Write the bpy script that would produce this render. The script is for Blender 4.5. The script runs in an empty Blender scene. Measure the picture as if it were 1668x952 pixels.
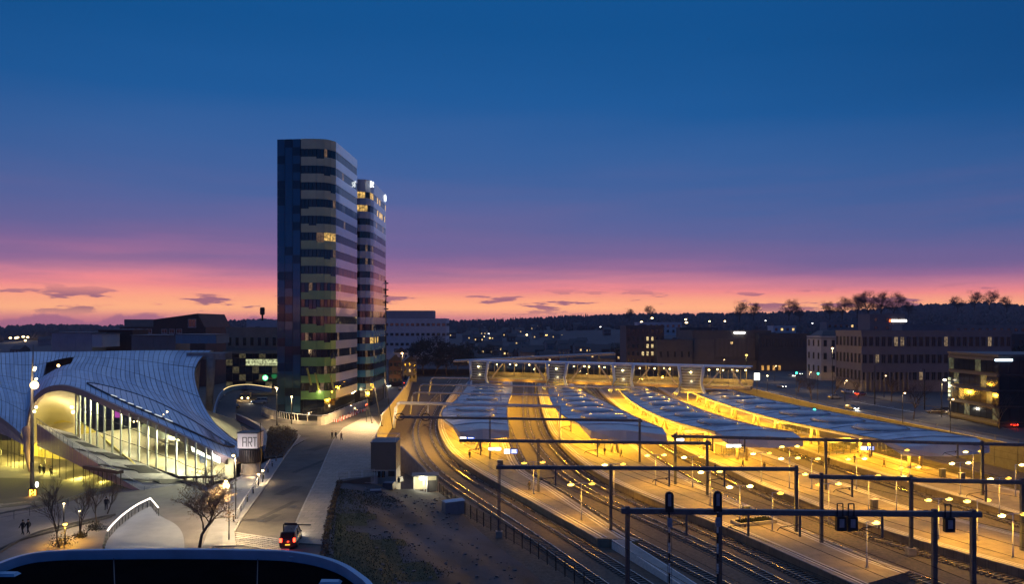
import bpy, bmesh, math, random
from mathutils import Vector, Matrix
R = math.radians
random.seed(7)
scene = bpy.context.scene
col = scene.collection
FPX, HZ, CAMZ = 1200.0, 530.0, 25.0      # focal length in px of the photo, horizon row, eye height over the street

# ------------------------------------------------------------------ camera
cam_d = bpy.data.cameras.new('camera'); cam = bpy.data.objects.new('camera', cam_d); col.objects.link(cam)
cam.location = (0, 0, CAMZ); cam.rotation_euler = (R(90), 0, 0)
cam_d.sensor_width = 36; cam_d.lens = FPX / 1668 * 36; cam_d.shift_y = (HZ - 476) / 1668
cam_d.clip_start = .5; cam_d.clip_end = 12000
scene.camera = cam

# ------------------------------------------------------------------ sky
world = bpy.data.worlds.new('World'); scene.world = world; world.use_nodes = True
def lin(r, g, b):
    f = lambda c: (c/255/12.92) if c/255 <= .04045 else ((c/255+.055)/1.055)**2.4
    return (f(r), f(g), f(b), 1)
def build_world():
    nt = world.node_tree; N = nt.nodes; L = nt.links; N.clear()
    def new(t, **k):
        n = N.new(t)
        for a, b in k.items(): setattr(n, a, b)
        return n
    def math_(op, a, b=None, c=None):
        n = new('ShaderNodeMath', operation=op)
        for i, v in enumerate((a, b, c)):
            if v is None: continue
            if isinstance(v, (int, float)): n.inputs[i].default_value = v
            else: L.new(v, n.inputs[i])
        return n.outputs[0]
    def ramp(sock, stops, mode='LINEAR'):
        n = new('ShaderNodeValToRGB'); n.color_ramp.interpolation = mode
        e = n.color_ramp.elements
        while len(e) > 1: e.remove(e[-1])
        e[0].position, e[0].color = stops[0]
        for p, c in stops[1:]:
            q = e.new(p); q.color = c
        L.new(sock, n.inputs[0]); return n.outputs[0]
    def mix(f, a, b, t='MIX'):
        n = new('ShaderNodeMix', data_type='RGBA', blend_type=t)
        for s, v in ((n.inputs[0], f), (n.inputs[6], a), (n.inputs[7], b)):
            if isinstance(v, (int, float, tuple)): s.default_value = v
            else: L.new(v, s)
        return n.outputs[2]
    def noise(vec, scale, detail=4, rough=.55):
        n = new('ShaderNodeTexNoise'); n.inputs['Scale'].default_value = scale; n.inputs['Detail'].default_value = detail
        n.inputs['Roughness'].default_value = rough; L.new(vec, n.inputs['Vector']); return n.outputs[0]
    def vmul(vec, v):
        n = new('ShaderNodeVectorMath', operation='MULTIPLY'); L.new(vec, n.inputs[0]); n.inputs[1].default_value = v; return n.outputs[0]
    tc = new('ShaderNodeTexCoord').outputs['Generated']
    sep = new('ShaderNodeSeparateXYZ'); L.new(tc, sep.inputs[0])
    x, y, z = sep.outputs
    az = math_('ARCTAN2', x, y)                        # 0 = straight ahead (west)
    hor = math_('SQRT', math_('ADD', math_('MULTIPLY', x, x), math_('MULTIPLY', y, y)))
    el = math_('DIVIDE', z, math_('MAXIMUM', hor, .02))
    # long soft streaks bend the bands a little
    st = noise(vmul(tc, (1.1, 1.1, 9)), 1.6, 3, .5)
    away = math_('MULTIPLY', math_('SUBTRACT', 1, math_('COSINE', math_('ADD', az, .10))), .5)
    elb = math_('MULTIPLY', el, math_('ADD', 1, math_('MULTIPLY', away, 1.9)))      # the twilight arch sinks away from the sunset
    e2 = math_('ADD', elb, math_('MULTIPLY', math_('SUBTRACT', st, .5), math_('MULTIPLY', .10, ramp_val(new, L, el))))
    # the red band is deeper in the south-west (left) than in the north-west (right)
    e2 = math_('ADD', e2, math_('MULTIPLY', math_('MULTIPLY', math_('SINE', math_('ADD', az, .12)), .032), ramp_val(new, L, el)))
    stops = [(.0, lin(196, 120, 140)), (.010, lin(226, 138, 142)), (.022, tuple(1.25*v for v in lin(255, 176, 126))), (.036, tuple(1.2*v for v in lin(255, 166, 128))), (.052, tuple(1.08*v for v in lin(250, 142, 140))),
             (.068, lin(212, 130, 152)), (.086, lin(158, 108, 152)), (.105, lin(120, 99, 151)), (.135, lin(92, 97, 153)), (.17, lin(72, 96, 154)), (.24, lin(50, 93, 154)),
             (.32, lin(22, 86, 150)), (.42, lin(8, 79, 141)), (.60, lin(8, 76, 138)), (1.0, lin(8, 74, 134))]
    sky = ramp(e2, stops)
    # small flat purple clouds just above the horizon
    cl = noise(vmul(tc, (8, 8, 52)), 1.7, 7, .58)
    win = ramp(el, [(.010, (0,0,0,1)), (.022, (1,1,1,1)), (.036, (1,1,1,1)), (.050, (0,0,0,1))])
    cm = math_('MULTIPLY', ramp(cl, [(.54, (0,0,0,1)), (.59, (1,1,1,1))]), win)
    sky = mix(math_('MULTIPLY', cm, .85), sky, lin(148, 92, 126))
    # thin mauve veils above the glow
    wv = noise(vmul(tc, (2.2, 2.2, 30)), 1.5, 6, .6)
    wwin = ramp(el, [(.035, (0,0,0,1)), (.065, (1,1,1,1)), (.12, (.8,.8,.8,1)), (.22, (0,0,0,1))])
    sky = mix(math_('MULTIPLY', math_('MULTIPLY', ramp(wv, [(.42, (0,0,0,1)), (.66, (1,1,1,1))]), wwin), .45), sky, lin(104, 97, 148))
    # distant cloud bank along the horizon
    b1 = noise(vmul(tc, (9, 9, 1)), 1.3, 6, .6)
    edge = math_('ADD', .004, math_('MULTIPLY', math_('SUBTRACT', b1, .36), .042))
    bm = ramp(math_('SUBTRACT', edge, el), [(.0, (0,0,0,1)), (.0022, (1,1,1,1))])
    sky = mix(math_('MULTIPLY', bm, .8), sky, lin(172, 108, 138))
    # dusk falls off away from the sunset's azimuth
    daz = math_('MULTIPLY', math_('ADD', math_('COSINE', math_('ADD', az, .10)), 1), .5)
    fall = ramp(daz, [(0, (.72, .74, .80, 1)), (.5, (.72, .75, .80, 1)), (.80, (.70, .74, .78, 1)), (.89, (.78, .82, .84, 1)), (.965, (.98, .98, .98, 1)), (1, (1, 1, 1, 1))])
    hi = new('ShaderNodeMapRange'); hi.inputs[1].default_value = .03; hi.inputs[2].default_value = .30; L.new(el, hi.inputs[0])
    sky = mix(hi.outputs[0], sky, mix(1.0, sky, fall, 'MULTIPLY'))
    below = ramp(el, [(.0, (1,1,1,1)), (.0005, (0,0,0,1))])
    bl = math_('LESS_THAN', el, -.004)
    sky = mix(bl, sky, lin(52, 42, 62))
    ns = new('ShaderNodeTexSky', sky_type='NISHITA'); ns.sun_disc = False
    ns.sun_elevation = R(-1.5); ns.sun_rotation = R(-6)
    bg1 = new('ShaderNodeBackground'); L.new(sky, bg1.inputs[0]); bg1.inputs[1].default_value = 1.05
    bg2 = new('ShaderNodeBackground'); L.new(ns.outputs[0], bg2.inputs[0]); bg2.inputs[1].default_value = .012
    add = new('ShaderNodeAddShader'); L.new(bg1.outputs[0], add.inputs[0]); L.new(bg2.outputs[0], add.inputs[1])
    out = new('ShaderNodeOutputWorld'); L.new(add.outputs[0], out.inputs[0])
def ramp_val(new, L, el):
    n = new('ShaderNodeMapRange'); n.inputs[1].default_value = .02; n.inputs[2].default_value = .12
    L.new(el, n.inputs[0]); return n.outputs[0]
build_world()
sun_d = bpy.data.lights.new('sun', 'SUN'); sun_d.energy = .42; sun_d.angle = R(100); sun_d.color = (.60, .68, 1.0)
sun = bpy.data.objects.new('sun', sun_d); col.objects.link(sun)
sun.rotation_euler = (R(-35), 0, R(6))          # after sunset: broad fill lamp added for the twilight glow high in the west
sun.location = (0, 500, 300)
scene.view_settings.view_transform = 'Standard'; scene.view_settings.look = 'None'
scene.view_settings.exposure = 0; scene.view_settings.gamma = 1; scene.view_settings.use_curve_mapping = False
try:
    scene.cycles.use_light_tree = True; scene.cycles.sample_clamp_indirect = 3; scene.cycles.max_bounces = 5; scene.cycles.volume_bounces = 0; scene.cycles.diffuse_bounces = 3; scene.cycles.glossy_bounces = 3
    scene.cycles.transparent_max_bounces = 16; scene.cycles.caustics_reflective = False; scene.cycles.caustics_refractive = False
    scene.cycles.use_denoising = True
except Exception: pass

# ------------------------------------------------------------------ helpers
def P(px, py, z=0.0):                       # where the sight line meets the level z
    d = (CAMZ - z) * FPX / (py - HZ); return Vector(((px-834)/FPX*d, d, z))
def PD(px, py, d):                          # a point d metres away
    return Vector(((px-834)/FPX*d, d, CAMZ - (py-HZ)/FPX*d))
def cr(pts, n=8):                           # Catmull-Rom through points
    pts = [Vector(p) for p in pts]; q = [2*pts[0]-pts[1]] + pts + [2*pts[-1]-pts[-2]]; out = []
    for i in range(1, len(q)-2):
        a, b, c, d = q[i-1:i+3]
        for k in range(n):
            t = k/n
            out.append(.5*((2*b) + (c-a)*t + (2*a-5*b+4*c-d)*t*t + (3*b-3*c+d-a)*t**3))
    out.append(pts[-1]); return out
def resample(pl, step):
    L = [0]
    for a, b in zip(pl, pl[1:]): L.append(L[-1]+(b-a).length)
    n = max(1, int(round(L[-1]/step))); out = []; j = 0
    for k in range(n+1):
        s = L[-1]*k/n
        while j < len(L)-2 and L[j+1] < s: j += 1
        t = (s-L[j])/max(1e-9, L[j+1]-L[j]); out.append(pl[j].lerp(pl[j+1], min(1, t)))
    return out
def offset(pl, o):                          # shift a path sideways (positive = to the right of travel)
    out = []
    for i, p in enumerate(pl):
        t = (pl[min(i+1, len(pl)-1)] - pl[max(i-1, 0)]); t.z = 0; t.normalize()
        out.append(p + Vector((t.y, -t.x, 0))*o)
    return out
def zset(pl, z): return [Vector((p.x, p.y, z)) for p in pl]

class MB:
    def __init__(s): s.v = []; s.f = []; s.m = []; s.k = 0
    def _add(s, vs, fs):
        b = len(s.v); s.v += [tuple(v) for v in vs]; s.f += [[b+i for i in f] for f in fs]; s.m += [s.k]*len(fs); return s
    def hexa(s, p):
        return s._add(p, [(3,2,1,0), (4,5,6,7), (0,1,5,4), (1,2,6,5), (2,3,7,6), (3,0,4,7)])
    def box(s, c, sz, rz=0):
        cx, cy, cz = c; a, b, h = sz[0]/2, sz[1]/2, sz[2]/2; C, S = math.cos(rz), math.sin(rz)
        r = lambda x, y, z: (cx+x*C-y*S, cy+x*S+y*C, cz+z)
        return s.hexa([r(-a,-b,-h), r(a,-b,-h), r(a,b,-h), r(-a,b,-h), r(-a,-b,h), r(a,-b,h), r(a,b,h), r(-a,b,h)])
    def bar(s, a, b, w, h=None, up=(0,0,1)):
        a = Vector(a); b = Vector(b); h = h or w; t = (b-a).normalized(); u = Vector(up)
        if abs(t.dot(u)) > .98: u = Vector((0,1,0))
        x = t.cross(u).normalized()*w/2; y = x.cross(t).normalized()*h/2
        return s.hexa([a-x-y, a+x-y, a+x+y, a-x+y, b-x-y, b+x-y, b+x+y, b-x+y])
    def tube(s, pts, r, n=6, cap=True):
        pts = [Vector(p) for p in pts]; rs = r if isinstance(r, (list, tuple)) else [r]*len(pts); vs = []; fs = []
        for i, p in enumerate(pts):
            t = (pts[min(i+1, len(pts)-1)]-pts[max(i-1, 0)]).normalized()
            u = Vector((0,0,1)) if abs(t.z) < .95 else Vector((1,0,0))
            x = t.cross(u).normalized(); y = x.cross(t)
            for k in range(n): a = 2*math.pi*k/n; vs.append(p + (x*math.cos(a)+y*math.sin(a))*rs[i])
        for i in range(len(pts)-1):
            for k in range(n): k2 = (k+1) % n; fs.append((i*n+k, i*n+k2, (i+1)*n+k2, (i+1)*n+k))
        if cap: fs.append(tuple(range(n-1, -1, -1))); fs.append(tuple((len(pts)-1)*n+k for k in range(n)))
        return s._add(vs, fs)
    def prism(s, poly, z0, z1):
        n = len(poly); ar = sum(poly[i][0]*poly[(i+1) % n][1]-poly[(i+1) % n][0]*poly[i][1] for i in range(n))
        if ar < 0: poly = list(poly)[::-1]
        g = lambda z, p: z(p) if callable(z) else z
        vs = [(p[0], p[1], g(z0, p)) for p in poly] + [(p[0], p[1], g(z1, p)) for p in poly]
        return s._add(vs, [tuple(range(n-1, -1, -1)), tuple(range(n, 2*n))] + [(i, (i+1) % n, n+(i+1) % n, n+i) for i in range(n)])
    def strip(s, A, B):
        n = len(A); return s._add(list(A)+list(B), [(i, i+1, n+i+1, n+i) for i in range(n-1)])
    def quad(s, a, b, c, d): return s._add([a, b, c, d], [(0,1,2,3)])
    def wall(s, pl, z0, z1, t):              # upright slab along a path
        A = offset([Vector(p) for p in pl], -t/2); B = offset([Vector(p) for p in pl], t/2)
        for i in range(len(pl)-1):
            g = lambda z, k: z[k] if isinstance(z, (list, tuple)) else z
            lo = [(A[i], i), (B[i], i), (B[i+1], i+1), (A[i+1], i+1)]
            s.hexa([(p.x, p.y, g(z0, k)) for p, k in lo] + [(p.x, p.y, g(z1, k)) for p, k in lo])
        return s
    def lathe(s, c, prof, n=12):
        vs = []; fs = []; m = len(prof)
        for k in range(n):
            a = 2*math.pi*k/n
            for r, z in prof: vs.append((c[0]+r*math.cos(a), c[1]+r*math.sin(a), c[2]+z))
        for k in range(n):
            k2 = (k+1) % n
            for j in range(m-1): fs.append((k*m+j, k2*m+j, k2*m+j+1, k*m+j+1))
        fs.append(tuple(k*m+m-1 for k in range(n))); fs.append(tuple(k*m for k in range(n-1, -1, -1)))
        return s._add(vs, fs)
    def ell(s, c, rx, ry, rz, n=10, m=6):
        vs = []; fs = []
        for j in range(m+1):
            t = math.pi*j/m
            for k in range(n):
                a = 2*math.pi*k/n; vs.append((c[0]+rx*math.sin(t)*math.cos(a), c[1]+ry*math.sin(t)*math.sin(a), c[2]+rz*math.cos(t)))
        for j in range(m):
            for k in range(n): k2 = (k+1) % n; fs.append((j*n+k, (j+1)*n+k, (j+1)*n+k2, j*n+k2))
        return s._add(vs, fs)
    def mesh(s, name, mats, o=(0,0,0), smooth=False):
        me = bpy.data.meshes.new(name); o = Vector(o)
        me.from_pydata([Vector(v)-o for v in s.v], [], s.f)
        for m in (mats if isinstance(mats, (list, tuple)) else [mats]): me.materials.append(m)
        if any(s.m): me.polygons.foreach_set('material_index', s.m)
        if smooth: me.polygons.foreach_set('use_smooth', [True]*len(me.polygons))
        me.update(); return me
    def obj(s, name, mats, parent=None, smooth=False, o=None, label=None):
        if o is None: o = root_loc(parent) if parent else (0,0,0)
        ob = bpy.data.objects.new(name, s.mesh(name, mats, o, smooth)); col.objects.link(ob)
        if parent: ob.parent = parent
        else: ob.location = o
        if label: ob['label'] = label
        return ob
def root_loc(p):
    v = Vector(p.location)
    while p.parent: p = p.parent; v += p.location
    return v
def put(me, name, parent, loc=(0,0,0), rz=0, sc=1):       # one more object on shared mesh data
    ob = bpy.data.objects.new(name, me); col.objects.link(ob); ob.parent = parent
    ob.location = loc; ob.rotation_euler = (0, 0, rz)
    if sc != 1: ob.scale = sc if isinstance(sc, (tuple, list)) else (sc,)*3
    return ob
def tag(o, label, cat, group=None, kind=None):
    if label: o['label'] = label
    if cat: o['category'] = cat
    if group: o['group'] = group
    if kind: o['kind'] = kind
    return o
def T(name, label, cat, loc=(0,0,0), rz=0, group=None):
    o = bpy.data.objects.new(name, None); col.objects.link(o); o.empty_display_size = .3
    o.location = loc; o.rotation_euler = (0, 0, rz); return tag(o, label, cat, group)
def copy_tree(o, parent=None):
    c = o.copy(); col.objects.link(c); c.parent = parent
    if parent: c.matrix_parent_inverse = o.matrix_parent_inverse.copy()
    for ch in list(o.children): copy_tree(ch, c)
    return c
def dup(o, label, loc, rz=0, sc=1, group=None):
    c = copy_tree(o); c.location = loc; c.rotation_euler = (0, 0, rz); c.scale = (sc,)*3
    c['label'] = label
    if group: c['group'] = group
    return c
def light(parent, loc, watts, color, r=.25, kind='POINT', spot=150, name='light'):
    d = bpy.data.lights.new(name, kind); d.energy = watts; d.color = color; d.shadow_soft_size = r
    if kind == 'SPOT': d.spot_size = R(spot); d.spot_blend = .6
    o = bpy.data.objects.new(name, d); col.objects.link(o)
    if parent: o.parent = parent; o.location = Vector(loc) - root_loc(parent)
    else: o.location = loc
    return o
def struct(o): o['kind'] = 'structure'; return o
ORD = 'first second third fourth fifth sixth seventh eighth ninth tenth eleventh twelfth thirteenth fourteenth fifteenth sixteenth'.split()

# ------------------------------------------------------------------ materials
MATS = {}
def mat(name, c, rough=.7, metal=0.0, var=.25, scale=3.0, bump=0.0, spec=.5, c2=None, det=6, bscale=None, coat=0):
    if name in MATS: return MATS[name]
    m = bpy.data.materials.new(name); m.use_nodes = True; nt = m.node_tree; N = nt.nodes; L = nt.links
    b = N['Principled BSDF']; b.inputs['Roughness'].default_value = rough; b.inputs['Metallic'].default_value = metal
    b.inputs['Specular IOR Level'].default_value = spec; b.inputs['Coat Weight'].default_value = coat
    c = tuple(c[:3])+(1,)
    if var or c2:
        tc = N.new('ShaderNodeTexCoord'); n = N.new('ShaderNodeTexNoise'); n.inputs['Scale'].default_value = scale; n.inputs['Detail'].default_value = det
        n.inputs['Roughness'].default_value = .62
        L.new(tc.outputs['Object'], n.inputs['Vector'])
        r = N.new('ShaderNodeValToRGB'); e = r.color_ramp.elements; e[0].position = .3; e[1].position = .72
        if c2: e[0].color = c; e[1].color = tuple(c2[:3])+(1,)
        else: e[0].color = tuple(x*(1-var) for x in c[:3])+(1,); e[1].color = tuple(min(1, x*(1+var)) for x in c[:3])+(1,)
        L.new(n.outputs[0], r.inputs[0]); L.new(r.outputs[0], b.inputs['Base Color'])
        mr = N.new('ShaderNodeMapRange'); mr.inputs[3].default_value = max(0, rough-.12); mr.inputs[4].default_value = min(1, rough+.12)
        L.new(n.outputs[0], mr.inputs[0]); L.new(mr.outputs[0], b.inputs['Roughness'])
    else: b.inputs['Base Color'].default_value = c
    if bump:
        tc2 = N.new('ShaderNodeTexCoord'); n2 = N.new('ShaderNodeTexNoise'); n2.inputs['Scale'].default_value = bscale or scale*6; n2.inputs['Detail'].default_value = 4
        L.new(tc2.outputs['Object'], n2.inputs['Vector'])
        bp = N.new('ShaderNodeBump'); bp.inputs['Strength'].default_value = bump; bp.inputs['Distance'].default_value = .05
        L.new(n2.outputs[0], bp.inputs['Height']); L.new(bp.outputs[0], b.inputs['Normal'])
    MATS[name] = m; return m
def add_joints(m, w, h, dark=.55):          # slab joints with a slight relief
    nt = m.node_tree; N = nt.nodes; L = nt.links; b = N['Principled BSDF']; src = b.inputs['Base Color'].links[0].from_socket
    tc = N.new('ShaderNodeTexCoord'); bk = N.new('ShaderNodeTexBrick'); bk.inputs['Scale'].default_value = 1; bk.inputs['Mortar Size'].default_value = .035
    bk.inputs['Brick Width'].default_value = w; bk.inputs['Row Height'].default_value = h; bk.inputs['Color1'].default_value = (1,1,1,1); bk.inputs['Color2'].default_value = (.84,.84,.84,1); bk.inputs['Mortar'].default_value = (dark,dark,dark,1)
    L.new(tc.outputs['Object'], bk.inputs['Vector']); mx = N.new('ShaderNodeMix'); mx.data_type = 'RGBA'; mx.blend_type = 'MULTIPLY'; mx.inputs[0].default_value = 1
    L.new(src, mx.inputs[6]); L.new(bk.outputs[0], mx.inputs[7]); L.new(mx.outputs[2], b.inputs['Base Color'])
def emit(name, c, s):
    if name in MATS: return MATS[name]
    m = bpy.data.materials.new(name); m.use_nodes = True; nt = m.node_tree; nt.nodes.clear()
    e = nt.nodes.new('ShaderNodeEmission'); e.inputs[0].default_value = tuple(c[:3])+(1,); e.inputs[1].default_value = s
    o = nt.nodes.new('ShaderNodeOutputMaterial'); nt.links.new(e.outputs[0], o.inputs[0])
    m.cycles.emission_sampling = 'NONE'; MATS[name] = m; return m
def litwin(name, c, s):                    # a lit room behind glass: uneven emission by object
    if name in MATS: return MATS[name]
    m = bpy.data.materials.new(name); m.use_nodes = True; nt = m.node_tree; N = nt.nodes; L = nt.links; b = N['Principled BSDF']
    b.inputs['Base Color'].default_value = (.03,.03,.03,1); b.inputs['Roughness'].default_value = .15
    tc = N.new('ShaderNodeTexCoord'); n = N.new('ShaderNodeTexNoise'); n.inputs['Scale'].default_value = 1.4; n.inputs['Detail'].default_value = 3
    L.new(tc.outputs['Object'], n.inputs['Vector'])
    oi = N.new('ShaderNodeObjectInfo'); ad = N.new('ShaderNodeVectorMath'); ad.operation = 'ADD'; sc_ = N.new('ShaderNodeVectorMath'); sc_.operation = 'SCALE'; sc_.inputs['Scale'].default_value = 1
    L.new(tc.outputs['Object'], ad.inputs[0]); L.new(oi.outputs['Location'], ad.inputs[1]); L.new(ad.outputs[0], n.inputs['Vector'])
    r = N.new('ShaderNodeMapRange'); r.inputs[1].default_value = .35; r.inputs[2].default_value = .7; r.inputs[3].default_value = s*.25; r.inputs[4].default_value = s*1.5
    L.new(n.outputs[0], r.inputs[0]); b.inputs['Emission Color'].default_value = tuple(c[:3])+(1,); L.new(r.outputs[0], b.inputs['Emission Strength'])
    m.cycles.emission_sampling = 'NONE'; MATS[name] = m; return m
def glass(name, tint, refl=.12, rough=.02):
    if name in MATS: return MATS[name]
    m = bpy.data.materials.new(name); m.use_nodes = True; nt = m.node_tree; N = nt.nodes; L = nt.links; N.clear()
    t = N.new('ShaderNodeBsdfTransparent'); t.inputs[0].default_value = tuple(tint)+(1,)
    g = N.new('ShaderNodeBsdfGlossy'); g.inputs['Roughness'].default_value = rough
    lw_ = N.new('ShaderNodeLayerWeight'); pw = N.new('ShaderNodeMath'); pw.operation = 'POWER'; pw.inputs[1].default_value = 4; L.new(lw_.outputs['Facing'], pw.inputs[0])
    mp = N.new('ShaderNodeMath'); mp.operation = 'MULTIPLY_ADD'; mp.inputs[1].default_value = .75; mp.inputs[2].default_value = refl*.6; L.new(pw.outputs[0], mp.inputs[0])
    mx = N.new('ShaderNodeMixShader'); L.new(mp.outputs[0], mx.inputs[0]); L.new(t.outputs[0], mx.inputs[1]); L.new(g.outputs[0], mx.inputs[2])
    o = N.new('ShaderNodeOutputMaterial'); L.new(mx.outputs[0], o.inputs[0]); MATS[name] = m; return m

SODIUM = (1.0, .49, .03); WARM = (1.0, .72, .36); COOL = (.85, .95, 1.0); HALL = (1.0, .93, .60)
asphalt = mat('asphalt', (.10, .086, .072), .85, scale=.22, var=.45, bump=.3, bscale=40)
asphalt_dark = mat('asphalt_dark', (.08, .075, .075), .8, scale=.5, var=.3)
paving = mat('paving', (.30, .265, .225), .8, scale=.8, var=.18, bump=.15, bscale=20)
plazam = mat('plaza_concrete', (.17, .15, .145), .75, scale=.35, var=.25, bump=.1, bscale=12)
deckm = mat('deck_stone', (.34, .33, .32), .7, scale=.5, var=.2)
add_joints(paving, 1.6, 1.1); add_joints(plazam, 3.2, 2.4, .7); add_joints(deckm, 2.4, 1.6, .6)
concrete = mat('concrete', (.34, .32, .29), .8, scale=.9, var=.25, bump=.2, bscale=8)
concrete_dark = mat('concrete_dark', (.09, .088, .088), .85, scale=.8, var=.3)
ballast = mat('ballast', (.12, .095, .072), .9, scale=2.2, var=.5, bump=.9, bscale=9)
dirt = mat('dirt', (.022, .023, .022), .95, scale=.13, c2=(.085, .095, .115), bump=.35, bscale=3)
grassm = mat('grass_ground', (.02, .032, .012), .95, scale=.5, c2=(.05, .06, .022), bump=1, bscale=12)
platm = mat('platform_paving', (.27, .215, .15), .75, scale=.5, var=.3); add_joints(platm, 1.2, 1.2, .7)
whiteline = mat('white_line', (.75, .74, .70), .7, scale=3, var=.2)
railm = mat('rail_steel', (.45, .40, .36), .28, 1.0, scale=.4, var=.3)
sleeperm = mat('sleeper', (.16, .145, .13), .9, scale=1.5, var=.3)
galv = mat('galvanised_steel', (.14, .145, .16), .55, .5, scale=1.5, var=.3)
galv_pale = mat('pale_painted_steel', (.55, .56, .60), .5, .1, scale=.8, var=.12)
darkmetal = mat('dark_metal', (.03, .032, .036), .5, .5, scale=2, var=.3)
whitepaint = mat('white_paint', (.72, .73, .75), .45, scale=.6, var=.1)
zinc = mat('zinc_sheet', (.40, .53, .68), .42, .35, scale=.35, var=.22)
zinc_dark = mat('zinc_joint', (.06, .07, .085), .7, scale=2, var=.2)
copperband = mat('pink_panel', (.42, .27, .24), .55, scale=.7, var=.12)
cream = mat('cream_plaster', (.62, .57, .42), .7, scale=.3, var=.08)
roofdark = mat('bitumen', (.025, .027, .03), .85, scale=.8, var=.4)
darkglass = mat('dark_glass', (.012, .016, .024), .06, .0, var=0, spec=.9)
blueglass = mat('blue_glass', (.03, .10, .17), .10, .45, var=0, spec=.9)
foil = mat('leaf_dark', (.025, .024, .014), .8, scale=3, var=.5)
bark = mat('bark', (.075, .055, .042), .9, scale=3, var=.3)
lamp_warm = emit('lamp_warm', (1, .72, .30), 14)
lamp_sod = emit('lamp_sodium', (1, .62, .11), 6)
lamp_white = emit('lamp_white', (1, .96, .85), 12)
lamp_hot = emit('lamp_orange', (1, .55, .18), 16)
# ------------------------------------------------------------------ terrain, streets, railway cutting
def ss(t): t = max(0, min(1, t)); return t*t*(3-2*t)
RIDGE = [(-500,530),(0,529),(60,526),(190,527),(340,521),(420,517),(560,516),(640,519),(730,519),(800,517),(860,514),(930,512),(1000,509),(1060,507),(1200,507),(1330,503),(1420,500),(1500,493),(1600,489),(1668,493),(1800,486),(2300,490)]
def ridge(px):
    for (a, ya), (b, yb) in zip(RIDGE, RIDGE[1:]):
        if a <= px <= b: return ya+(yb-ya)*(px-a)/(b-a)
    return 520
def terr(px, d):
    zr = CAMZ + (HZ-ridge(px)-2)/FPX*1500 - 9
    if d <= 1500: return -1 + (zr+1)*max(0, (d-440)/1060)**1.25 + (1.2*math.sin(px*.021+d*.013) if d > 480 else 0)
    return zr - (d-1500)*.01
g = MB(); pxs = list(range(-500, 2301, 40)); ds = [436,480,540,610,690,780,880,1000,1130,1270,1400,1500,1650,1800]
V = [[((px-834)/FPX*d, d, terr(px, d)) for px in pxs] for d in ds]
for a, b in zip(V, V[1:]): g.strip(a, b)
struct(g.obj('hills', mat('hill_ground', (.05, .042, .05), .95, scale=.05, var=.4), smooth=True))
struct(MB().quad((-2300,-90,-6.6), (2300,-90,-6.6), (2300,1840,-6.6), (-2300,1840,-6.6)).obj('ground', mat('ground_far', (.03,.028,.028), .95, var=.2)))

# left street block: carriageway level -0.12, pavements and plaza 0
LB = [(-57.8,436), (-40.6,280), (-33.4,187.5), (-30.6,165), (-22.6,122.4), (-28,117.6), (-21.6,83.3), (-14,50), (-9,20)]
struct(MB().prism(LB + [(-45,20), (-45,160), (-400,160), (-400,436)], -6.4, -.12).obj('road', asphalt))
def sheet(name, pts, z1, m, z0=-.13): return struct(MB().prism([tuple(P(x, y, 0))[:2] if not isinstance(x, Vector) else x for x, y in pts], z0, z1).obj(name, m))
sheet('pavement_east', [(470,884),(485,846),(500,813),(520,772),(543,718),(560,698),(589,683),(606,678),(617,694),(613,716),(612,774),(549,783),(530,850),(524,888)], 0, paving)
sheet('pavement_west', [(384,890),(382,866),(391,849),(413,818),(436,786),(462,747),(489,710),(478,699),(440,697),(420,712),(402,742),(380,760),(330,890)], 0, mat('pavement_west', (.24,.235,.24), .75, scale=.5, var=.2, bump=.1, bscale=15))
struct(MB().prism([(-33.4,60),(-33.6,88),(-41.8,112),(-45,118),(-45,20),(-30,20)], -.13, -.004).obj('plaza_apron', plazam))
def zg(x, y): return -3*ss((-57-x)/42)*ss((y-97)/13)
gm = MB(); xs = [-45-i*3.5 for i in range(45)]; ys = [20+i*3.5 for i in range(42)]
rows = [[(x, y, zg(x, y)) for x in xs] for y in ys]
for a, b in zip(rows, rows[1:]): gm.strip(b, a)
struct(gm.obj('plaza', plazam, smooth=True))
lr = MB(); la = cr([P(a, b, -2) for a, b in [(-120,770),(0,772),(60,780),(130,796),(185,806)]], 6); lb = cr([P(a, b, -.6) for a, b in [(-120,880),(0,846),(60,836),(130,820),(185,808)]], 6)
lz = lambda p: Vector((p.x, p.y, zg(p.x, p.y)+.03))
for k in range(8): lr.strip([lz(p.lerp(q, k/8)) for p, q in zip(lb, la)], [lz(p.lerp(q, (k+1)/8)) for p, q in zip(lb, la)])
struct(lr.obj('lower_road', mat('lower_asphalt', (.045,.04,.038), .8, scale=.6, var=.3), smooth=True))
# kerb stones of the street
k = MB(); kw = [P(a, b, 0) for a, b in [(382,866),(391,849),(413,818),(436,786),(462,747),(489,710)]]
for a, b in zip(kw, kw[1:]):
    n = max(1, int((b-a).length/1.0))
    for i in range(n): k.bar(a.lerp(b, i/n)+Vector((0,0,-.02)), a.lerp(b, (i+.97)/n)+Vector((0,0,-.02)), .22, .1)
struct(k.obj('kerb_west', concrete))
k = MB(); kw = [P(a, b, 0) for a, b in [(470,884),(485,846),(500,813),(520,772),(543,718),(560,698),(589,683)]]
for a, b in zip(kw, kw[1:]):
    n = max(1, int((b-a).length/1.0))
    for i in range(n): k.bar(a.lerp(b, i/n)+Vector((0,0,-.02)), a.lerp(b, (i+.97)/n)+Vector((0,0,-.02)), .22, .1)
struct(k.obj('kerb_east', concrete))
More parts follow.
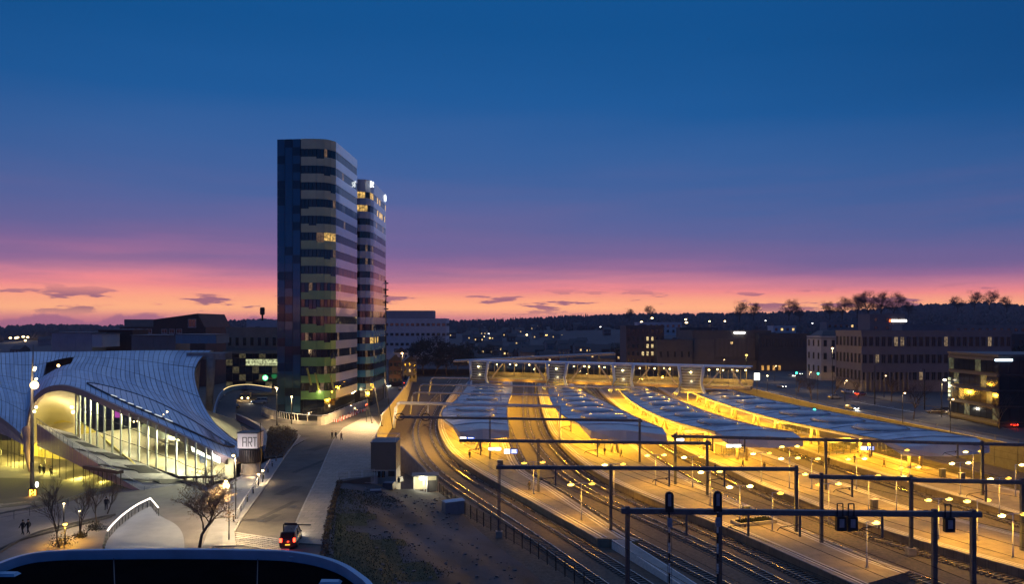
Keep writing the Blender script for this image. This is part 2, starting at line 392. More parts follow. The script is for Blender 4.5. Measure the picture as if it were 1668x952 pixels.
# cobbled threshold at the near end of the street
cm_ = MB().box((0,0,0), (.42,.42,.1)).mesh('cobble', mat('cobble', (.34,.31,.28), .8, scale=2, var=.3))
cob = struct(MB().prism([tuple(P(x,y,0))[:2] for x, y in [(384,868),(470,882),(462,897),(375,897)]], -.125, -.07).obj('cobble_bed', asphalt_dark))
n = 0
for i in range(26):
    for j in range(7):
        a = P(386+i*3.3, 869+i*.5+j*3.0, 0)
        ob = put(cm_, 'cobble', cob, (a.x+random.uniform(-.04,.04), a.y, -.045+random.uniform(-.015,.015)), random.uniform(-.2,.2))
# right street block
RB = [(93,436),(94.5,273),(95.8,227),(103.5,162),(108,130),(112,90),(500,90),(700,436)]
struct(MB().prism(RB, -6.4, -.12).obj('road_north', asphalt_dark))
def sheetw(name, pts, m, z1=0): return struct(MB().prism(pts, -.13, z1).obj(name, m))
sheetw('pavement_north_cutting', [(93.4,430),(95,273),(96.3,227),(104,162),(112.5,92),(116,92),(107.5,162),(100,227),(98.6,273),(97,430)], paving)
sheetw('pavement_north_far', [(126,430),(128,300),(124,252),(134,205),(170,175),(240,160),(400,160),(500,430)], mat('pavement_far', (.10,.095,.09), .85, scale=.3, var=.3))
wl = MB()
for i in range(7):                               # crossing stripes
    c = P(1393+i*14.5, 655+i*2.6, -.12); wl.box((c.x, c.y, -.114), (.55, 3.6, .004), .25)
c0 = P(1270, 640, -.12); c1 = P(1640, 720, -.12)
for i in range(22):
    a = Vector((111-.0*i, 290-i*8, -.116)); wl.box((108+8*ss(i/22)+6, a.y, -.115), (.16, 3.2, .004), .06)
struct(wl.obj('road_markings', whiteline))
# street markings
wl = MB()
for i in range(9): wl.box((109-.02*i, 420-i*14, -.114), (.2, 4, .004))
struct(wl.obj('lane_dashes', whiteline))
# railway cutting floor
bal = MB(); xs = [-62+i*4.5 for i in range(42)]; ys = [30+i*9 for i in range(48)]
rows = [[(x, y, -5.32+random.uniform(-.04,.04)) for x in xs] for y in ys]
for a, b in zip(rows, rows[1:]): bal.strip(b, a)
struct(bal.obj('track_bed', ballast, smooth=True))
# waste ground between the street and the tracks
def lotz(t): return -.25-4.5*(ss(t)*.55+t*.45)
lot = MB(); L0 = [(-28.2,119),(-25,100),(-21.7,83.5),(-14.2,50),(-9,20)]; L1 = [(-12.6,131),(-5,107),(2.6,88),(9.5,66),(20,30)]
L0 = resample(cr([(a,b,0) for a,b in L0], 6), 3); L1 = resample(cr([(a,b,0) for a,b in L1], 6), 3)
N_ = 34; L0 = [L0[int(i*(len(L0)-1)/N_)] for i in range(N_+1)]; L1 = [L1[int(i*(len(L1)-1)/N_)] for i in range(N_+1)]
def lotp(i, t):
    p = L0[i].lerp(L1[i], t); return Vector((p.x, p.y, lotz(t)+.25*math.sin(p.x*.7+p.y*.4)*math.sin(t*math.pi)))
rows = [[lotp(i, t/16) for t in range(17)] for i in range(N_+1)]
for a, b in zip(rows, rows[1:]): lot.strip(a, b)
rows2 = [(p.x, p.y+.0, p.z) for p in rows[0]]
lot.strip([(p[0], p[1], -5.4) for p in rows2], rows2)
struct(lot.obj('waste_ground', dirt, smooth=True))
gp = MB()
def inpatch(i, t): return t < .34+.14*math.sin(i*.55)+.08*math.sin(i*1.7+1)
for i in range(7, N_):
    for k in range(14):
        t0, t1 = k/16, (k+1)/16
        if inpatch(i+.5, (t0+t1)/2) and t0 > 0: gp.quad(*[p+Vector((0,0,.03)) for p in (lotp(i,t0), lotp(i,t1), lotp(i+1,t1), lotp(i+1,t0))])
struct(gp.obj('grass_patch', grassm, smooth=True))
# rough grass on it, as tufts
gt = MB(); gr = random.Random(3)
for _ in range(46000):
    i = gr.uniform(2, N_-2); t = gr.random()
    pp = rows[int(i)][0].lerp(rows[int(i)][16], t)
    q = math.sin(pp.x*.33)*math.cos(pp.y*.21) + gr.gauss(0, .35)
    if not inpatch(i, t-.03*gr.gauss(0,1)) and gr.random() > .012: continue
    if t > .93 or t < .02: continue
    p = lotp(int(i), t).lerp(lotp(int(i)+1, t), i-int(i)); h = gr.uniform(.06,.20)*(1.5 if t < .1 else 1); a = gr.uniform(0, 3.14); w = gr.uniform(.03,.10)
    dx, dy = math.cos(a)*w, math.sin(a)*w
    gt._add([(p.x-dx, p.y-dy, p.z-.03), (p.x+dx, p.y+dy, p.z-.03), (p.x+dx*.3+gr.uniform(-.1,.1), p.y+dy*.3, p.z+h)], [(0,1,2)])
tag(gt.obj('grass', mat('grass_blade', (.022,.034,.011), .9, scale=.4, c2=(.036,.044,.016))), 'rough low grass and weeds over the dark waste ground', 'grass', kind='stuff')

# ------------------------------------------------------------------ platforms and tracks
ZP, ZR = -4.1, -5.0
def pl(pts, z): return resample(cr([P(x, y, z) for x, y in pts], 8), 2.0)
PE = {
 1: ([(974,878),(965,872),(870,819),(780,769),(740,740),(722,715),(715,695),(716,680),(724,660),(738,640),(748,625)],
     [(1040,881),(1018,873),(955,832),(896,793),(850,765),(832,735),(820,700),(808,660),(804,640),(802,625)]),
 2: ([(1400,955),(1340,928),(1180,858),(1080,820),(990,780),(940,747),(905,712),(892,690),(882,660),(878,640),(876,625)],
     [(1480,932),(1400,905),(1300,862),(1200,818),(1130,785),(1070,750),(1020,715),(980,690),(945,660),(928,640),(917,625)]),
 3: ([(1750,952),(1668,928),(1530,890),(1400,850),(1300,812),(1240,790),(1180,762),(1120,735),(1075,710),(1040,688),(1010,665),(985,645),(966,625)],
     [(1760,893),(1668,873),(1576,850),(1484,828),(1400,797),(1330,770),(1270,747),(1200,722),(1140,697),(1090,673),(1050,650),(1020,630)]),
 4: ([(1760,868),(1668,841),(1600,820),(1487,788),(1400,762),(1330,740),(1260,716),(1200,695),(1140,670),(1100,650),(1072,632)],
     [(1777,828),(1644,796),(1519,764),(1430,740),(1345,716),(1280,695),(1205,668),(1160,650),(1120,632)])}
EDGE = {}
PLAB = {1: 'curved yellow-lit platform nearest the street, tapering to a ramp at its near end', 2: 'yellow-lit island platform with a kerbed planter, second from the street',
        3: 'long yellow-lit island platform, third from the street', 4: 'brightly lit island platform beside the dark retaining wall'}
platside = mat('platform_wall', (.20,.18,.16), .85, scale=.9, var=.35)
for n, (a, b) in PE.items():
    A = pl(a, ZP); B = pl(b, ZP); m = 90
    A = [A[int(i*(len(A)-1)/m)] for i in range(m+1)]; B = [B[int(i*(len(B)-1)/m)] for i in range(m+1)]
    EDGE[n] = (A, B)
    r = T('platform', PLAB[n], 'platform', (A[45].x, A[45].y, ZP-1.2))
    q = MB().strip(B, A); q.strip(A, zset(A, ZP-1.25)); q.strip(zset(B, ZP-1.25), B)
    q.quad(A[0], B[0], (B[0].x,B[0].y,ZP-1.25), (A[0].x,A[0].y,ZP-1.25)); q.obj('slab', platm, r)
    cp = MB()
    for E, s in ((A, 1), (B, -1)):                # coping stones proud of the wall
        for i in range(0, m):
            for j in (0, .5):
                p0 = E[i].lerp(E[i+1], j+.01); p1 = E[i].lerp(E[i+1], j+.49)
                cp.bar(p0+Vector((0,0,-.03)), p1+Vector((0,0,-.03)), .5, .12)
    tag(cp.obj('coping', concrete, r), None, None, kind='stuff')
    for E, s in ((A, 1), (B, -1)):
        MB().strip(zset(offset(E, .62*s), ZP+.006), zset(offset(E, .80*s), ZP+.006)).obj('edge_line', whiteline, r)
        MB().strip(zset(offset(E, 1.15*s), ZP+.006), zset(offset(E, 1.45*s), ZP+.006)).obj('tactile_strip', mat('tactile', (.5,.48,.44), .8, scale=2, var=.2), r)
def ext(plv, near, far):                         # run a track on past both ends
    t = (plv[0]-plv[3]).normalized(); u = (plv[-1]-plv[-4]).normalized()
    return [plv[0]+t*near*(1-i/8) for i in range(8)] + list(plv) + [plv[-1]+u*far*(i+1)/6 for i in range(6)]
A1, B1 = EDGE[1]; A2, B2 = EDGE[2]; A3, B3 = EDGE[3]; A4, B4 = EDGE[4]
TR = [(ext(offset(A1, -1.75), 45, 60), 'track along the curved edge of the first platform'),
      (ext(offset(A1, -6.6), 45, 60), 'outermost track, between the dark fence and the first platform'),
      (ext(offset(B1, 1.75), 45, 60), 'track along the straight side of the first platform'),
      (ext(offset(A2, -1.75), 30, 60), 'track along the street side of the second platform'),
      (ext(offset(A2, -6.0), 30, 60), 'middle track between first and second platform'),
      (ext(offset(B2, 1.75), 40, 60), 'track along the far side of the second platform'),
      (ext(offset(A3, -1.75), 20, 60), 'track along the street side of the third platform'),
      (ext(offset(B3, 1.75), 20, 60), 'track along the far side of the third platform'),
      (ext(offset(A4, -1.75), 20, 60), 'track along the street side of the last platform'),
      (ext(offset(B4, 1.9), 20, 60), 'track between the last platform and the retaining wall')]
def smoothpl(p, k=3):
    p = list(p)
    for _ in range(k): p = [p[0]]+[(p[i-1]+p[i]*2+p[i+1])/4 for i in range(1, len(p)-1)]+[p[-1]]
    return p
for c, lab in TR:
    c = resample(smoothpl(zset(c, 0), 6), 2.5); r = T('railway_track', 'pair of steel rails on sleepers: '+lab, 'railway track', (c[len(c)//3].x, c[len(c)//3].y, ZR-.3), group='tracks through the station')
    for s in (-1, 1):
        q = zset(offset(c, s*.75), ZR-.075); m_ = MB()
        a = offset(q, -.055); b = offset(q, .055)
        up = lambda L_, z: [Vector((p.x, p.y, z)) for p in L_]
        m_.strip(up(a, ZR), up(b, ZR)); m_.strip(up(a, ZR-.17), up(a, ZR)); m_.strip(up(b, ZR), up(b, ZR-.17)); m_.obj('rail', railm, r)
    sl = MB()
    cc = resample(c, .68)
    for i in range(len(cc)-1):
        if cc[i].y > 330: continue
        t = (cc[i+1]-cc[i]); sl.box((cc[i].x, cc[i].y, ZR-.215), (2.5, .27, .14), math.atan2(t.y, t.x)-math.pi/2)
    tag(sl.obj('sleepers', sleeperm, r), None, None, kind='stuff')
    ww = zset(c, ZR+5.6); w2 = [Vector((p.x, p.y, ZR+6.9-.55*(1-abs(math.sin(p.y*.055))))) for p in c]
    tag(MB().tube(ww, .03, 3, False).tube(w2, .03, 3, False).obj('contact_wire', darkmetal, r), None, None)
# ramp at the near end of platform 1
e0 = (A1[0]+B1[0])/2; rp = resample([e0, P(1052,916,-4.9), P(1120,958,-5.0), P(1200,1010,-5.05)], 3)
r = T('service_ramp', 'narrow pale service ramp descending from the end of the curved platform', 'ramp', tuple(e0))
q = MB(); q.wall(rp, -5.4, [max(-5.12, ZP-.02-.05*i*3*.6) for i in range(len(rp))], 1.9); q.obj('deck', concrete, r)
for s in (-.9, .9):
    q = MB(); w = offset(rp, s); q.wall(w, -5.3, [max(-5.1, ZP-.02-.05*i*3*.6)+.09 for i in range(len(w))], .14); q.obj('side_kerb', whiteline, r)
q = MB().box((P(1025,888,-4.6).x, P(1025,888,-4.6).y, -4.75), (2.6,.12,.7), .2); q.obj('warning_board', mat('ochre', (.4,.24,.05), .6), r)
# retaining wall of the cutting, north side
r = T('retaining_wall', 'dark concrete retaining wall between the last platform and the road', 'wall', (98,220,-5.4))
wp = resample([Vector(p+(0,)) for p in [(92.8,430),(94.3,273),(95.6,227),(103.2,162),(107.7,130),(111.7,92)]], 6)
pm = None
for a, b in zip(wp, wp[1:]): MB().wall([a, a.lerp(b, .985)], -5.6, .15, .35).obj('panel', concrete_dark, r)
MB().wall(wp, .16, .3, .55).obj('coping', concrete, r)
q = MB()
for p in wp: q.box((p.x, p.y, .85), (.08,.08,1.1))
for z in (.6, .95, 1.35): q.tube(zset(wp, z), .03, 4, False)
q.obj('railing', galv, r)
r = T('embankment_wall', 'low pale wall with warm light along the cutting beside the last platform', 'wall', (90,180,-5.4))
bank = MB(); b0 = offset(B4, 4.2); b1 = zset(offset(B4, 6.4), -4.2)
bank.strip(zset(b0, -5.3), b1); bank.obj('slope', mat('bank', (.06,.05,.03), .95, scale=1, var=.5, bump=.6, bscale=5), r)
# street-side retaining wall and parapet of the cutting
r = T('street_parapet', 'warm-lit panelled concrete parapet climbing along the street above the tracks', 'wall', (-33,190,0))
wp = resample([Vector(p+(0,)) for p in [(-57.8,436),(-40.4,280),(-33.2,187.5)]], 3.2)
for a, b in zip(wp, wp[1:]): MB().wall([a, a.lerp(b, .97)], -6, 1.9, .25).obj('panel', concrete, r)
MB().wall(wp, 1.905, 2.05, .4).obj('coping', mat('coping_pale', (.5,.46,.42), .7), r)
r = T('plaza_edge_wall', 'pale concrete wall with low coping below the wide pavement above the tracks', 'wall', (-30,165,0))
wp = resample([Vector(p+(0,)) for p in [(-33.2,187.5),(-30.4,165),(-22.4,122.4)]], 4)
for a, b in zip(wp, wp[1:]): MB().wall([a, a.lerp(b, .985)], -6, .02, .2).obj('panel', concrete, r)
MB().wall(wp[:8], .03, .75, .3).obj('parapet', concrete, r)
MB().wall([Vector((-22.4,122.4,0)), Vector((-28.2,119.2,0))], -6, .02, .25).obj('end_panel', concrete, r)
r = T('stair_wall', 'sloping concrete stair wall beside the grey box building', 'wall', (-20,148,-5))
MB().wall([Vector((-23.6,154,0)), Vector((-17,142,0))], -5.5, [0, -2.6], .3).obj('slab', concrete, r)
MB().wall([Vector((-17,142,0)), Vector((-15.6,139,0))], -5.5, [-2.6, -3.4], .3).obj('lower_slab', concrete, r)
# ------------------------------------------------------------------ platform canopies
CAN = {1: ([(738,694),(722,682),(722,668),(745,650),(762,628),(772,612)], [(828,692),(826,675),(828,655),(834,640),(835,625),(832,612)], 'blue-grey platform roof with dark cushions over the platform nearest the street'),
       2: ([(945,692),(915,676),(898,655),(893,640),(893,625),(890,612)], [(1080,699),(1040,682),(985,655),(945,635),(930,622),(922,612)], 'blue-grey platform roof with faceted nose, second from the street'),
       3: ([(1165,704),(1100,688),(1060,672),(1030,655),(1008,635),(998,618)], [(1292,705),(1230,694),(1165,676),(1110,655),(1060,635),(1028,616)], 'blue-grey platform roof with long pointed nose, third from the street'),
       4: ([(1440,718),(1335,698),(1260,682),(1190,662),(1130,640),(1105,620)], [(1590,714),(1470,694),(1360,673),(1260,653),(1180,633),(1140,618)], 'widest blue-grey platform roof, beside the road and retaining wall')}
roofblue = mat('canopy_roof', (.60,.58,.60), .42, .0, scale=.35, var=.35)
soffit = mat('canopy_soffit', (.55,.48,.34), .7, scale=.4, var=.1)
cushm = mat('canopy_cushion', (.34,.34,.36), .2, .0, scale=.8, var=.2)
colm = mat('canopy_column', (.62,.56,.42), .5, scale=.6, var=.1)
strip_l = emit('light_strip', (1, .80, .38), 7)
CMID = {}
for n, (a, b, lab) in CAN.items():
    zt = 2.4; m = 36
    A = resample(cr([P(x, y, zt) for x, y in a], 8), 1.5); B = resample(cr([P(x, y, zt) for x, y in b], 8), 1.5)
    A = [A[int(i*(len(A)-1)/m)] for i in range(m+1)]; B = [B[int(i*(len(B)-1)/m)] for i in range(m+1)]
    Cn = [(p+q)/2 for p, q in zip(A, B)]; CMID[n] = Cn
    r = T('platform_canopy', lab, 'canopy', (Cn[10].x, Cn[10].y, ZP), group='roofs over the platforms')
    up = Vector((0,0,1))
    # roof panels: one transverse pair of sheets per bay
    for i in range(m):
        for s, (E0, E1) in ((0, (A, Cn)), (1, (Cn, B))):
            f = .93
            c0, c1 = Cn[i], Cn[i].lerp(Cn[i+1], f); e0 = (A if s == 0 else B)[i]; e1 = (A if s == 0 else B)[i].lerp((A if s == 0 else B)[i+1], f)
            md0 = e0.lerp(c0, .5); md1 = e1.lerp(c1, .5); hh = .55; q = MB()
            top = [e0, md0+up*.42, c0+up*hh, c1+up*hh, md1+up*.42, e1]
            q._add(top + [p-up*.12 for p in top], [(0,1,4,5),(1,2,3,4),(11,10,7,6),(10,9,8,7),(0,5,11,6),(0,6,7,1),(1,7,8,2),(5,4,10,11),(4,3,9,10)])
            q.obj('roof_panel', roofblue, r)
    q = MB()
    for E in (A, B):
        e_, m_, c_ = [p-up*.2 for p in E], [p.lerp(k_, .5)+up*.22 for p, k_ in zip(E, Cn)], [k_+up*.35 for k_ in Cn]
        q.strip(e_, m_); q.strip(m_, c_)
    q.obj('roof_deck', zinc_dark, r)
    for i in range(0, m, 2):                      # raised standing ribs
        rp_ = [A[i]+up*.04, A[i].lerp(Cn[i],.5)+up*.46, Cn[i]+up*.60, B[i].lerp(Cn[i],.5)+up*.46, B[i]+up*.04]
        MB().tube(rp_, .09, 4).obj('rib', galv_pale, r)
    for E in (A, B): MB().tube([p+up*.02 for p in E], .13, 5).obj('gutter', galv, r)
    q = MB().strip([p-up*.55 for p in A], [p-up*.55 for p in Cn]); q.strip([p-up*.55 for p in Cn], [p-up*.55 for p in B])
    q.obj('soffit', soffit, r)
    MB().strip([p-up*.56 for p in A], [p-up*.02 for p in A]).strip([p-up*.02 for p in B], [p-up*.56 for p in B]).obj('fascia', roofblue, r)
    # faceted nose
    t = ((A[0]-A[3])+(B[0]-B[3])).normalized()*4.5; w = (B[0]-A[0])
    a0, b0, c0 = A[0], B[0], Cn[0]+up*.55; a1 = A[0]+t*.55+w*.10-up*1.0; b1 = B[0]+t*.75-w*.02-up*.9; c1 = Cn[0]+t*.8-up*.35; c1b = Cn[0]+t-up*2.7; a1b = a1-up*1.7; b1b = b1-up*1.5
    q = MB()._add([a0, c0, b0, a1, c1, b1, a1b, c1b, b1b, A[0]-up*.6, Cn[0]-up*.6, B[0]-up*.6], [(0,3,4,1),(1,4,5,2),(3,6,7,4),(4,7,8,5),(6,9,10,7),(7,10,11,8),(0,9,6,3),(2,5,8,11)])
    q.obj('nose', [mat('canopy_nose', (.74,.71,.68), .5, .1, scale=.3, var=.12)], r)
    # cushions (rooflights)
    for i in range(3, m-2, 3):
        c = Cn[i]; wd = (B[i]-A[i]).length*.30; ln = (Cn[i+2]-Cn[i]).length*.60
        tdir = (Cn[i+1]-Cn[i]); q = MB().ell((0,0,0), wd, ln, .75, 12, 6); ob = q.obj('cushion', cushm, None, True)
        ob.parent = r; ob.location = c+up*.52-Vector(r.location); ob.rotation_euler = (0,0,math.atan2(tdir.y,tdir.x)-math.pi/2)
        q = MB()
        tn = tdir.normalized(); sd = Vector((tn.y,-tn.x,0)); q.bar(c+sd*wd*1.05-tn*ln*1.05+up*.6, c-sd*wd*1.05-tn*ln*1.05+up*.6, .25, .18); q.obj('roof_rib', roofblue, r)
    # raking columns in pairs, light strips and the lamps under the roof
    nc = 9
    for j in range(nc):
        i = int(1+j*(m-4)/(nc-.3)); c = Cn[i]; t_ = (Cn[i+1]-Cn[i]).normalized(); sd = Vector((t_.y,-t_.x,0))
        for s in (-1, 1):
            base = Vector((c.x, c.y, ZP))+t_*s*.8-sd*.6*s; topp = c+t_*s*2.6+sd*1.1*s-up*.5
            MB().tube([base, base.lerp(topp,.5), topp], [.30,.36,.48], 8).obj('column', colm, r, True)
        light(r, (c.x-sd.x*3, c.y-sd.y*3, .9), 6500, SODIUM, .6)
        light(r, (c.x+sd.x*3.4+t_.x*6, c.y+sd.y*3.4+t_.y*6, .9), 6500, SODIUM, .6)
    for j in range(1, m, 3):
        for s, E in ((.10, A), (.90, B)):
            p0 = A[j].lerp(B[j], s)-up*.60; p1 = A[j+1].lerp(B[j+1], s)-up*.60; MB().bar(p0, p1, .35, .08).obj('light_strip', strip_l, r)

# ------------------------------------------------------------------ station footbridge
BL, BR_ = Vector((-16,278,0)), Vector((76,235,0)); bd = (BR_-BL); BLEN = bd.length; bd = bd/BLEN; bn = Vector((-bd.y, bd.x, 0))   # bn points away
def bs(px): k = (px-834)/FPX; return (BL.y*k-BL.x)/(bd.x-bd.y*k)
def BP(s, t, z): v = BL+bd*s+bn*t; return Vector((v.x, v.y, z))
r = T('footbridge', 'pale blue lit station footbridge with slatted stair towers crossing all tracks', 'footbridge', (30,256,-5))
brm = mat('bridge_paint', (.58,.70,.84), .4, .1, scale=.4, var=.1); brwall = mat('bridge_wall', (.42,.34,.20), .7, scale=.3, var=.12)
ZT, ZD = 11.7, 5.2; S0, S1 = bs(766), bs(1222)
prs = [(bs(768), bs(797)), (bs(893), bs(925)), (bs(1000), bs(1033)), (bs(1107), bs(1147))]
MB().hexa([BP(S0,-.4,ZT-.7), BP(S1,.5,ZT-.45), BP(S1,7,ZT-.45), BP(S0,8.5,ZT-.7), BP(S0,-.4,ZT), BP(S1,.5,ZT), BP(S1,7,ZT), BP(S0,8.5,ZT)]).obj('roof', brm, r)
MB().hexa([BP(S0,0,ZD-1.0), BP(S1,0,ZD-1.0), BP(S1,8,ZD-1.0), BP(S0,8,ZD-1.0), BP(S0,0,ZD), BP(S1,0,ZD), BP(S1,8,ZD), BP(S0,8,ZD)]).obj('deck', brwall, r)
MB().hexa([BP(S0,7.6,ZD+.01), BP(S1,7.6,ZD+.01), BP(S1,7.9,ZD+.01), BP(S0,7.9,ZD+.01), BP(S0,7.6,ZD+1.9), BP(S1,7.6,ZD+1.9), BP(S1,7.9,ZD+1.9), BP(S0,7.9,ZD+1.9)]).obj('rear_wall', brwall, r)
for i in range(24): MB().bar(BP(S0+(S1-S0)*(i+.5)/24,7.75,ZD+1.9), BP(S0+(S1-S0)*(i+.5)/24,7.75,ZT-.7), .16, .2).obj('rear_mullion', brwall, r)
bgl = glass('bridge_glass', (.92,.93,.86), .08)
bays = [(prs[0][1], prs[1][0]), (prs[1][1], prs[2][0]), (prs[2][1], prs[3][0]), (prs[3][1], S1-1)]
for bi, (a, b) in enumerate(bays):
    n = 7
    for i in range(n):
        s0 = a+(b-a)*i/n; s1 = a+(b-a)*(i+1)/n
        MB().hexa([BP(s0+.08,.10,ZD+.1), BP(s1-.08,.10,ZD+.1), BP(s1-.08,.13,ZD+.1), BP(s0+.08,.13,ZD+.1), BP(s0+.08,.10,ZT-1.1), BP(s1-.08,.10,ZT-1.1), BP(s1-.08,.13,ZT-1.1), BP(s0+.08,.13,ZT-1.1)]).obj('pane', bgl, r)
        if i: MB().bar(BP(s0,.1,ZD), BP(s0,.1,ZT-1), .14, .2).obj('mullion', brwall, r)
    MB().bar(BP(a,-.1,ZD+1.15), BP(b,-.1,ZD+1.15), .1, .14).obj('handrail', galv, r)
    MB().bar(BP(a+1,-.28,ZD), BP(a+5.5,-.28,ZT-1), .5, .4).obj('brace', colm, r); MB().bar(BP(b-1,-.28,ZD), BP(b-5,-.28,ZT-1), .5, .4).obj('brace', colm, r)
    MB().bar(BP(a,-.15,ZD-.2), BP(b,-.15,ZD-.2), .3, .5).obj('deck_edge', mat('deck_edge', (.6,.5,.3), .6), r)
    for j in range(6):
        p = BP(a+(b-a)*(j+.5)/6, 2.5+3*(j % 2), ZT-1.5); MB().ell(p, .32,.32,.22, 8, 4).obj('ceiling_lamp', lamp_warm, r)
    for j in (.25, .75): light(r, BP(a+(b-a)*j, 4, ZT-2.2), 900, (1,.62,.2), .5)
    for j in range(2): light(r, BP(a+(b-a)*(.3+.4*j), -1, ZD-2.0), 500, SODIUM, .5)
for (a, b) in prs:
    c = (a+b)/2; w = (b-a)/2
    for s in (-1, 1):
        MB().tube([BP(c+s*w*1.0,-1,ZT-.1), BP(c+s*w*.92,-1.2,ZT-3), BP(c+s*w*.82,-1.6,ZT-5.6), BP(c+s*w*1.05,-2.0,3.2), BP(c+s*w*1.25,-2.2,2.2)], [.55,.55,.5,.6,.75], 8).obj('tower_leg', brm, r, True)
    MB().bar(BP(a,-1,ZT-.2), BP(b,-1,ZT-.2), .9, .8).obj('tower_head', brm, r)
    MB().hexa([BP(a+.6,-.6,2.6), BP(b-.6,-.6,2.6), BP(b-.6,-.5,2.6), BP(a+.6,-.5,2.6), BP(a+.6,-.6,ZT-.8), BP(b-.6,-.6,ZT-.8), BP(b-.6,-.5,ZT-.8), BP(a+.6,-.5,ZT-.8)]).obj('tower_glazing', mat('tower_glazing', (.22,.25,.28), .25, .2, var=.1), r)
    for i in range(9):
        z = 3.1+i*.92; MB().bar(BP(a+.5,-1.15,z), BP(b-.5,-1.15,z), .30, .16).obj('slat', brm, r)
    MB().ell(BP(c,-1.6,ZT-2.2), .32,.2,.32, 8, 4).obj('tower_lamp', lamp_warm, r)
    light(r, BP(c,-.9,6.5), 60, WARM, .3)
# long thin roof beyond the bridge
a, b = PD(738,591,318), PD(1003,579,330); r = T('rear_canopy', 'long thin pale roof edge rising behind the footbridge', 'canopy', (a.x, a.y, -5))
MB().hexa([a, b, b+Vector((0,9,.1)), a+Vector((0,9,.1)), a+Vector((0,0,.7)), b+Vector((0,0,.9)), b+Vector((0,9,1)), a+Vector((0,9,.8))]).obj('roof', mat('rear_roof', (.22,.22,.25), .6), r)
for i in range(5):
    p = a.lerp(b, (i+.5)/5); MB().tube([(p.x,p.y+4,-5.3),(p.x,p.y+4,p.z)], .3, 8).obj('column', galv, r)

# ------------------------------------------------------------------ catenary gantries
def linex(A, B, px):
    k = (px-834)/FPX; d = B-A; s = (A.y*k-A.x)/(d.x-d.y*k); return A+d*s
def gantry(pa, pb, posts, lab, drops=(), z=4.7, w=.46, m=galv, base=-5.3, extra=None):
    A, B = P(*pa, z), P(*pb, z); mid = (A+B)/2
    r = T('catenary_gantry', lab, 'gantry', (mid.x, mid.y, -5.3), group='overhead line gantries')
    MB().bar(A, B, w, w*1.1).obj('beam', m, r)
    for px in posts:
        p = linex(A, B, px); q = MB(); ww = w*.85
        q.box((p.x, p.y, (base+z+.5)/2), (ww*.28, ww, z+.5-base)); q.box((p.x-ww*.4, p.y, (base+z+.5)/2), (ww*.25, ww*1.02, z+.5-base)); q.box((p.x+ww*.4, p.y, (base+z+.5)/2), (ww*.25, ww*1.02, z+.5-base))
        o = q.obj('post', m, r); MB().box((p.x, p.y, -4.85), (1.0,1.0,.9)).obj('footing', concrete, r)
    for px in drops:
        p = linex(A, B, px); MB().bar(p-Vector((0,0,.2)), p-Vector((0,0,2.6)), .2, .2).obj('drop_tube', m, r)
        q = MB().tube([p-Vector((0,0,1.3)), p+Vector((-2.0,.4,-1.7))], .05, 5).tube([p-Vector((0,0,2.5)), p+Vector((-2.0,.4,-1.75))], .05, 5).tube([p+Vector((-2.0,.4,-1.7)), p+Vector((-2.3,.5,-2.1))], .04, 4)
        q.obj('cantilever', darkmetal, r); MB().lathe(p+Vector((-.35,0,-1.62)), [(.08,0),(.14,.08),(.08,.16),(.14,.24),(.08,.32)], 8).obj('insulator', mat('insulator', (.12,.06,.04), .3), r)
    return r
gantry((1012,833),(1598,839),[1022,1172,1522,1585],'nearest dark gantry with signals mounted on its beam',[1118,1219,1303,1437], w=.52)
gantry((808,762),(1300,765),[813,995,1297],'dark gantry from the lot fence to the second platform',[905,1090,1180])
gantry((1318,777),(1492,781),[1338,1484],'short gantry on the third platform with stub posts',[1388])
gantry((1484,783),(1700,787),[1665],'gantry running out of the picture beside the last platform',[1606])
gantry((748,718),(1158,723),[877,1152],'gantry in front of the first two canopy noses',[783,973])
gantry((652,680),(1046,686),[798,1042],'gantry with coiled cable loops crossing the first canopy nose',[705,930])
gantry((1094,711),(1690,726),[1100,1345,1600],'long gantry across the last two canopy noses',[1161,1213,1420,1560])
for i, (pa, pb, posts) in enumerate([((646,657),(912,663),[]), ((672,640),(908,645),[]), ((684,627),(1046,632),[]), ((702,616),(1120,622),[])]):
    A, B = P(*pa, 4.7), P(*pb, 4.7)
    r = T('portal_frame', '%s white tubular portal over the curved tracks, counted from the camera' % ORD[i], 'gantry', (A.x, A.y, -5.3), group='white tubular portals')
    R_ = .42 if i == 0 else .26
    MB().tube([A+Vector((.9,0,0)), A.lerp(B,.5), B], R_, 8).obj('beam', galv_pale, r, True)
    MB().tube([A+Vector((-.8,0,-6.5)), A+Vector((-.1,0,-1.2)), A+Vector((.25,0,-.3)), A+Vector((1,0,0))], R_*1.05, 8).obj('post', galv_pale, r, True)
    MB().tube([B+Vector((0,0,.2)), B+Vector((0,0,-9.6))], R_*.8, 8).obj('rear_post', galv_pale, r, True)
    for t in (.2, .32, .62): 
        p = A.lerp(B, t); MB().bar(p, p-Vector((0,0,2.4)), .22).obj('drop_tube', galv_pale, r)
A, B = P(652,680,4.7), P(1046,686,4.7)
for i, px in enumerate((651, 693)):
    p = linex(A, B, px); r = T('cable_loop', ['dark cable loop hanging on the street end of the gantry beam','dark cable loop on the gantry beam over the curved tracks'][i], 'cable loop', (p.x, p.y, p.z))
    pts = [p+Vector((1.0*math.cos(a*.5236), .35, .75*math.sin(a*.5236))) for a in range(13)]
    MB().tube(pts, .13, 6).obj('coil', darkmetal, r, True); MB().bar(p+Vector((-.7,.35,0)), p+Vector((.7,.35,0)), .1).obj('bracket', galv, r)

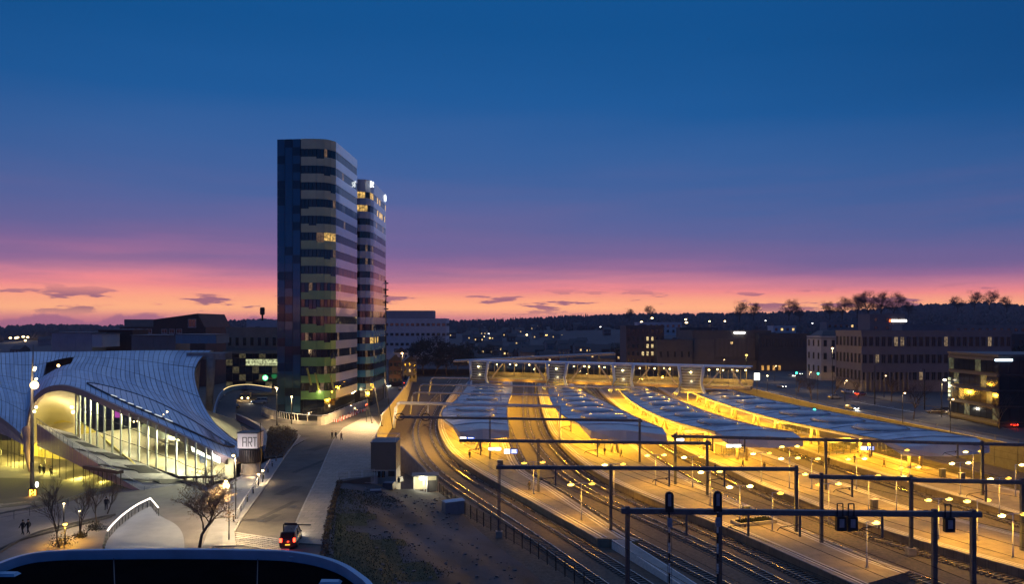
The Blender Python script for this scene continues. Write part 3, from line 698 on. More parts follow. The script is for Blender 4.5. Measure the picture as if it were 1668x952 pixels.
# ------------------------------------------------------------------ signals
def signal(px, lab, d_up):
    A, B = P(1012,833,4.7), P(1598,839,4.7); p = linex(A, B, px); p = Vector((p.x, p.y-.7, -5.3)); r = T('railway_signal', lab, 'railway signal', tuple(p), group='signals by the nearest gantry')
    for i in range(10):
        MB().tube([p+Vector((0,0,.2+i*1.1)), p+Vector((0,0,1.28+i*1.1))], .10, 8).obj('post_band', whiteline if i % 2 else darkmetal, r)
    MB().prism([(x, z) for x, z in [(-.42,-1.0),(.42,-1.0),(.42,.7),(.3,1.0),(-.3,1.0),(-.42,.7)]], -.12, .12)
    q = MB(); prof = [(-.45,-1.1),(.45,-1.1),(.45,.7),(.32,1.02),(0,1.12),(-.32,1.02),(-.45,.7)]; n = len(prof)
    for s in (-.14, .14): pass
    vs = [(p.x+x, p.y-.14, 6.2+z-.3+d_up) for x, z in prof]+[(p.x+x, p.y+.14, 6.2+z-.3+d_up) for x, z in prof]
    q._add(vs, [tuple(range(n)), tuple(range(2*n-1, n-1, -1))]+[(i, n+i, n+(i+1) % n, (i+1) % n) for i in range(n)]); q.obj('backboard', darkmetal, r)
    MB().box((p.x, p.y-.17, 6.1+d_up), (.34,.06,1.3)).obj('rear_cover', mat('signal_cover', (.30,.33,.38), .5, .3), r)
    MB().box((p.x, p.y-.17, 3.7+d_up), (.52,.3,.95)).obj('relay_box', mat('signal_cover', (.3,.3,.3)), r)
    q = MB()
    for s in (-.22, .22): q.tube([p+Vector((s,-.2,.2)), p+Vector((s,-.2,8.5))], .025, 4)
    for i in range(20): q.tube([p+Vector((-.22,-.2,.4+i*.4)), p+Vector((.22,-.2,.4+i*.4))], .02, 4)
    q.obj('ladder', galv, r)
signal(1088, 'tall black railway signal with striped post, standing alone before the nearest gantry', 0)
signal(1166, 'tall black railway signal beside the thick post of the nearest gantry', .1)
for i, (px, lab) in enumerate([(1366,'dark hooded signal box hanging from the middle of the nearest gantry'),(1384,'twin signal box hanging next to another in the middle of the nearest gantry'),(1541,'dark hooded signal box hanging beside the end posts of the nearest gantry')]):
    A, B = P(1012,833,4.7), P(1598,839,4.7); p = linex(A, B, px)+Vector((0,-.55,-1.0)); r = T('hanging_signal', lab, 'railway signal', tuple(p))
    MB().box(p, (1.05,.5,1.5)).obj('housing', darkmetal, r); MB().box(p+Vector((0,-.27,.1)), (.5,.04,.9)).obj('rear_cover', mat('signal_cover', (.3,.3,.3)), r)
    MB().bar(p+Vector((-.3,.2,.7)), p+Vector((-.3,.2,2.1)), .1).bar(p+Vector((.3,.2,.7)), p+Vector((.3,.2,2.1)), .1).bar(p+Vector((-.3,.2,2.1)), p+Vector((.3,.2,2.1)), .1).obj('hanger', darkmetal, r)

# ------------------------------------------------------------------ platform lamps
def make_double():
    r = T('platform_lamp', 'x', 'platform lamp', group='double-headed platform lamps')
    MB().tube([(0,0,0),(0,0,1.2),(0,0,5.5)], [.11,.09,.06], 8).obj('post', galv_pale, r, True); MB().tube([(-1.5,0,5.42),(0,0,5.5),(1.5,0,5.42)], .045, 6).obj('arm', galv_pale, r, True)
    for s in (-1, 1):
        MB().ell((s*1.65,0,5.47), .50,.22,.10, 10, 4).obj('lamp_head', galv, r, True); MB().ell((s*1.65,0,5.36), .52,.34,.22, 10, 5).obj('lens', lamp_sod, r, True)
        light(r, (s*1.65,0,5.05), 1500, SODIUM, .3, 'SPOT', 160)
    MB().box((0,0,.05), (.4,.4,.1)).obj('base_plate', concrete, r); return r
def make_single():
    r = T('platform_lamp', 'x', 'platform lamp', group='single-headed platform lamps')
    MB().tube([(0,0,0),(0,0,1.2),(0,0,5.5)], [.11,.09,.06], 8).obj('post', galv_pale, r, True); MB().tube([(0,0,5.45),(1.1,0,5.42)], .045, 6).obj('arm', galv_pale, r, True)
    MB().ell((1.2,0,5.47), .50,.22,.10, 10, 4).obj('lamp_head', galv, r, True); MB().ell((1.2,0,5.36), .52,.34,.22, 10, 5).obj('lens', lamp_sod, r, True); light(r, (1.2,0,5.05), 1600, SODIUM, .3, 'SPOT', 160)
    MB().box((0,0,.05), (.4,.4,.1)).obj('base_plate', concrete, r); return r
def lampspot(px, py): d = 23.6*FPX/(py-HZ); return ((px-834)/FPX*d, d, ZP)
D0 = None
DBL = [(869,753,'double-headed lamp in the middle of the curved platform, behind a gantry post'),(947,788,'double-headed lamp near the tapering end of the curved platform'),(1068,741,'double-headed lamp just before the nose of the second canopy'),
       (1157,768,'double-headed lamp in the middle of the second platform'),(1240,738,'double-headed lamp before the third canopy nose, on its street side'),(1286,727,'double-headed lamp under the tip of the third canopy nose'),(1286,746,'lower double-headed lamp before the third canopy nose'),
       (1585,735,'double-headed lamp just in front of the last canopy tip'),(1564,754,'double-headed lamp on the last platform, nearer than the canopy tip'),(1415,775,'double-headed lamp on the third platform above a long gantry beam'),
       (1592,815,'double-headed lamp on the third platform close to the far gantry post'),(1529,813,'double-headed lamp on the third platform left of the other near one'),
       (1000,756,'double-headed lamp on the second platform close to its curved street edge'),(1128,744,'double-headed lamp between the second and third canopy noses'),(1205,792,'double-headed lamp before the grass planter of the second platform'),(1350,788,'double-headed lamp beside the short stub gantry'),
       (1395,747,'double-headed lamp beneath the last canopy on its street side'),(1482,761,'double-headed lamp on the last platform left of the canopy tip'),(1628,779,'double-headed lamp on the last platform near the picture edge'),(1650,838,'double-headed lamp in the corner of the third platform')]
for x, y, lab in DBL:
    if D0 is None: D0 = make_double(); D0['label'] = lab; D0.location = lampspot(x, y); D0.rotation_euler.z = R(12)
    else: dup(D0, lab, lampspot(x, y), R(12))
S0_ = None
SGL = [(1300,772,'single-arm lamp beside the third platform gantry post'),(1258,803,'single-arm lamp above the grass planter on the second platform'),(1460,776,'single-arm lamp in front of the yellow wall on the third platform'),(1412,851,'single-arm lamp low on the third platform under the nearest gantry'),
       (1654,757,'single-arm lamp at the picture edge on the last platform'),(1322,747,'single-arm lamp on the third platform before its canopy'),(1468,733,'single-arm lamp under the last canopy nose')]
for x, y, lab in SGL:
    if S0_ is None: S0_ = make_single(); S0_['label'] = lab; S0_.location = lampspot(x, y); S0_.rotation_euler.z = R(8)
    else: dup(S0_, lab, lampspot(x, y), R(8))

lens_mats = [lamp_sod, emit('lamp_sodium_bright', (1,.70,.20), 11), emit('lamp_sodium_soft', (1,.56,.07), 3.2)]; lvr = random.Random(19)
for lo_ in [o_ for o_ in bpy.data.objects if o_.name.split('.')[0] == 'lens']:
    lo_.material_slots[0].link = 'OBJECT'; lo_.material_slots[0].material = lvr.choice(lens_mats); k_ = lvr.uniform(.75,1.15); lo_.scale = (1, k_, 1)
# ------------------------------------------------------------------ platform furniture
blue_sign = emit('sign_blue', (.08,.16,.75), 1.6); white_sign = emit('sign_white', (1,.97,.88), 4)
def board(px, py, lab, d, w=3.2, h=.9, half=True):
    p = PD(px, py, d); r = T('departure_board', lab, 'departure board', (p.x, p.y, ZP), group='lit signs over the platforms')
    MB().box((p.x, p.y+.08, p.z), (w+.1,.14,h+.1)).obj('case', darkmetal, r)
    if half: MB().box((p.x-w*.28, p.y-.02, p.z), (w*.42,.05,h)).obj('white_panel', white_sign, r); MB().box((p.x+w*.24, p.y-.02, p.z), (w*.5,.05,h)).obj('blue_panel', blue_sign, r)
    else: MB().box((p.x, p.y-.02, p.z), (w,.05,h)).obj('white_panel', white_sign, r)
    for s in (-w*.4, w*.4): MB().tube([(p.x+s, p.y+.1, p.z+h/2), (p.x+s, p.y+.1, 1.9)], .04, 5).obj('hanger', galv, r)
    for i in range(3): MB().box((p.x+w*.24, p.y-.055, p.z-.25+.25*i), (w*.36,.01,.07)).obj('text_line', white_sign, r)
board(761,716,'blue sign with lit white end beside the first canopy nose', 150, 3.0, .8); board(832,736,'blue and white departure board in front of the first canopy nose', 142, 2.6, .85); board(806,732,'plain white lit strip sign left of the first departure board', 143, 2.4, .5, False)
board(1195,727,'white lit sign beneath the third canopy', 150, 3.0, .6, False); board(1413,731,'blue and white sign under the last canopy nose', 143, 2.6, .7)
board(1108,717,'small white sign beneath the nose of the third canopy', 158, 1.6, .45, False)
glsh = glass('shelter_glass', (.9,.92,.85), .1)
def shelter(px, py, lab, w=7, dp=3, h=2.7, rz=.3):
    p = P(px, py, ZP); r = T('waiting_shelter', lab, 'shelter', tuple(p), rz, 'glazed waiting shelters')
    o = (0,0,0)
    MB().box((0,0,h+.1), (w+.5,dp+.5,.2)).obj('roof', galv_pale, r, o=o)
    for i in range(5):
        for y in (-dp/2, dp/2):
            MB().box((-w/2+w*i/4, y, h/2), (.1,.1,h)).obj('post', galv, r, o=o)
            if i < 4: MB().box((-w/2+w*(i+.5)/4, y, h/2+.1), (w/4-.14,.03,h-.4)).obj('pane', glsh, r, o=o)
    MB().box((0,.6,.45), (w*.7,.45,.08)).obj('bench_seat', mat('bench_wood', (.3,.2,.1), .6), r, o=o)
    for s in (-w*.28, w*.28): MB().box((s,.6,.2), (.08,.4,.4)).obj('bench_leg', galv, r, o=o)
    light(r, (p.x, p.y, p.z+h-.3), 160, WARM, .3)
for a in [(775,724,'glazed shelter under the first canopy nose',6.5,3.2,2.8,.35),(990,726,'glazed shelter under the second canopy nose',7,3,2.7,.4),(1130,722,'glazed shelter under the third canopy, street side',8,3,2.7,.4),(1190,742,'glazed shelter just inside the third canopy nose',6,2.6,2.5,.4),
          (1365,738,'long glazed shelter under the last canopy',9,3,2.7,.45),(1290,706,'glazed shelter deep under the last canopy',8,3,2.7,.45),(1450,738,'low glazed shelter at the tip of the last canopy',5,2.4,2.5,.4)]: shelter(*a)
def cabinet(px, py, lab, sz=(1.0,.6,1.5), m=None, z=ZP, rz=.3):
    p = P(px, py, z); r = T('platform_cabinet', lab, 'cabinet', tuple(p), rz); o = (0,0,0); m = m or galv
    MB().box((0,0,sz[2]/2+.06), sz).obj('body', m, r, o=o); MB().box((0,0,sz[2]+.1), (sz[0]+.12,sz[1]+.12,.08)).obj('lid', galv_pale, r, o=o)
    MB().box((-sz[0]*.23,-sz[1]/2-.015,sz[2]/2+.06), (sz[0]*.42,.03,sz[2]*.85)).obj('door', m, r, o=o); MB().box((sz[0]*.23,-sz[1]/2-.015,sz[2]/2+.06), (sz[0]*.42,.03,sz[2]*.85)).obj('door', m, r, o=o)
    MB().box((0,0,.03), (sz[0]+.06,sz[1]+.06,.06)).obj('plinth', concrete, r, o=o)
for a in [(815,763,'small dark cabinet on the curved platform behind a gantry post'),(1424,831,'grey cabinet on the third platform under the gantry'),(1567,785,'grey cabinet in the middle of the last platform'),(1215,842,'dark wire-mesh bin cabinet left of the grass planter'),(1389,733,'grey vending cabinet under the last canopy'),(1535,778,'pair-door cabinet at the foot of a lamp on the last platform')]: cabinet(*a)
p = P(1228,853,ZP); r = T('planter', 'kerbed grass planter on the second platform', 'planter', tuple(p), .35); o = (0,0,0)
for s in (-1,1): MB().box((0,s*1.1,.25), (6.4,.25,.5)).obj('kerb', concrete, r, o=o); MB().box((s*3.1,0,.25), (.25,1.94,.5)).obj('kerb', concrete, r, o=o)
q = MB(); gr = random.Random(5)
for _ in range(500):
    x, y = gr.uniform(-2.9,2.9), gr.uniform(-.95,.95); a = gr.uniform(0,3.1); q._add([(x-.12*math.cos(a),y-.12*math.sin(a),.3),(x+.12*math.cos(a),y+.12*math.sin(a),.3),(x,y,.3+gr.uniform(.2,.5))],[(0,1,2)])
tag(q.obj('grass', MATS['grass_blade'], r, o=o), None, None, kind='stuff'); MB().box((0,0,.18), (5.95,1.95,.25)).obj('soil', dirt, r, o=o)
# train standing between the second and third platform
tp = resample(zset(TR[5][0], 0), 2.0); tp = [p for p in tp if 196 < p.y < 330]
if tp[0].y > tp[-1].y: tp = tp[::-1]
r = T('train', 'yellow train with dark roof standing at the second platform', 'train', (tp[0].x, tp[0].y, ZR))
yel = mat('train_yellow', (.62,.40,.03), .35, scale=.5, var=.1, coat=.3)
MB().wall(tp, ZR+.45, ZR+3.1, 2.75).obj('body', yel, r); MB().wall(tp, ZR+3.11, ZR+3.75, 2.3).obj('roof', mat('train_roof', (.05,.05,.055), .6), r)
MB().wall(tp, ZR+.15, ZR+.44, 2.2).obj('underframe', darkmetal, r)
for i in range(0, len(tp)-2, 1):
    for s in (-1, 1):
        e = offset(tp, s*1.40); a, b = e[i], e[i].lerp(e[i+1], .82); MB().wall([a, b], ZR+1.5, ZR+2.45, .05).obj('window', darkglass if i % 3 else mat('train_lit', (.3,.2,.08)), r)
t = (tp[0]-tp[1]).normalized(); f = tp[0]+t*.06; sd = Vector((t.y,-t.x,0))
MB().bar(f-sd*1.1+Vector((0,0,ZR+2.3)), f+sd*1.1+Vector((0,0,ZR+2.3)), .1, .9).obj('windscreen', darkglass, r)
for s in (-.9,.9): MB().ell(f+sd*s+Vector((0,0,ZR+1.1)), .15,.1,.15, 8, 4).obj('tail_lamp', emit('red_lamp', (1,.04,.02), 8), r)
# ------------------------------------------------------------------ station hall with the folded zinc roof
HL = T('station_hall', 'sculpted station hall with swooping blue-grey zinc roof and tall lit glass front', 'station hall', (-75,140,0))
Fc = cr([PD(*a) for a in [(-70,640,152),(-30,662,150),(0,680,148),(22,697,145.5),(40,712,143),(44,690,142),(52,655,141),(72,634,140),(100,628,138),(130,635,136),(160,648,133),(200,666,129),(240,683,126),(290,706,121),(340,732,117.5),(374,748,121),(398,743,126)]], 6)
Bc = cr([PD(*a) for a in [(-70,574,222),(0,575,220),(60,572,219),(120,573,218),(180,572,217),(250,571,216),(348,571,215)]], 10)
Lc = cr([PD(*a) for a in [(-70,640,152),(-68,622,165),(-68,600,185),(-70,574,222)]], 8)
Rc = cr([PD(*a) for a in [(398,743,126),(402,736,128),(393,724,131),(371,708,137),(349,688,144),(331,660,156),(320,630,172),(317,604,188),(328,583,203),(348,571,215)]], 5)
def at(c, t):
    x = max(0, min(.99999, t))*(len(c)-1); i = int(x); return c[i].lerp(c[i+1], x-i)
def ulen(c):
    L = [0]
    for a, b in zip(c, c[1:]): L.append(L[-1]+(b-a).length)
    return [l/L[-1] for l in L]
# front curve parameter: by picture of the plan, so columns fan towards the back
def S(u, v):
    F, B, L, R__ = at(Fc, u), at(Bc, u**1.0), at(Lc, v), at(Rc, v)
    p = F*(1-v)+B*v + (L-Lc[0].lerp(Lc[-1], v))*(1-u)**2 + (R__-Rc[0].lerp(Rc[-1], v))*u**5
    p.z += max(0, B.z-F.z)*(v**.72-v)*(1-u**5)*.8 - 2.2*math.exp(-((u-.36)/.10)**2-((v-.62)/.25)**2)
    return p
_SG = [S(i/110, j/50) for i in range(111) for j in range(51)]
def roofz(x, y): return min(((p.x-x)**2+(p.y-y)**2, p.z) for p in _SG)[1]
shell = MB(); NU, NV = 64, 28
grid = [[S(i/NU, j/NV)-Vector((0,0,.14)) for j in range(NV+1)] for i in range(NU+1)]
low = [[p-Vector((0,0,.55)) for p in row] for row in grid]
for i in range(NU):
    for j in range(NV):
        if .37 < (i+.5)/NU < .50 and .62 < (j+.5)/NV < .88: continue
        shell.quad(grid[i][j], grid[i][j+1], grid[i+1][j+1], grid[i+1][j]); shell.quad(low[i+1][j], low[i+1][j+1], low[i][j+1], low[i][j])
shell.obj('roof_shell', zinc_dark, HL, True)
fas = MB(); fr_ = [S(i/128, 0) for i in range(129)]
fas.strip([p-Vector((0,.05,1.05)) for p in fr_], [p+Vector((0,-.12,.06)) for p in fr_]); fas.strip([p+Vector((0,-.12,.06)) for p in fr_], [p+Vector((0,.5,.10)) for p in fr_])
fas.strip([p+Vector((.1,1.2,-1.05)) for p in fr_], [p-Vector((0,.05,1.05)) for p in fr_])
fas.obj('roof_fascia', mat('fascia', (.33,.27,.27), .5, .2, scale=.4, var=.12), HL, True)
side = MB(); sr = [S(1, j/60) for j in range(61)]
side.strip([p+Vector((.02,0,.05)) for p in sr], [p+Vector((-.3,0,-.95)) for p in sr]); side.obj('side_fascia', mat('fascia', (.3,.3,.3)), HL, True)
# zinc sheets: long curved strips laid in rows, joints open to the dark shell
pu, pv = 56, 5; pr = random.Random(11)
zincs = [zinc, mat('zinc_sheet_b', (.34,.46,.61), .45, .35, scale=.35, var=.2), mat('zinc_sheet_c', (.45,.58,.72), .40, .35, scale=.35, var=.2)]
HOLE = lambda u, v: .37 < u < .50 and .62 < v < .88
def lens(u):                                  # skylight band on the near flank, in roof coordinates
    if not .58 < u < .965: return None
    t = (u-.58)/.385; c = .12+.02*t; w = .10*math.sin(math.pi*t)**.8; return (c-w*.75, c+w*1.15)
nsheet = 0
for j in range(pv):
    v0, v1 = j/pv, (j+1)/pv
    for i in range(pu):
        u0, u1 = i/pu, (i+1)/pu; sk = .55*(1/pu)
        if HOLE((u0+u1)/2, (v0+v1)/2): continue
        q = MB(); a_, b_ = [], []
        n = 11
        for k in range(n+1):
            v = v0+(v1-v0)*(.012+.976*k/n); sh = sk*math.sin(v*7+u0*3)
            uu0 = min(1, max(0, u0+sh+.05/pu)); uu1 = min(1, max(0, u1+sh-.05/pu))
            a_.append(S(uu0, v)); b_.append(S(uu1, v))
        mids = [(p+r_)/2+((S(min(1,max(0,(u0+u1)/2+sk*math.sin((v0+(v1-v0)*k/n)*7+u0*3))), v0+(v1-v0)*(.012+.976*k/n)))-(p+r_)/2) for k, (p, r_) in enumerate(zip(a_, b_))]
        q.strip(a_, mids); q.strip(mids, b_)
        q.obj('zinc_sheet', zincs[pr.randrange(3)], HL, True); nsheet += 1
# dark recess in the roof
hm = MB(); hp = [S(.37,.62), S(.50,.62), S(.50,.88), S(.37,.88)]; dn = Vector((0,0,-3))
for a, b in zip(hp, hp[1:]+hp[:1]): hm.quad(a, b, b+dn, a+dn)
hm.quad(*[p+dn*.9 for p in hp]); hm.obj('roof_recess', mat('recess', (.05,.04,.045), .6), HL)
c = sum(hp, Vector())/4; MB().ell(c-Vector((0,0,.9)), .35,.35,.35, 8, 5).obj('recess_lamp', lamp_hot, HL); light(HL, c-Vector((0,0,.6)), 120, (1,.5,.2), .3)
# skylight panes
for i in range(22):
    u0, u1 = .585+i*.375/22, .585+(i+.9)*.375/22; l0, l1 = lens(u0+.001), lens(min(.964,u1))
    q = MB(); up = Vector((0,-.05,.22)); ps = [S(u0,l0[0])+up, S(u1,l1[0])+up, S(u1,l1[1])+up, S(u0,l0[1])+up]
    q._add(ps+[p-Vector((0,0,.1)) for p in ps], [(0,1,2,3),(7,6,5,4),(0,4,5,1),(1,5,6,2),(2,6,7,3),(3,7,4,0)]); q.obj('skylight_pane', mat('skylight', (.05,.13,.24), .12, .5, var=.1), HL)
for k in (0, 1):
    MB().tube([S(.582+t*.381/30, (lens(.5825+t*.38/30) or (.12,.12))[k])+Vector((0,0,.18)) for t in range(31)], .14, 5).obj('skylight_frame', zinc_dark, HL, True)
for i in range(7):
    u = .66+i*.022; l = lens(u); MB().bar(S(u,l[0])+Vector((0,-.1,.35)), S(u+.014,l[0]+.004)+Vector((0,-.1,.35)), .22, .08).obj('skylight_lamp', emit('sky_strip', (.85,.92,1), .8), HL)
# --- glass front: vertical plane from A (near the sign column) to B (under the arch)
GA, GB = Vector((-46.8,115.2,0)), Vector((-82,138,5.0)); gd = (GB-GA); gd.z = 0; gn = Vector((-gd.y, gd.x, 0)).normalized()
if gn.y < 0: gn = -gn
TOPS = [(345,738),(335,733),(319,725),(303,717),(287,710),(271,703),(255,696),(241,689),(226,683),(211,677),(197,671),(183,665),(170,659),(158,653),(147,648),(138,644),(130,642),(124,641)]
BOTS = [786,788,786,782,773,769,763,759,752,748,744,738,734,729,724,719,714,709]
def gpt(px, py):
    p = linex(Vector((GA.x,GA.y,0)), Vector((GB.x,GB.y,0)), px); return PD(px, py, p.y)
fg = glass('hall_glass', (.93,.95,.85), .10); mull = mat('mullion', (.62,.66,.55), .4, .2, var=.1)
cols = [(gpt(x, b), gpt(x, t)+Vector((0,0,.3))) for (x, t), b in zip(TOPS, BOTS)]
for i, (lo, hi) in enumerate(cols):
    MB().bar(lo-Vector((0,0,.3)), hi, .22, .34).obj('mullion', mull, HL)
    if i:
        l0, h0 = cols[i-1]
        for a, b in ((.0,.34),(.35,.67),(.68,1)):
            f = lambda lo_, hi_, t: lo_.lerp(hi_, t)
            q = MB()._add([f(l0,h0,a)+gn*.1, f(lo,hi,a)+gn*.1, f(lo,hi,b)+gn*.1, f(l0,h0,b)+gn*.1], [(0,1,2,3)]); q.obj('pane', fg, HL)
        for t in (.345,.675): MB().bar(l0.lerp(h0, t), lo.lerp(hi, t), .07, .09).obj('transom', mat('transom', (.2,.22,.16), .5), HL)
# interior: floor, creamy back wall, balcony ring, bright counter
bw = []
for (lo, hi), (x, t) in zip(cols, TOPS):
    f = (GA.x-lo.x)/(GA.x-GB.x); dep = 4+19*ss(f*1.6); bw.append((lo+gn*dep, f))
wallpts = [p for p, f in bw]
iw = MB(); zt = [min(roofz(p.x, p.y), roofz(p.x+1, p.y-1))-.25 for p, f in bw]
iw.strip([Vector((p.x,p.y,-.5)) for p in wallpts], [Vector((p.x,p.y,z)) for p, z in zip(wallpts, zt)]); iw.obj('inner_wall', cream, HL, True)
fl = MB(); fl.strip([lo for lo, hi in cols], [Vector((p.x, p.y, lo.z)) for p, (lo, hi) in zip(wallpts, cols)]); fl.obj('hall_floor', mat('hall_floor', (.4,.35,.24), .4, scale=.5, var=.15), HL)
cc = gpt(212, 712)+gn*8.0
ring = []
for k in range(33):
    a = 2*math.pi*k/32; ring.append(cc+gd.normalized()*8.0*math.cos(a)+gn*3.6*math.sin(a))
MB().strip([p-Vector((0,0,.7)) for p in ring], [p+Vector((0,0,.9)) for p in ring]).obj('balcony_parapet', mat('balcony', (.62,.68,.56), .5, var=.08), HL, True)
MB().prism([(p.x,p.y) for p in ring[:-1]], cc.z-.9, cc.z-.72).obj('balcony_floor', cream, HL)
q = MB(); rr = [cc+Vector((0,0,1.5))+gd.normalized()*4.6*math.cos(2*math.pi*k/24)+gn*2.2*math.sin(2*math.pi*k/24) for k in range(25)]
q.strip([p-Vector((0,0,.55)) for p in rr], [p+Vector((0,0,.75)) for p in rr]); q.obj('light_ring', emit('hall_ring', (1,.95,.55), 3.2), HL, True)
p = gpt(318,745)+gn*3.2; q = MB()
q.hexa([gpt(300,738)+gn*1.4, gpt(345,758)+gn*1.4, gpt(345,758)+gn*1.5, gpt(300,738)+gn*1.5, gpt(297,724)+gn*1.4, gpt(345,748)+gn*1.4, gpt(345,748)+gn*1.5, gpt(297,724)+gn*1.5]); q.obj('lit_counter', emit('hall_white', (.95,1,.82), 3.5), HL)
MB().bar(gpt(300,776)+gn*-.4, gpt(352,776)+gn*-.4, 1.4, .35).obj('entrance_lintel', mat('lintel', (.06,.05,.05), .5), HL)
for px in (303,318,323,334,350):
    MB().bar(gpt(px,778)-gn*.3, gpt(px,793)-gn*.3, .14).obj('entrance_post', darkmetal, HL)
MB().box(gpt(311,750)+gn*2.2, (1.1,.2,1.6)).obj('poster', mat('poster_blue', (.05,.12,.35), .5, scale=1.5, c2=(.3,.3,.35)), HL)
p = gpt(165,672)+gn*3; MB().box(p, (1.0,.2,2.6)).obj('magenta_screen', emit('magenta', (.6,.10,.55), .8), HL)
for i in range(11): MB().ell(gpt(172+i*6, 690-1.2*i+4*math.sin(i))+gn*4.5, .14,.14,.14, 6, 4).obj('bulb', lamp_warm, HL)
for px, py, dd, w_ in [(150,668,6,5500),(200,690,9,8000),(245,715,5,5500),(290,738,4,3500),(330,756,1.6,800)]: light(HL, gpt(px,py)+gn*dd, w_, HALL, .8)
# --- open niche under the arch
a1 = [PD(*a) for a in [(40,735,143),(43,700,142.4),(50,668,141.6),(68,646,140.8),(98,637,139),(126,643,137.5),(130,652,137)]]
a2 = [PD(*a) for a in [(64,718,151),(66,706,152),(74,696,153),(88,690,154),(104,688,153),(118,690,149),(122,700,146)]]
c1, c2 = cr(a1, 6), cr(a2, 6); q = MB()
for k in range(6): q.strip([p.lerp(r_, k/6) for p, r_ in zip(c1, c2)], [p.lerp(r_, (k+1)/6) for p, r_ in zip(c1, c2)])
q.obj('niche_vault', cream, HL, True)
MB()._add([c2[0]-Vector((0,0,2))]+c2+[c2[-1]-Vector((0,0,2))], [tuple(range(len(c2)+2))]).obj('niche_back', cream, HL)
light(HL, PD(92,672,142), 700, (1,.78,.40), .4); light(HL, PD(118,668,140), 160, (1,.85,.4), .3)
for px, py in ((117,664),(119,672)): MB().ell(PD(px,py,139), .28,.28,.28, 8, 5).obj('niche_lamp', lamp_warm, HL)
# --- raised deck, its pink flank and the lower glazed front
DE = [(235,803,111.0),(200,783,113),(160,757,117.5),(118,731,122),(90,712,130),(60,691,141)]      # outer edge of the deck
de = cr([PD(*a) for a in DE], 5)
di = cr([gpt(345,790), gpt(300,783), gpt(240,759), gpt(180,737), gpt(140,720), gpt(118,706)], 5)
DK = T('station_deck', 'raised grey stone deck with dark stair panels in front of the glass hall', 'deck', (-65,120,0))
n = 25; MB().strip([p-Vector((0,0,.02)) for p in de], di).obj('deck_slab', deckm, DK)
MB().strip([p+Vector((0,0,.02)) for p in de], [p+Vector((.25,.25,.02)) for p in de]).obj('deck_kerb', concrete, DK)
for t0, w, s0, s1 in [(.12,.10,.45,.93),(.30,.10,.5,.93),(.48,.10,.52,.93),(.66,.10,.5,.93),(.82,.08,.45,.9)]:      # flights of dark steps
    for k in range(7):
        ta, tb = t0+w*k/7, t0+w*(k+.7)/7
        A_, B_ = at(de, ta), at(di, ta); C_, D_ = at(de, tb), at(di, tb); up = Vector((0,0,.06))
        ps = [A_.lerp(B_, s0)+up, A_.lerp(B_, s1)+up, C_.lerp(D_, s1)+up, C_.lerp(D_, s0)+up]
        MB()._add(ps+[p-Vector((0,0,.16)) for p in ps], [(0,1,2,3),(0,4,5,1),(1,5,6,2),(2,6,7,3),(3,7,4,0)]).obj('step', mat('step_dark', (.035,.035,.04), .8), DK)
for t in (.22,.40,.60):
    A_, B_ = at(de, t), at(di, max(0,t-.12)); MB().bar(A_+Vector((0,0,.03)), A_.lerp(B_,.5)+Vector((0,0,.03)), .9, .1).obj('drain_channel', mat('step_dark', (.03,)*3), DK)
MB().tube([p+Vector((0,0,1.0)) for p in de], .05, 5).obj('handrail', galv_pale, DK, True)
for p in resample(de, 2.6): MB().tube([p, p+Vector((0,0,1.0))], .03, 5).obj('baluster', galv, DK)
fb = [p.copy() for p in de]; bandlow = []
BB = [(235,805,111.0),(200,793,112.8),(160,776,117.2),(118,754,121.8),(90,741,129.5),(60,727,140)]; bb = cr([PD(*a) for a in BB], 5)
LO = T('lower_entrance', 'yellow-lit lower glass entrance under a pink panelled band', 'entrance', (-80,130,-2))
for i in range(len(de)-1):
    MB()._add([de[i], de[i].lerp(de[i+1],.97), bb[i].lerp(bb[i+1],.97), bb[i]], [(3,2,1,0)]).obj('pink_panel', copperband, LO)
gb = [Vector((p.x, p.y+.3, zg(p.x,p.y)-.05)) for p in bb]; bbg = [p+Vector((0,.3,0)) for p in bb]
for i in range(3, len(bb)-1):
    q = MB()._add([gb[i], gb[i+1], bbg[i+1], bbg[i]], [(0,1,2,3)]); q.obj('pane', fg, LO); 
    if i % 2: MB().bar(gb[i], bbg[i]+Vector((0,0,.2)), .08, .08).obj('mullion', darkmetal, LO)
lw = [(-75,640,0)]
e_l = [PD(-70,690,149), PD(0,707,146.5), PD(22,717,144), PD(44,729,141.5)]; t_l = [S(u, 0)-Vector((0,0,.9)) for u in (0,.08,.15,.235)]
e2, t2 = cr(e_l, 3), cr(t_l, 3)
for i in range(len(e2)-1): MB()._add([e2[i], e2[i].lerp(e2[i+1],.97), t2[i].lerp(t2[i+1],.97), t2[i]], [(0,1,2,3)]).obj('pink_panel', copperband, LO)
for i in range(len(e2)-1):
    a, b = e2[i]+Vector((0,.3,0)), e2[i+1]+Vector((0,.3,0)); al, bl_ = Vector((a.x,a.y,zg(a.x,a.y)-.1)), Vector((b.x,b.y,zg(b.x,b.y)-.1))
    MB()._add([al, bl_, b, a], [(0,1,2,3)]).obj('pane', fg, LO); MB().bar(al, a, .08, .08).obj('mullion', darkmetal, LO); MB().bar(al.lerp(a,.5), bl_.lerp(b,.5), .08).obj('transom', darkmetal, LO)
# rear wall and floor of the lower hall
lwp = [Vector((-110,162,0)), Vector((-92,152,0)), Vector((-78,140,0)), Vector((-66,127,0)), Vector((-57,116,0))]
MB().wall(lwp, -4, [8,7,4,2,.5], .3).obj('inner_wall', mat('lower_wall', (.66,.56,.16), .6, scale=.3, var=.15), LO)
for px, py, d_, w_ in [(-20,728,152,3600),(25,738,149,3600),(80,752,137,3400),(125,770,125,2400),(165,784,119,1300)]: light(LO, PD(px,py,d_), w_, (1,.80,.16), .5)
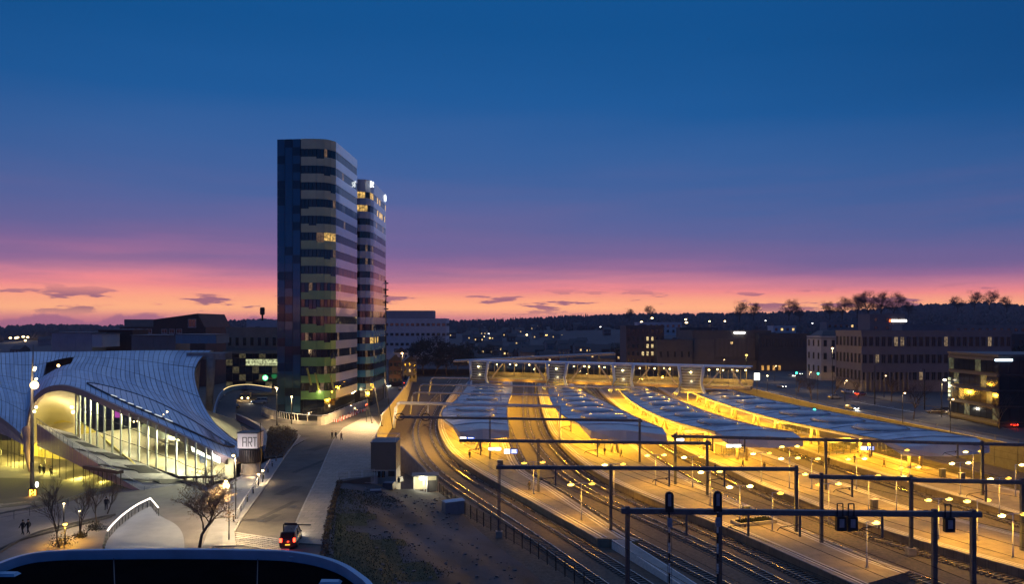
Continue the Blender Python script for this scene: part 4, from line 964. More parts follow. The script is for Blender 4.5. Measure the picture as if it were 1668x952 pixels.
# doors of the lower entrance
for i in range(9):
    t = i/8; p = bb[12].lerp(bb[5], t); z0 = zg(p.x,p.y); MB().box((p.x, p.y-.6, z0+1.25), (.10,.10,2.5)).obj('door_post', mat('door_bronze', (.10,.06,.04), .5), LO)
a, b = bb[12], bb[5]; MB().bar(Vector((a.x,a.y-.6,zg(a.x,a.y)+2.75)), Vector((b.x,b.y-.6,zg(b.x,b.y)+2.6)), .9, .5).obj('door_canopy', mat('door_bronze', (.1,.06,.04)), LO)
# arch leg running down to the ground
MB().tube([S(.262,0)-Vector((0,0,.2)), PD(43,700,141), PD(46,735,139.5), PD(51,768,138)], [.75,.8,.7,.5], 8).obj('arch_leg', copperband, LO, True)
# portal at the back of the hall
r = T('roof_portal', 'pale concrete portal frame behind the zinc roof', 'portal', (-85,212,0))
for px, w in ((318,1.6),(344,1.3)): p = PD(px, 640, 206); MB().tube([(p.x-.6,p.y,0),(p.x,p.y,16)], [w*.7,w], 8).obj('leg', concrete, r, True)
a, b = PD(305,575,206), PD(368,575,206); MB().box(((a.x+b.x)/2, 208, 16.3), (b.x-a.x, 5, 1.9)).obj('beam', concrete, r)

# ------------------------------------------------------------------ twin office towers
def tower(label, path, floors, z0, fh, spand, wl_, glassm, lit, front_n, seed, curtain=None, dz=0):
    rnd = random.Random(seed); cen = sum((Vector(p+(0,)) for p in path), Vector())/len(path)
    r = T('office_tower', label, 'office tower', (cen.x, cen.y, 0)); zt = z0+floors*fh
    ins = [(cen.x+(x-cen.x)*.975, cen.y+(y-cen.y)*.975) for x, y in path]; MB().prism(ins, z0, zt+2.5).obj('core', mat('tower_core', (.03,.035,.045), .5), r)
    MB().prism([(cen.x+(x-cen.x)*.93, cen.y+(y-cen.y)*.93) for x, y in path], -.1, z0+.01).obj('lobby', darkglass, r)
    vis = [Vector(p+(0,)) for p in front_n]
    L = [(b-a).length for a, b in zip(vis, vis[1:])]
    for k in range(floors):
        zb = z0+k*fh; zw = zb+fh*.52
        for i, (a, b) in enumerate(zip(vis, vis[1:])):
            t = (b-a).normalized(); nrm = Vector((t.y,-t.x,0)); m = spand(i, k)
            step = .35 if wl_(i) else 0
            def slab(za, zb_, th, off, f0=0, f1=1):
                p, q_ = a.lerp(b, f0), a.lerp(b, f1); return [Vector((v.x,v.y,z))+nrm*o for z in (za, zb_) for v, o in ((p,off+th),(q_,off+th),(q_,off),(p,off))]
            MB().hexa(slab(zb+step*0, zw-(.45 if (i+k) % 5 == 1 and wl_(i) else 0), .18, 0)).obj('spandrel', m, r)
            wn = 2
            for j in range(wn):
                f0, f1 = j/wn+.03, (j+1)/wn-.03; key = (k, i)
                gm_ = lit(k, i, j, rnd); q = MB(); zz0 = zw+.02-(.45 if (i+k) % 5 == 1 and wl_(i) else 0); pts = slab(zz0, zb+fh-.02, .06, .03, f0, f1)
                tl = rnd.uniform(-.025,.025)
                pts = [p+nrm*(tl if n_ > 3 else 0) for n_, p in enumerate(pts)]
                q.hexa(pts); q.obj('window', gm_, r)
    # parapet
    for i, (a, b) in enumerate(zip(vis, vis[1:])):
        t = (b-a).normalized(); nrm = Vector((t.y,-t.x,0)); m = spand(i, floors)
        MB().hexa([Vector((v.x,v.y,z))+nrm*o for z in (zt, zt+2.6+dz) for v, o in ((a,.18),(b,.18),(b,-.3),(a,-.3))]).obj('parapet_panel', m, r)
    if curtain:
        ca, cb = Vector(curtain[0]+(0,)), Vector(curtain[1]+(0,)); t = (cb-ca).normalized(); nrm = Vector((t.y,-t.x,0)); nc = 3; zz = z0-3.5; hh = fh/2; nr = int(round((zt+2.6-zz)/hh)); hh = (zt+2.6-zz)/nr
        for kk in range(nr):
            for j in range(nc):
                a, b = ca.lerp(cb, j/nc+.008), ca.lerp(cb, (j+1)/nc-.008); tl = rnd.uniform(-.02,.02)
                dkm = mat('curtain_b', (.008,.022,.05), .10, .2, var=0, spec=.8) if rnd.random() < .3 else glassm
                MB().hexa([Vector((v.x,v.y,z))+nrm*(o+(tl if z > zz+kk*hh+.5 else 0)) for z in (zz+kk*hh+.02, zz+(kk+1)*hh-.02) for v, o in ((a,.1),(b,.1),(b,.02),(a,.02))]).obj('curtain_panel', dkm, r)
    return r
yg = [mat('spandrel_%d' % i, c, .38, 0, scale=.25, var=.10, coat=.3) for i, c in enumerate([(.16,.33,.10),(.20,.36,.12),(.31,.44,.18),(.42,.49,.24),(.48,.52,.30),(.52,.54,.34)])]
wh = mat('spandrel_white', (.70,.70,.71), .14, 0, var=.06, scale=.3, spec=.9, coat=1.0)
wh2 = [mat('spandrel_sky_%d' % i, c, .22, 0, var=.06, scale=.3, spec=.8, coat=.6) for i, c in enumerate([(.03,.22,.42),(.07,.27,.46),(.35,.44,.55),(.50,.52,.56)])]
office_lit = litwin('office_lit', (1,.60,.16), .8); office_dim = litwin('office_dim', (1,.6,.35), .14)
lefth = [(-55.4,193.6),(-53.4,193.55),(-51.4,193.6),(-49.5,194.0),(-48.1,195.0),(-47.2,196.8),(-46.95,199.8),(-46.8,202.8),(-46.65,205.8),(-46.5,208.8),(-46.35,211.8),(-46.2,215),(-46.05,218.4)]
pth = [(-61.9,194.2),(-55.6,193.6)]+lefth+[(-60,219)]
def lit1(k, i, j, rnd):
    if k == 9 and i in (3,4): return office_lit
    if k == 9 and i in (2,): return office_dim
    return office_dim if rnd.random() < .03 else darkglass
lt = tower('taller office tower, dark blue glass corner and yellow-green banded front', pth, 15, 5.4, 4.40, lambda i, k: (yg[min(5, k*6//14)] if i < 5 else wh), lambda i: i < 5, blueglass, lit1, lefth, 21, curtain=((-61.9,194.2),(-55.55,193.6)))
righth = [(-50.5,226),(-48.6,225.6),(-46.6,225.4),(-45,225.8),(-43.8,227.0),(-43.35,230),(-43.3,234),(-43.3,238),(-43.3,242),(-43.3,246),(-43.3,249.5),(-43.35,252.5)]
def lit2(k, i, j, rnd):
    if k >= 13 and (i < 3 or rnd.random() < .5): return office_lit
    if k == 3 and i in (4,5,6) and rnd.random() < .8: return office_lit
    if k == 5 and i in (5,6): return office_dim
    return office_dim if rnd.random() < .06 else darkglass
rt = tower('shorter office tower behind, white bands turning blue below and lit top floors', [(-60,226)]+righth+[(-60,252)], 15, 5.0, 4.06, lambda i, k: wh2[min(3, k*4//9)] if k < 8 else wh2[3], lambda i: False, blueglass, lit2, righth, 22, dz=1.2)
# illuminated marks on top of the shorter tower
lg = emit('logo_white', (.9,.97,1), 3.5); p = PD(604,300,225.2)
MB().box(p, (.35,.12,1.9)).box(p+Vector((.45,0,.55)), (.55,.12,.3)).box(p+Vector((.75,0,.25)), (.3,.12,.7)).box(p+Vector((.45,0,-.1)), (.5,.12,.25)).bar(p+Vector((.3,0,-.2)), p+Vector((.85,0,-.9)), .12, .3).obj('rooftop_mark', lg, rt)
p = Vector((-42.9,250.2,68.2)); MB().ell(p, .12,.9,1.2, 12, 8).obj('rooftop_mark', lg, rt)
p = PD(628.5,457,252); 
MB().tube([(p.x,p.y,0),(p.x,p.y,p.z)], .22, 6).obj('service_mast', darkmetal, rt)
for i in range(5): MB().box((p.x+.3,p.y,p.z-1-2.2*i), (1.1,.5,.4)).obj('mast_bracket', darkmetal, rt)
# lobby lights and lit struts at the foot of the towers
for px, py in ((507,628),(520,636),(545,640)):
    a = PD(px,py,193); MB().bar(a, a+Vector((-1.1,0,4.5)), .5, .4).obj('lobby_strut', mat('strut_lime', (.35,.36,.08), .5), lt)
r2 = lt
light(r2, PD(520,640,192), 250, (1,.85,.35), .4); light(r2, PD(590,640,220), 250, (1,.85,.4), .4); light(r2, PD(565,668,192), 160, WARM, .4)
# ------------------------------------------------------------------ other buildings
warmwin = litwin('window_warm', (1,.66,.25), 1.6); coolwin = litwin('window_cool', (.8,.9,.75), .7); dimwin = litwin('window_dim', (1,.7,.4), .25)
def winmesh(w, h, gm, fm):
    q = MB(); q.k = 0
    for s in (-1,1): q.box((s*(w/2+.06),-.06,0), (.12,.2,h+.24)); q.box((0,-.06,s*(h/2+.06)), (w,.2,.12))
    q.box((0,-.05,0), (.06,.1,h)); q.box((0,-.12,-h/2-.16), (w+.4,.34,.08)); q.k = 1; q.box((0,-.015,0), (w,.03,h)); return q.mesh('window', [fm, gm])
def block(name, label, cat, c, w, dp, h, rz, wallm, rows, cols, ww, wh_, z0=0, lit=.1, litm=None, roofm=None, parapet=.8, seed=1, side=True, framem=None, ybase=None, extra=None, group=None, litset=None):
    rnd = random.Random(seed); r = T(name, label, cat, (c[0], c[1], z0), rz, group); o = (0,0,0)
    MB().box((0,0,h/2), (w,dp,h)).obj('wall', wallm, r, o=o)
    q = MB(); 
    for s in (-1,1): q.box((0,s*(dp/2-.1),h+parapet/2), (w+.3,.4,parapet)); q.box((s*(w/2-.1),0,h+parapet/2), (.4,dp-.4,parapet))
    q.obj('parapet', roofm or wallm, r, o=o); MB().box((0,0,h+.03), (w-.5,dp-.5,.06)).obj('roof', roofdark, r, o=o)
    for k in range(2+int(w > 25)*2): bw_, bh_ = rnd.uniform(1.2,3.2), rnd.uniform(.8,1.9); MB().box((rnd.uniform(-.38,.38)*w, rnd.uniform(-.25,.3)*dp, h+.06+bh_/2), (bw_, bw_*.8, bh_)).obj('roof_unit', galv, r, o=o)
    fm = framem or concrete_dark; md = winmesh(ww, wh_, darkglass, fm); ml = winmesh(ww, wh_, litm or warmwin, fm)
    yb = ybase if ybase is not None else h*.12
    for k in range(rows):
        z = yb+(h-yb)*(k+.5)/rows
        for i in range(cols):
            on = (k, i) in litset if litset is not None else rnd.random() < lit
            put(ml if on else md, 'window', r, (-w/2+w*(i+.5)/cols, -dp/2, z))
        if side:
            n = max(1, int(cols*dp/w*.8))
            for i in range(n):
                for s in (-1, 1): put(md if rnd.random() > lit else ml, 'window', r, (s*w/2, -dp/2+dp*(i+.5)/n, z), s*math.pi/2)
    return r
brick = mat('brown_brick', (.10,.055,.045), .85, scale=.6, var=.25); beige = mat('beige_stone', (.26,.23,.20), .8, scale=.4, var=.15); greyr = mat('grey_render', (.20,.19,.20), .8, scale=.3, var=.15)
whiter = mat('white_render', (.55,.54,.56), .75, scale=.3, var=.1); darkclad = mat('dark_cladding', (.055,.052,.055), .7, scale=.4, var=.25); tanclad = mat('tan_cladding', (.13,.115,.10), .75, scale=.5, var=.2)
bluebox = mat('blue_zinc', (.26,.31,.38), .45, .4, scale=.3, var=.15)
def X(px, d): return (px-834)/FPX*d
def ZY(py, d): return CAMZ-(py-HZ)/FPX*d
# brick building with a mono-pitch roof behind the hall
d = 300; r = T('brick_building', 'dark brick building with a slanting roof and white framed windows behind the hall', 'building', (X(262,d), d, 0))
MB().prism([(X(195,d),d),(X(335,d),d),(X(335,d),d+30),(X(195,d),d+30)], 0, ZY(533,d)).obj('wall', brick, r)
MB().hexa([(X(250,d),d,ZY(533,d)),(X(333,d),d,ZY(533,d)),(X(333,d),d+28,ZY(533,d)),(X(250,d),d+28,ZY(533,d)),(X(250,d),d,ZY(521,d)),(X(322,d),d,ZY(511,d)),(X(322,d),d+28,ZY(511,d)),(X(250,d),d+28,ZY(521,d))]).obj('pitched_roof', brick, r)
MB().box((X(222,d),d+8,ZY(527,d)), (13,10,3.2)).obj('roof_house', beige, r)
for px in (202,214,228,243,268,280,292): put(winmesh(2.0,1.6,dimwin if px < 205 else darkglass, whiter), 'window', r, (X(px,d)-r.location.x, -.01, ZY(540,d)))
put(winmesh(3.0,3.2,darkglass, whiter), 'window', r, (X(313,d)-r.location.x, -.01, ZY(527,d)))
# blue-grey boxes on the hall roof
for px0, px1, y0, y1, d, lab, m in [(84,150,543,573,232,'low blue-grey plant room on the roof at the far side of the hall',bluebox),(150,166,545,566,226,'pale square panelled box on the hall roof',whiter),(214,286,547,572,228,'long grey plant room on the hall roof',greyr),(286,352,546,560,222,'blue metal-clad box at the end of the hall roof',mat('cyan_box', (.10,.24,.33), .4, .3, var=.1)),(160,216,538,573,240,'dark red-brown block behind the hall roof',mat('redbrown', (.05,.025,.025), .7))]:
    w = X(px1,d)-X(px0,d); r = T('roof_plant_room', lab, 'plant room', (X((px0+px1)/2,d), d, ZY(y1,d))); h = ZY(y0,d)-ZY(y1,d); o = (0,0,0)
    n = max(2, int(w/2.2))
    for i in range(n): MB().box((-w/2+w*(i+.5)/n, .1, h/2), (w/n-.06,.2,h)).obj('panel', m, r, o=o)
    MB().box((0,5.3,h/2), (w,10,h)).obj('body', m, r, o=o); MB().box((0,5,h+.1), (w+.6,10.8,.2)).obj('roof_edge', galv, r, o=o)
# office with glazed lower floors, right of the hall
d = 262; r = block('office_block', 'pale office block with dark slot windows above a glazed lit base', 'building', (X(415,d), d+12), X(462,d)-X(365,d), 22, ZY(537,d), 0, beige, 1, 8, .9, 2.6, lit=0, ybase=14.8, seed=4, side=False)
o = (0,0,0); w = X(462,d)-X(365,d)
MB().box((0,-11.6,15.4), (w+1,1.2,1.2)).obj('cornice', beige, r, o=o)
for k in range(5):
    MB().box((0,-11.25,2.2+k*2.7), (w,.3,.35)).obj('floor_edge', darkmetal, r, o=o)
    for i in range(9):
        q = MB().box((-w/2+w*(i+.5)/9,-11.15,3.6+k*2.7), (w/9-.12,.1,2.3)); on = k == 3 and i in (3,4,5,6,7); q.obj('pane', litwin('office_green', (.75,.8,.42), .75) if on else (litwin('office_faint', (.7,.6,.3), .10) if (k+i) % 3 == 0 else darkglass), r, o=o)
MB().box((0,1,ZY(528,d)-0), (w*.55,10,3)).obj('roof_house', whiter, r, o=o)
p = (X(415,d), d+8); r = T('chimney_mast', 'dark cylindrical chimney with antenna ring on the roof skyline', 'chimney', (p[0],p[1],ZY(522,d)))
MB().tube([(p[0],p[1],ZY(522,d)),(p[0],p[1],ZY(501,d))], .35, 10).obj('stack', darkmetal, r); MB().lathe((p[0],p[1],ZY(513,d)), [(.7,0),(.9,.4),(.9,2.4),(.7,2.8)], 10).obj('antenna_ring', darkmetal, r)
# white apartment block behind the towers
d = 520; r = block('apartment_block', 'white stepped apartment block with two rows of dark windows behind the towers', 'building', (X(672,d), d+12), X(728,d)-X(618,d), 24, ZY(521,d), 0, whiter, 3, 13, 2.0, 1.6, lit=.0, ybase=8, seed=9)
MB().box((-4,2,ZY(513,d)), (X(705,d)-X(622,d),16,6)).obj('top_storey', mat('mauve_render', (.34,.30,.34), .8, scale=.3, var=.1), r, o=(0,0,0))
# cultural complex across the tracks
d = 410
block('theatre', 'tan theatre block with ribbed fins and a lit white name strip', 'building', (X(1192,d), d+18), X(1256,d)-X(1128,d), 36, ZY(541,d), .0, tanclad, 1, 1, 1.5, 1.2, lit=1, seed=3, side=False, ybase=9)
th = bpy.data.objects['theatre']; w = X(1256,d)-X(1128,d); o = (0,0,0)
for i in range(24): MB().box((-w*.20+i*.72,-18.2,12.4), (.22,.5,10)).obj('fin', mat('fin_pale', (.28,.26,.24), .6), th, o=o)
MB().box((X(1204,d)-X(1192,d),-18.7,ZY(542.5,d)), (6.2,.2,.75)).obj('name_strip', emit('strip_white', (1,1,.96), 7), th, o=o)
MB().box((-w*.36,-18.3,11), (w*.26,.5,12)).obj('cladding_panel', mat('tan_b', (.16,.14,.12), .7, scale=.3, var=.15), th, o=o); MB().box((w*.34,-18.3,12), (w*.30,.5,11)).obj('cladding_panel', mat('tan_b', (.1,)*3), th, o=o)
MB().box((0,-19.5,2.8), (w+1,3,5.4)).obj('plinth', mat('tan_c', (.11,.10,.09), .8, scale=.3, var=.15), th, o=o)
block('annex', 'low tan annex joined to the theatre, blank ribbed front', 'building', (X(1100,d-8), d+6), X(1132,d)-X(1076,d), 26, ZY(556,d), 0, tanclad, 1, 5, .8, 3, lit=0, seed=5, side=False, ybase=2)
block('brick_office', 'dim brick office block with three lit window groups near the theatre', 'building', (X(1052,d), d+14), X(1082,d)-X(1020,d), 24, ZY(534,d), 0, mat('mauve_brick', (.10,.075,.075), .8, scale=.4, var=.2), 5, 8, 1.2, 2.2, lit=0, litset={(1,4),(1,5),(2,4),(2,5),(3,4),(3,5),(1,3)}, litm=litwin('window_pale', (1,.75,.35), .9), seed=6, side=False, parapet=1.2)
block('dark_hall', 'dark ribbed hall with overhanging upper storey right of the theatre', 'building', (X(1296,d-20), d+10), X(1340,d)-X(1252,d), 34, ZY(546,d), 0, darkclad, 1, 18, .35, 5, lit=0, seed=8, side=False, ybase=11)
dh = bpy.data.objects['dark_hall']
for i in range(4): MB().box((X(1235+i*9,d)-X(1296,d-20),-17.3,1.6), (1.2,.2,2.6)).obj('doorway', litwin('amber', (1,.5,.12), .8), dh, o=o)
# white villa and long office
d = 330
r = block('white_villa', 'pale three-storey villa with tall dark windows and dark roof', 'building', (X(1372,d), d+9), X(1404,d)-X(1338,d), 16, ZY(549,d), 0, mat('villa_white', (.40,.41,.44), .75, scale=.4, var=.12), 3, 5, 1.2, 2.6, lit=0, seed=12, parapet=.3)
MB()._add([(-9.4,-8.4,18.9),(9.4,-8.4,18.9),(9.4,8.4,18.9),(-9.4,8.4,18.9),(-6,-3,22.5),(6,-3,22.5),(6,3,22.5),(-6,3,22.5)], [(0,1,5,4),(1,2,6,5),(2,3,7,6),(3,0,4,7),(4,5,6,7)]).obj('pitched_roof', mat('slate', (.035,.035,.045), .6), r, o=o)
d = 275
r = block('long_office', 'long grey stone office with three rows of tall dark windows', 'building', (X(1528,d), d+12), X(1650,d)-X(1405,d), 22, ZY(543,d), 0, mat('office_stone', (.165,.16,.185), .8, scale=.3, var=.12), 3, 24, 1.35, 3.4, lit=.0, ybase=3, seed=14, framem=mat('office_frame', (.12,.115,.13), .8), parapet=1.0, litset={(2,13),(1,15),(1,16),(2,5),(2,6),(0,18),(0,9),(1,2),(2,20),(1,21)}, litm=dimwin)  # dim glowing panes: a few lit rooms and added window reflections
w = X(1650,d)-X(1405,d)
for k in (7.6,14.2): MB().box((0,-11.2,k), (w+.4,.5,.5)).obj('string_course', mat('office_stone', (.2,)*3), r, o=o)
for i in range(10): MB().box((-w/2+1.5+i*1.75,-11.35,3.8), (.5,.7,7.2)).obj('pilaster', mat('office_stone', (.2,)*3), r, o=o)
MB().box((2,2,ZY(536,d)), (20,8,3.4)).obj('roof_house', greyr, r, o=o)
d = 400; block('sign_tower', 'grey tower block behind the long office, lit red and white strip on top', 'building', (X(1450,d), d+10), 19, 14, ZY(514,d), 0, mat('tower_grey', (.15,.14,.16), .8, scale=.3, var=.1), 4, 3, 1.2, 1.6, lit=0, seed=15, side=False, ybase=12)
st = bpy.data.objects['sign_tower']; MB().box((6.2,-7.3,ZY(521,d)-.6), (8.4,.25,1.1)).obj('sign_strip', emit('strip_cream', (1,.93,.78), 6), st, o=o); MB().box((1.5,-7.3,ZY(521,d)-.6), (1.0,.25,1.2)).obj('sign_strip_end', emit('strip_red', (1,.12,.03), 5), st, o=o)
r = T('glass_office', 'dark glass office at the picture edge with pale floor bands and lit blue strip', 'building', (119,180,0))
gw, gd_ = 34, 20.5
MB().box((gw/2,gd_/2,8.6), (gw,gd_,17.2)).obj('core', darkclad, r, o=o); MB().box((gw/2,gd_/2,17.5), (gw+.6,gd_+.6,.6)).obj('roof_edge', mat('band_pale', (.09,.09,.095), .7), r, o=o)
for k in range(5):
    MB().box((-.2,gd_/2,.9+k*3.9), (.4,gd_,.6)).obj('floor_band', mat('band_pale', (.2,)*3), r, o=o); MB().box((gw/2,-.12,.9+k*3.9), (gw,.24,.35)).obj('floor_band', darkmetal, r, o=o)
    if k == 4: continue
    for i in range(9): MB().box((-.1,gd_*(i+.5)/9,3.15+k*3.9), (.12,gd_/9-.14,3.2)).obj('pane', litwin('green_dim', (.55,.62,.35), .12) if (i*7+k*3) % 5 == 0 else darkglass, r, o=o)
    for i in range(14): MB().box((gw*(i+.5)/14,-.06,3.0+k*3.9), (gw/14-.14,.12,3.3)).obj('pane', darkglass, r, o=o)
MB().box((.9,-.4,ZY(587,180)), (4.2,.2,.5)).obj('name_strip', emit('strip_blue', (.6,.82,1), 6), r, o=o)
for i in range(5): MB().box((-.35,gd_-.6,6+i*1.1), (.3,.6,.7)).obj('stair_lamp', litwin('stair_lit', (.9,.95,.6), 1.4), r, o=o)
# more roofs on the rise at the right
for i, (px, py, d, w, h, lab, m) in enumerate([(1395,527,520,40,9,'low pale building with one yellow lit window row on the rise',greyr),(1075,527,560,34,9,'pale flat-roofed house above the brick office',whiter),(1280,533,520,16,8,'white gabled house with lit windows above the dark hall',whiter),(1640,548,330,60,12,'dark flat block at the picture edge behind the glass office',darkclad),(1600,532,420,70,9,'grey slab building on the rise behind the long office',greyr),(1140,536,500,26,6,'dark low house between theatre and hill',darkclad)]):
    zt = ZY(py,d); block('hill_building', lab, 'building', (X(px,d), d+8), w, 12, h, 0, m, 2, max(3,int(w/4)), 1.5, 1.6, z0=zt-h, lit=.18 if i in (0,1,2) else .02, litm=warmwin, seed=30+i, side=False)
# houses left of the dark trees, along the far street
for i, (px, py, d, w, h) in enumerate([(650,556,360,7,12),(664,566,330,6,9),(640,572,300,5,11)]):
    r = block('town_house', ['white gabled town house highest on the far street','pale town house with a red lamp, nearer on the far street','narrow brick town house next to the short tower'][i], 'house', (X(px,d), d+5), w, 9, h, .2, [whiter,greyr,brick][i], 3, 3, .8, 1.3, z0=-.5, lit=.12, seed=50+i, parapet=.2)
    MB()._add([(-w/2-.2,-4.7,h),(w/2+.2,-4.7,h),(w/2+.2,4.7,h),(-w/2-.2,4.7,h),(0,-4.7,h+2.6),(0,4.7,h+2.6)], [(0,1,4),(2,3,5),(1,2,5,4),(3,0,4,5)]).obj('gable_roof', mat('slate', (.03,)*3), r, o=o)
# town on the rise beyond the station
hr = random.Random(77); hw = {}
for i in range(78):
    px = hr.uniform(740,1015) if i > 45 else hr.uniform(700,1010) if i < 30 else hr.choice([hr.uniform(0,180), hr.uniform(1010,1120), hr.uniform(1500,1668)]); d = hr.uniform(480,1050) if i < 46 else hr.uniform(455,620); zt = terr(px, d)
    w, h = hr.uniform(7,13), hr.uniform(5,8)
    r = T('hillside_house', 'small dark gabled house among the town lights on the rise', 'house', (X(px,d), d, zt-1), hr.uniform(-.4,.4), 'houses on the rise')
    m = hr.choice([brick, greyr, darkclad, beige]); r['label'] = 'small %s gabled house among the town lights on the rise' % {brick: 'brown brick', greyr: 'grey rendered', darkclad: 'blackish clad', beige: 'beige stone'}[m]
    MB()._add([(-w/2,-4,0),(w/2,-4,0),(w/2,4,0),(-w/2,4,0),(-w/2,-4,h),(w/2,-4,h),(w/2,4,h),(-w/2,4,h),(-w/2,0,h+3),(w/2,0,h+3)], [(0,1,5,4),(1,2,6,9,5),(2,3,7,6),(3,0,4,8,7)]).obj('wall', m, r, o=o)
    MB().hexa([(-w/2-.3,-4.4,h-.2),(w/2+.3,-4.4,h-.2),(w/2+.3,0,h+3),(-w/2-.3,0,h+3),(-w/2-.3,-4.4,h),(w/2+.3,-4.4,h),(w/2+.3,0,h+3.25),(-w/2-.3,0,h+3.25)]).hexa([(-w/2-.3,0,h+3),(w/2+.3,0,h+3),(w/2+.3,4.4,h-.2),(-w/2-.3,4.4,h-.2),(-w/2-.3,0,h+3.25),(w/2+.3,0,h+3.25),(w/2+.3,4.4,h),(-w/2-.3,4.4,h)]).obj('roof', mat('slate', (.03,)*3), r, o=o)
    for k in range(3):
        if 'd' not in hw: hw['d'] = winmesh(1.2,1.4,darkglass,whiter); hw['l'] = winmesh(1.2,1.4,warmwin,whiter)
        put(hw['l'] if hr.random() < .3 else hw['d'], 'window', r, (-w/2+w*(k+.5)/3,-4,h*.6))

# ------------------------------------------------------------------ street lamps (near, mid, far)
def street_lamp(p, h, lab, arm=(1.2,0), bulb=.3, m=lamp_warm, watts=400, colr=WARM, head_only=False, group=None, pr=.06):
    p = Vector(p); r = T('street_lamp', lab, 'street lamp', tuple(p), 0, group)
    MB().tube([p, p+Vector((0,0,h*.5)), p+Vector((0,0,h))], [pr*1.3, pr*1.1, pr], 6).obj('post', darkmetal, r, True)
    e = p+Vector((arm[0],arm[1],h-.05))
    if arm[0] or arm[1]: MB().tube([p+Vector((0,0,h)), e], pr*.7, 5).obj('arm', darkmetal, r)
    MB().ell(e+Vector((0,0,.12)), bulb*1.2, bulb*1.0, .10, 8, 4).obj('lamp_head', galv, r); MB().ell(e-Vector((0,0,bulb*.4)), bulb, bulb, bulb*.7, 8, 5).obj('bulb', m, r, True)
    if watts: light(r, e-Vector((0,0,bulb*1.6)), watts*3.4, colr, .15, 'SPOT', 155)
    return r
def lamp_at(px, yb, yt, lab, z=0, **k):
    p = P(px, yb, z); h = (yb-yt)/FPX*p.y; return street_lamp(p, h, lab, **k)
lamp_at(373,880,783,'tall slim street lamp on the plaza nearest the camera', arm=(-.35,0), bulb=.2, watts=2600)
lamp_at(384,846,741,'tall slim street lamp on the plaza beside the sign column', arm=(-.3,0), bulb=.2, watts=2200)
lamp_at(421,790,772,'low bollard lamp in front of the round sign column', arm=(0,0), bulb=.2, watts=160)
lamp_at(428,786,766,'low bollard lamp at the kerb by the sign column', arm=(0,0), bulb=.2, watts=160)
lamp_at(451,694,632,'warm street lamp in front of the dark tower corner', arm=(0,0), bulb=.26, watts=2200, pr=.09)
lamp_at(475,692,646,'warm street lamp at the bend of the lit balustrade', arm=(0,0), bulb=.26, watts=2200, pr=.09)
lamp_at(106,888,853,'bright yellow park lamp among young trees on the lower plaza', arm=(0,0), bulb=.24, m=lamp_sod, watts=700, colr=SODIUM)
lamp_at(104,860,820,'small warm lamp behind the young trees on the lower plaza', arm=(0,0), bulb=.13, watts=250)
lamp_at(130,868,832,'small warm lamp beside the thin tree on the lower plaza', arm=(0,0), bulb=.13, watts=250)
lamp_at(655,640,575,'warm street lamp on the far street beside the parapet', arm=(0,0), bulb=.4, m=lamp_hot, watts=1500, colr=(1,.6,.25), pr=.1)
lamp_at(1216,612,578,'yellow street lamp in front of the theatre', arm=(0,0), bulb=.6, m=lamp_sod, watts=1500, colr=(1,.75,.2), pr=.12)
lamp_at(1270,600,572,'pale tall mast lamp before the dark hall', arm=(0,0), bulb=.2, watts=0, pr=.15)
lamp_at(1534,680,618,'white street lamp beside the dark tree on the road', arm=(.8,0), bulb=.45, m=emit('lamp_pale', (1,.85,.6), 9), watts=1200, pr=.09)
lamp_at(1356,650,567,'warm street lamp in front of the white villa', arm=(0,0), bulb=.35, m=lamp_hot, watts=600, pr=.08)
lamp_at(1425,660,596,'tall unlit grey lamp post before the long office', arm=(0,0), bulb=.12, m=galv_pale, watts=0, pr=.14)
lamp_at(1506,668,602,'tall grey lamp post right of centre before the long office', arm=(-1,0), bulb=.14, m=galv_pale, watts=0, pr=.14)
lamp_at(1611,690,618,'tall lit lamp post before the glass office', arm=(-.8,0), bulb=.2, watts=150, pr=.12)
lamp_at(1250,640,612,'small amber lamp by the end of the footbridge', arm=(0,0), bulb=.3, watts=400)
for i, (px, yb, yt) in enumerate([(1178,606,586),(1262,622,596),(1318,636,606),(1376,655,620),(1440,648,612),(1470,690,640),(1548,708,650),(1590,664,624),(1656,672,628),(1240,604,584)]):
    lamp_at(px, yb, yt, '%s in a loose line of small warm road lamps beyond the last canopy' % ORD[i], arm=(.6,0), bulb=.26, m=emit('road_lamp', (1,.62,.25), 8), watts=330, colr=(1,.66,.32), pr=.07, group='warm lamps along the northern road')
for i, (px, yb, yt) in enumerate([(640,700,615),(622,695,628),(606,690,632),(597,688,660)]):
    p = P(px, yb, 0); h = (yb-yt)/FPX*p.y; r = T('leaning_pole', ['tallest thin dark pole leaning over the parapet','thin dark leaning pole second along the parapet','thin dark leaning pole third along the parapet','short dark pole with a red disc near the wide pavement'][i], 'pole', tuple(p))
    MB().tube([p, p+Vector((-1.9 if i < 3 else 0,0,h))], .10, 6).obj('shaft', darkmetal, r)
    if i < 3: MB().ell(p+Vector((-2.3,-.2,h)), .5,.22,.1, 8, 4).obj('lamp_head', darkmetal, r); light(r, p+Vector((-2.4,-.3,h-.3)), 15000, (1,.66,.30), .2, 'SPOT', 150); MB().lathe(p, [(.25,0),(.25,.15),(.12,.3)], 8).obj('base', darkmetal, r)  # heads and warm spots added on the poles to light the pavement
    if i == 3: MB().lathe(p+Vector((0,-.15,h)), [(.0,-.3),(.35,-.1),(.35,.1),(0,.3)], 10).obj('red_disc', mat('red_disc', (.5,.04,.03), .5), r)
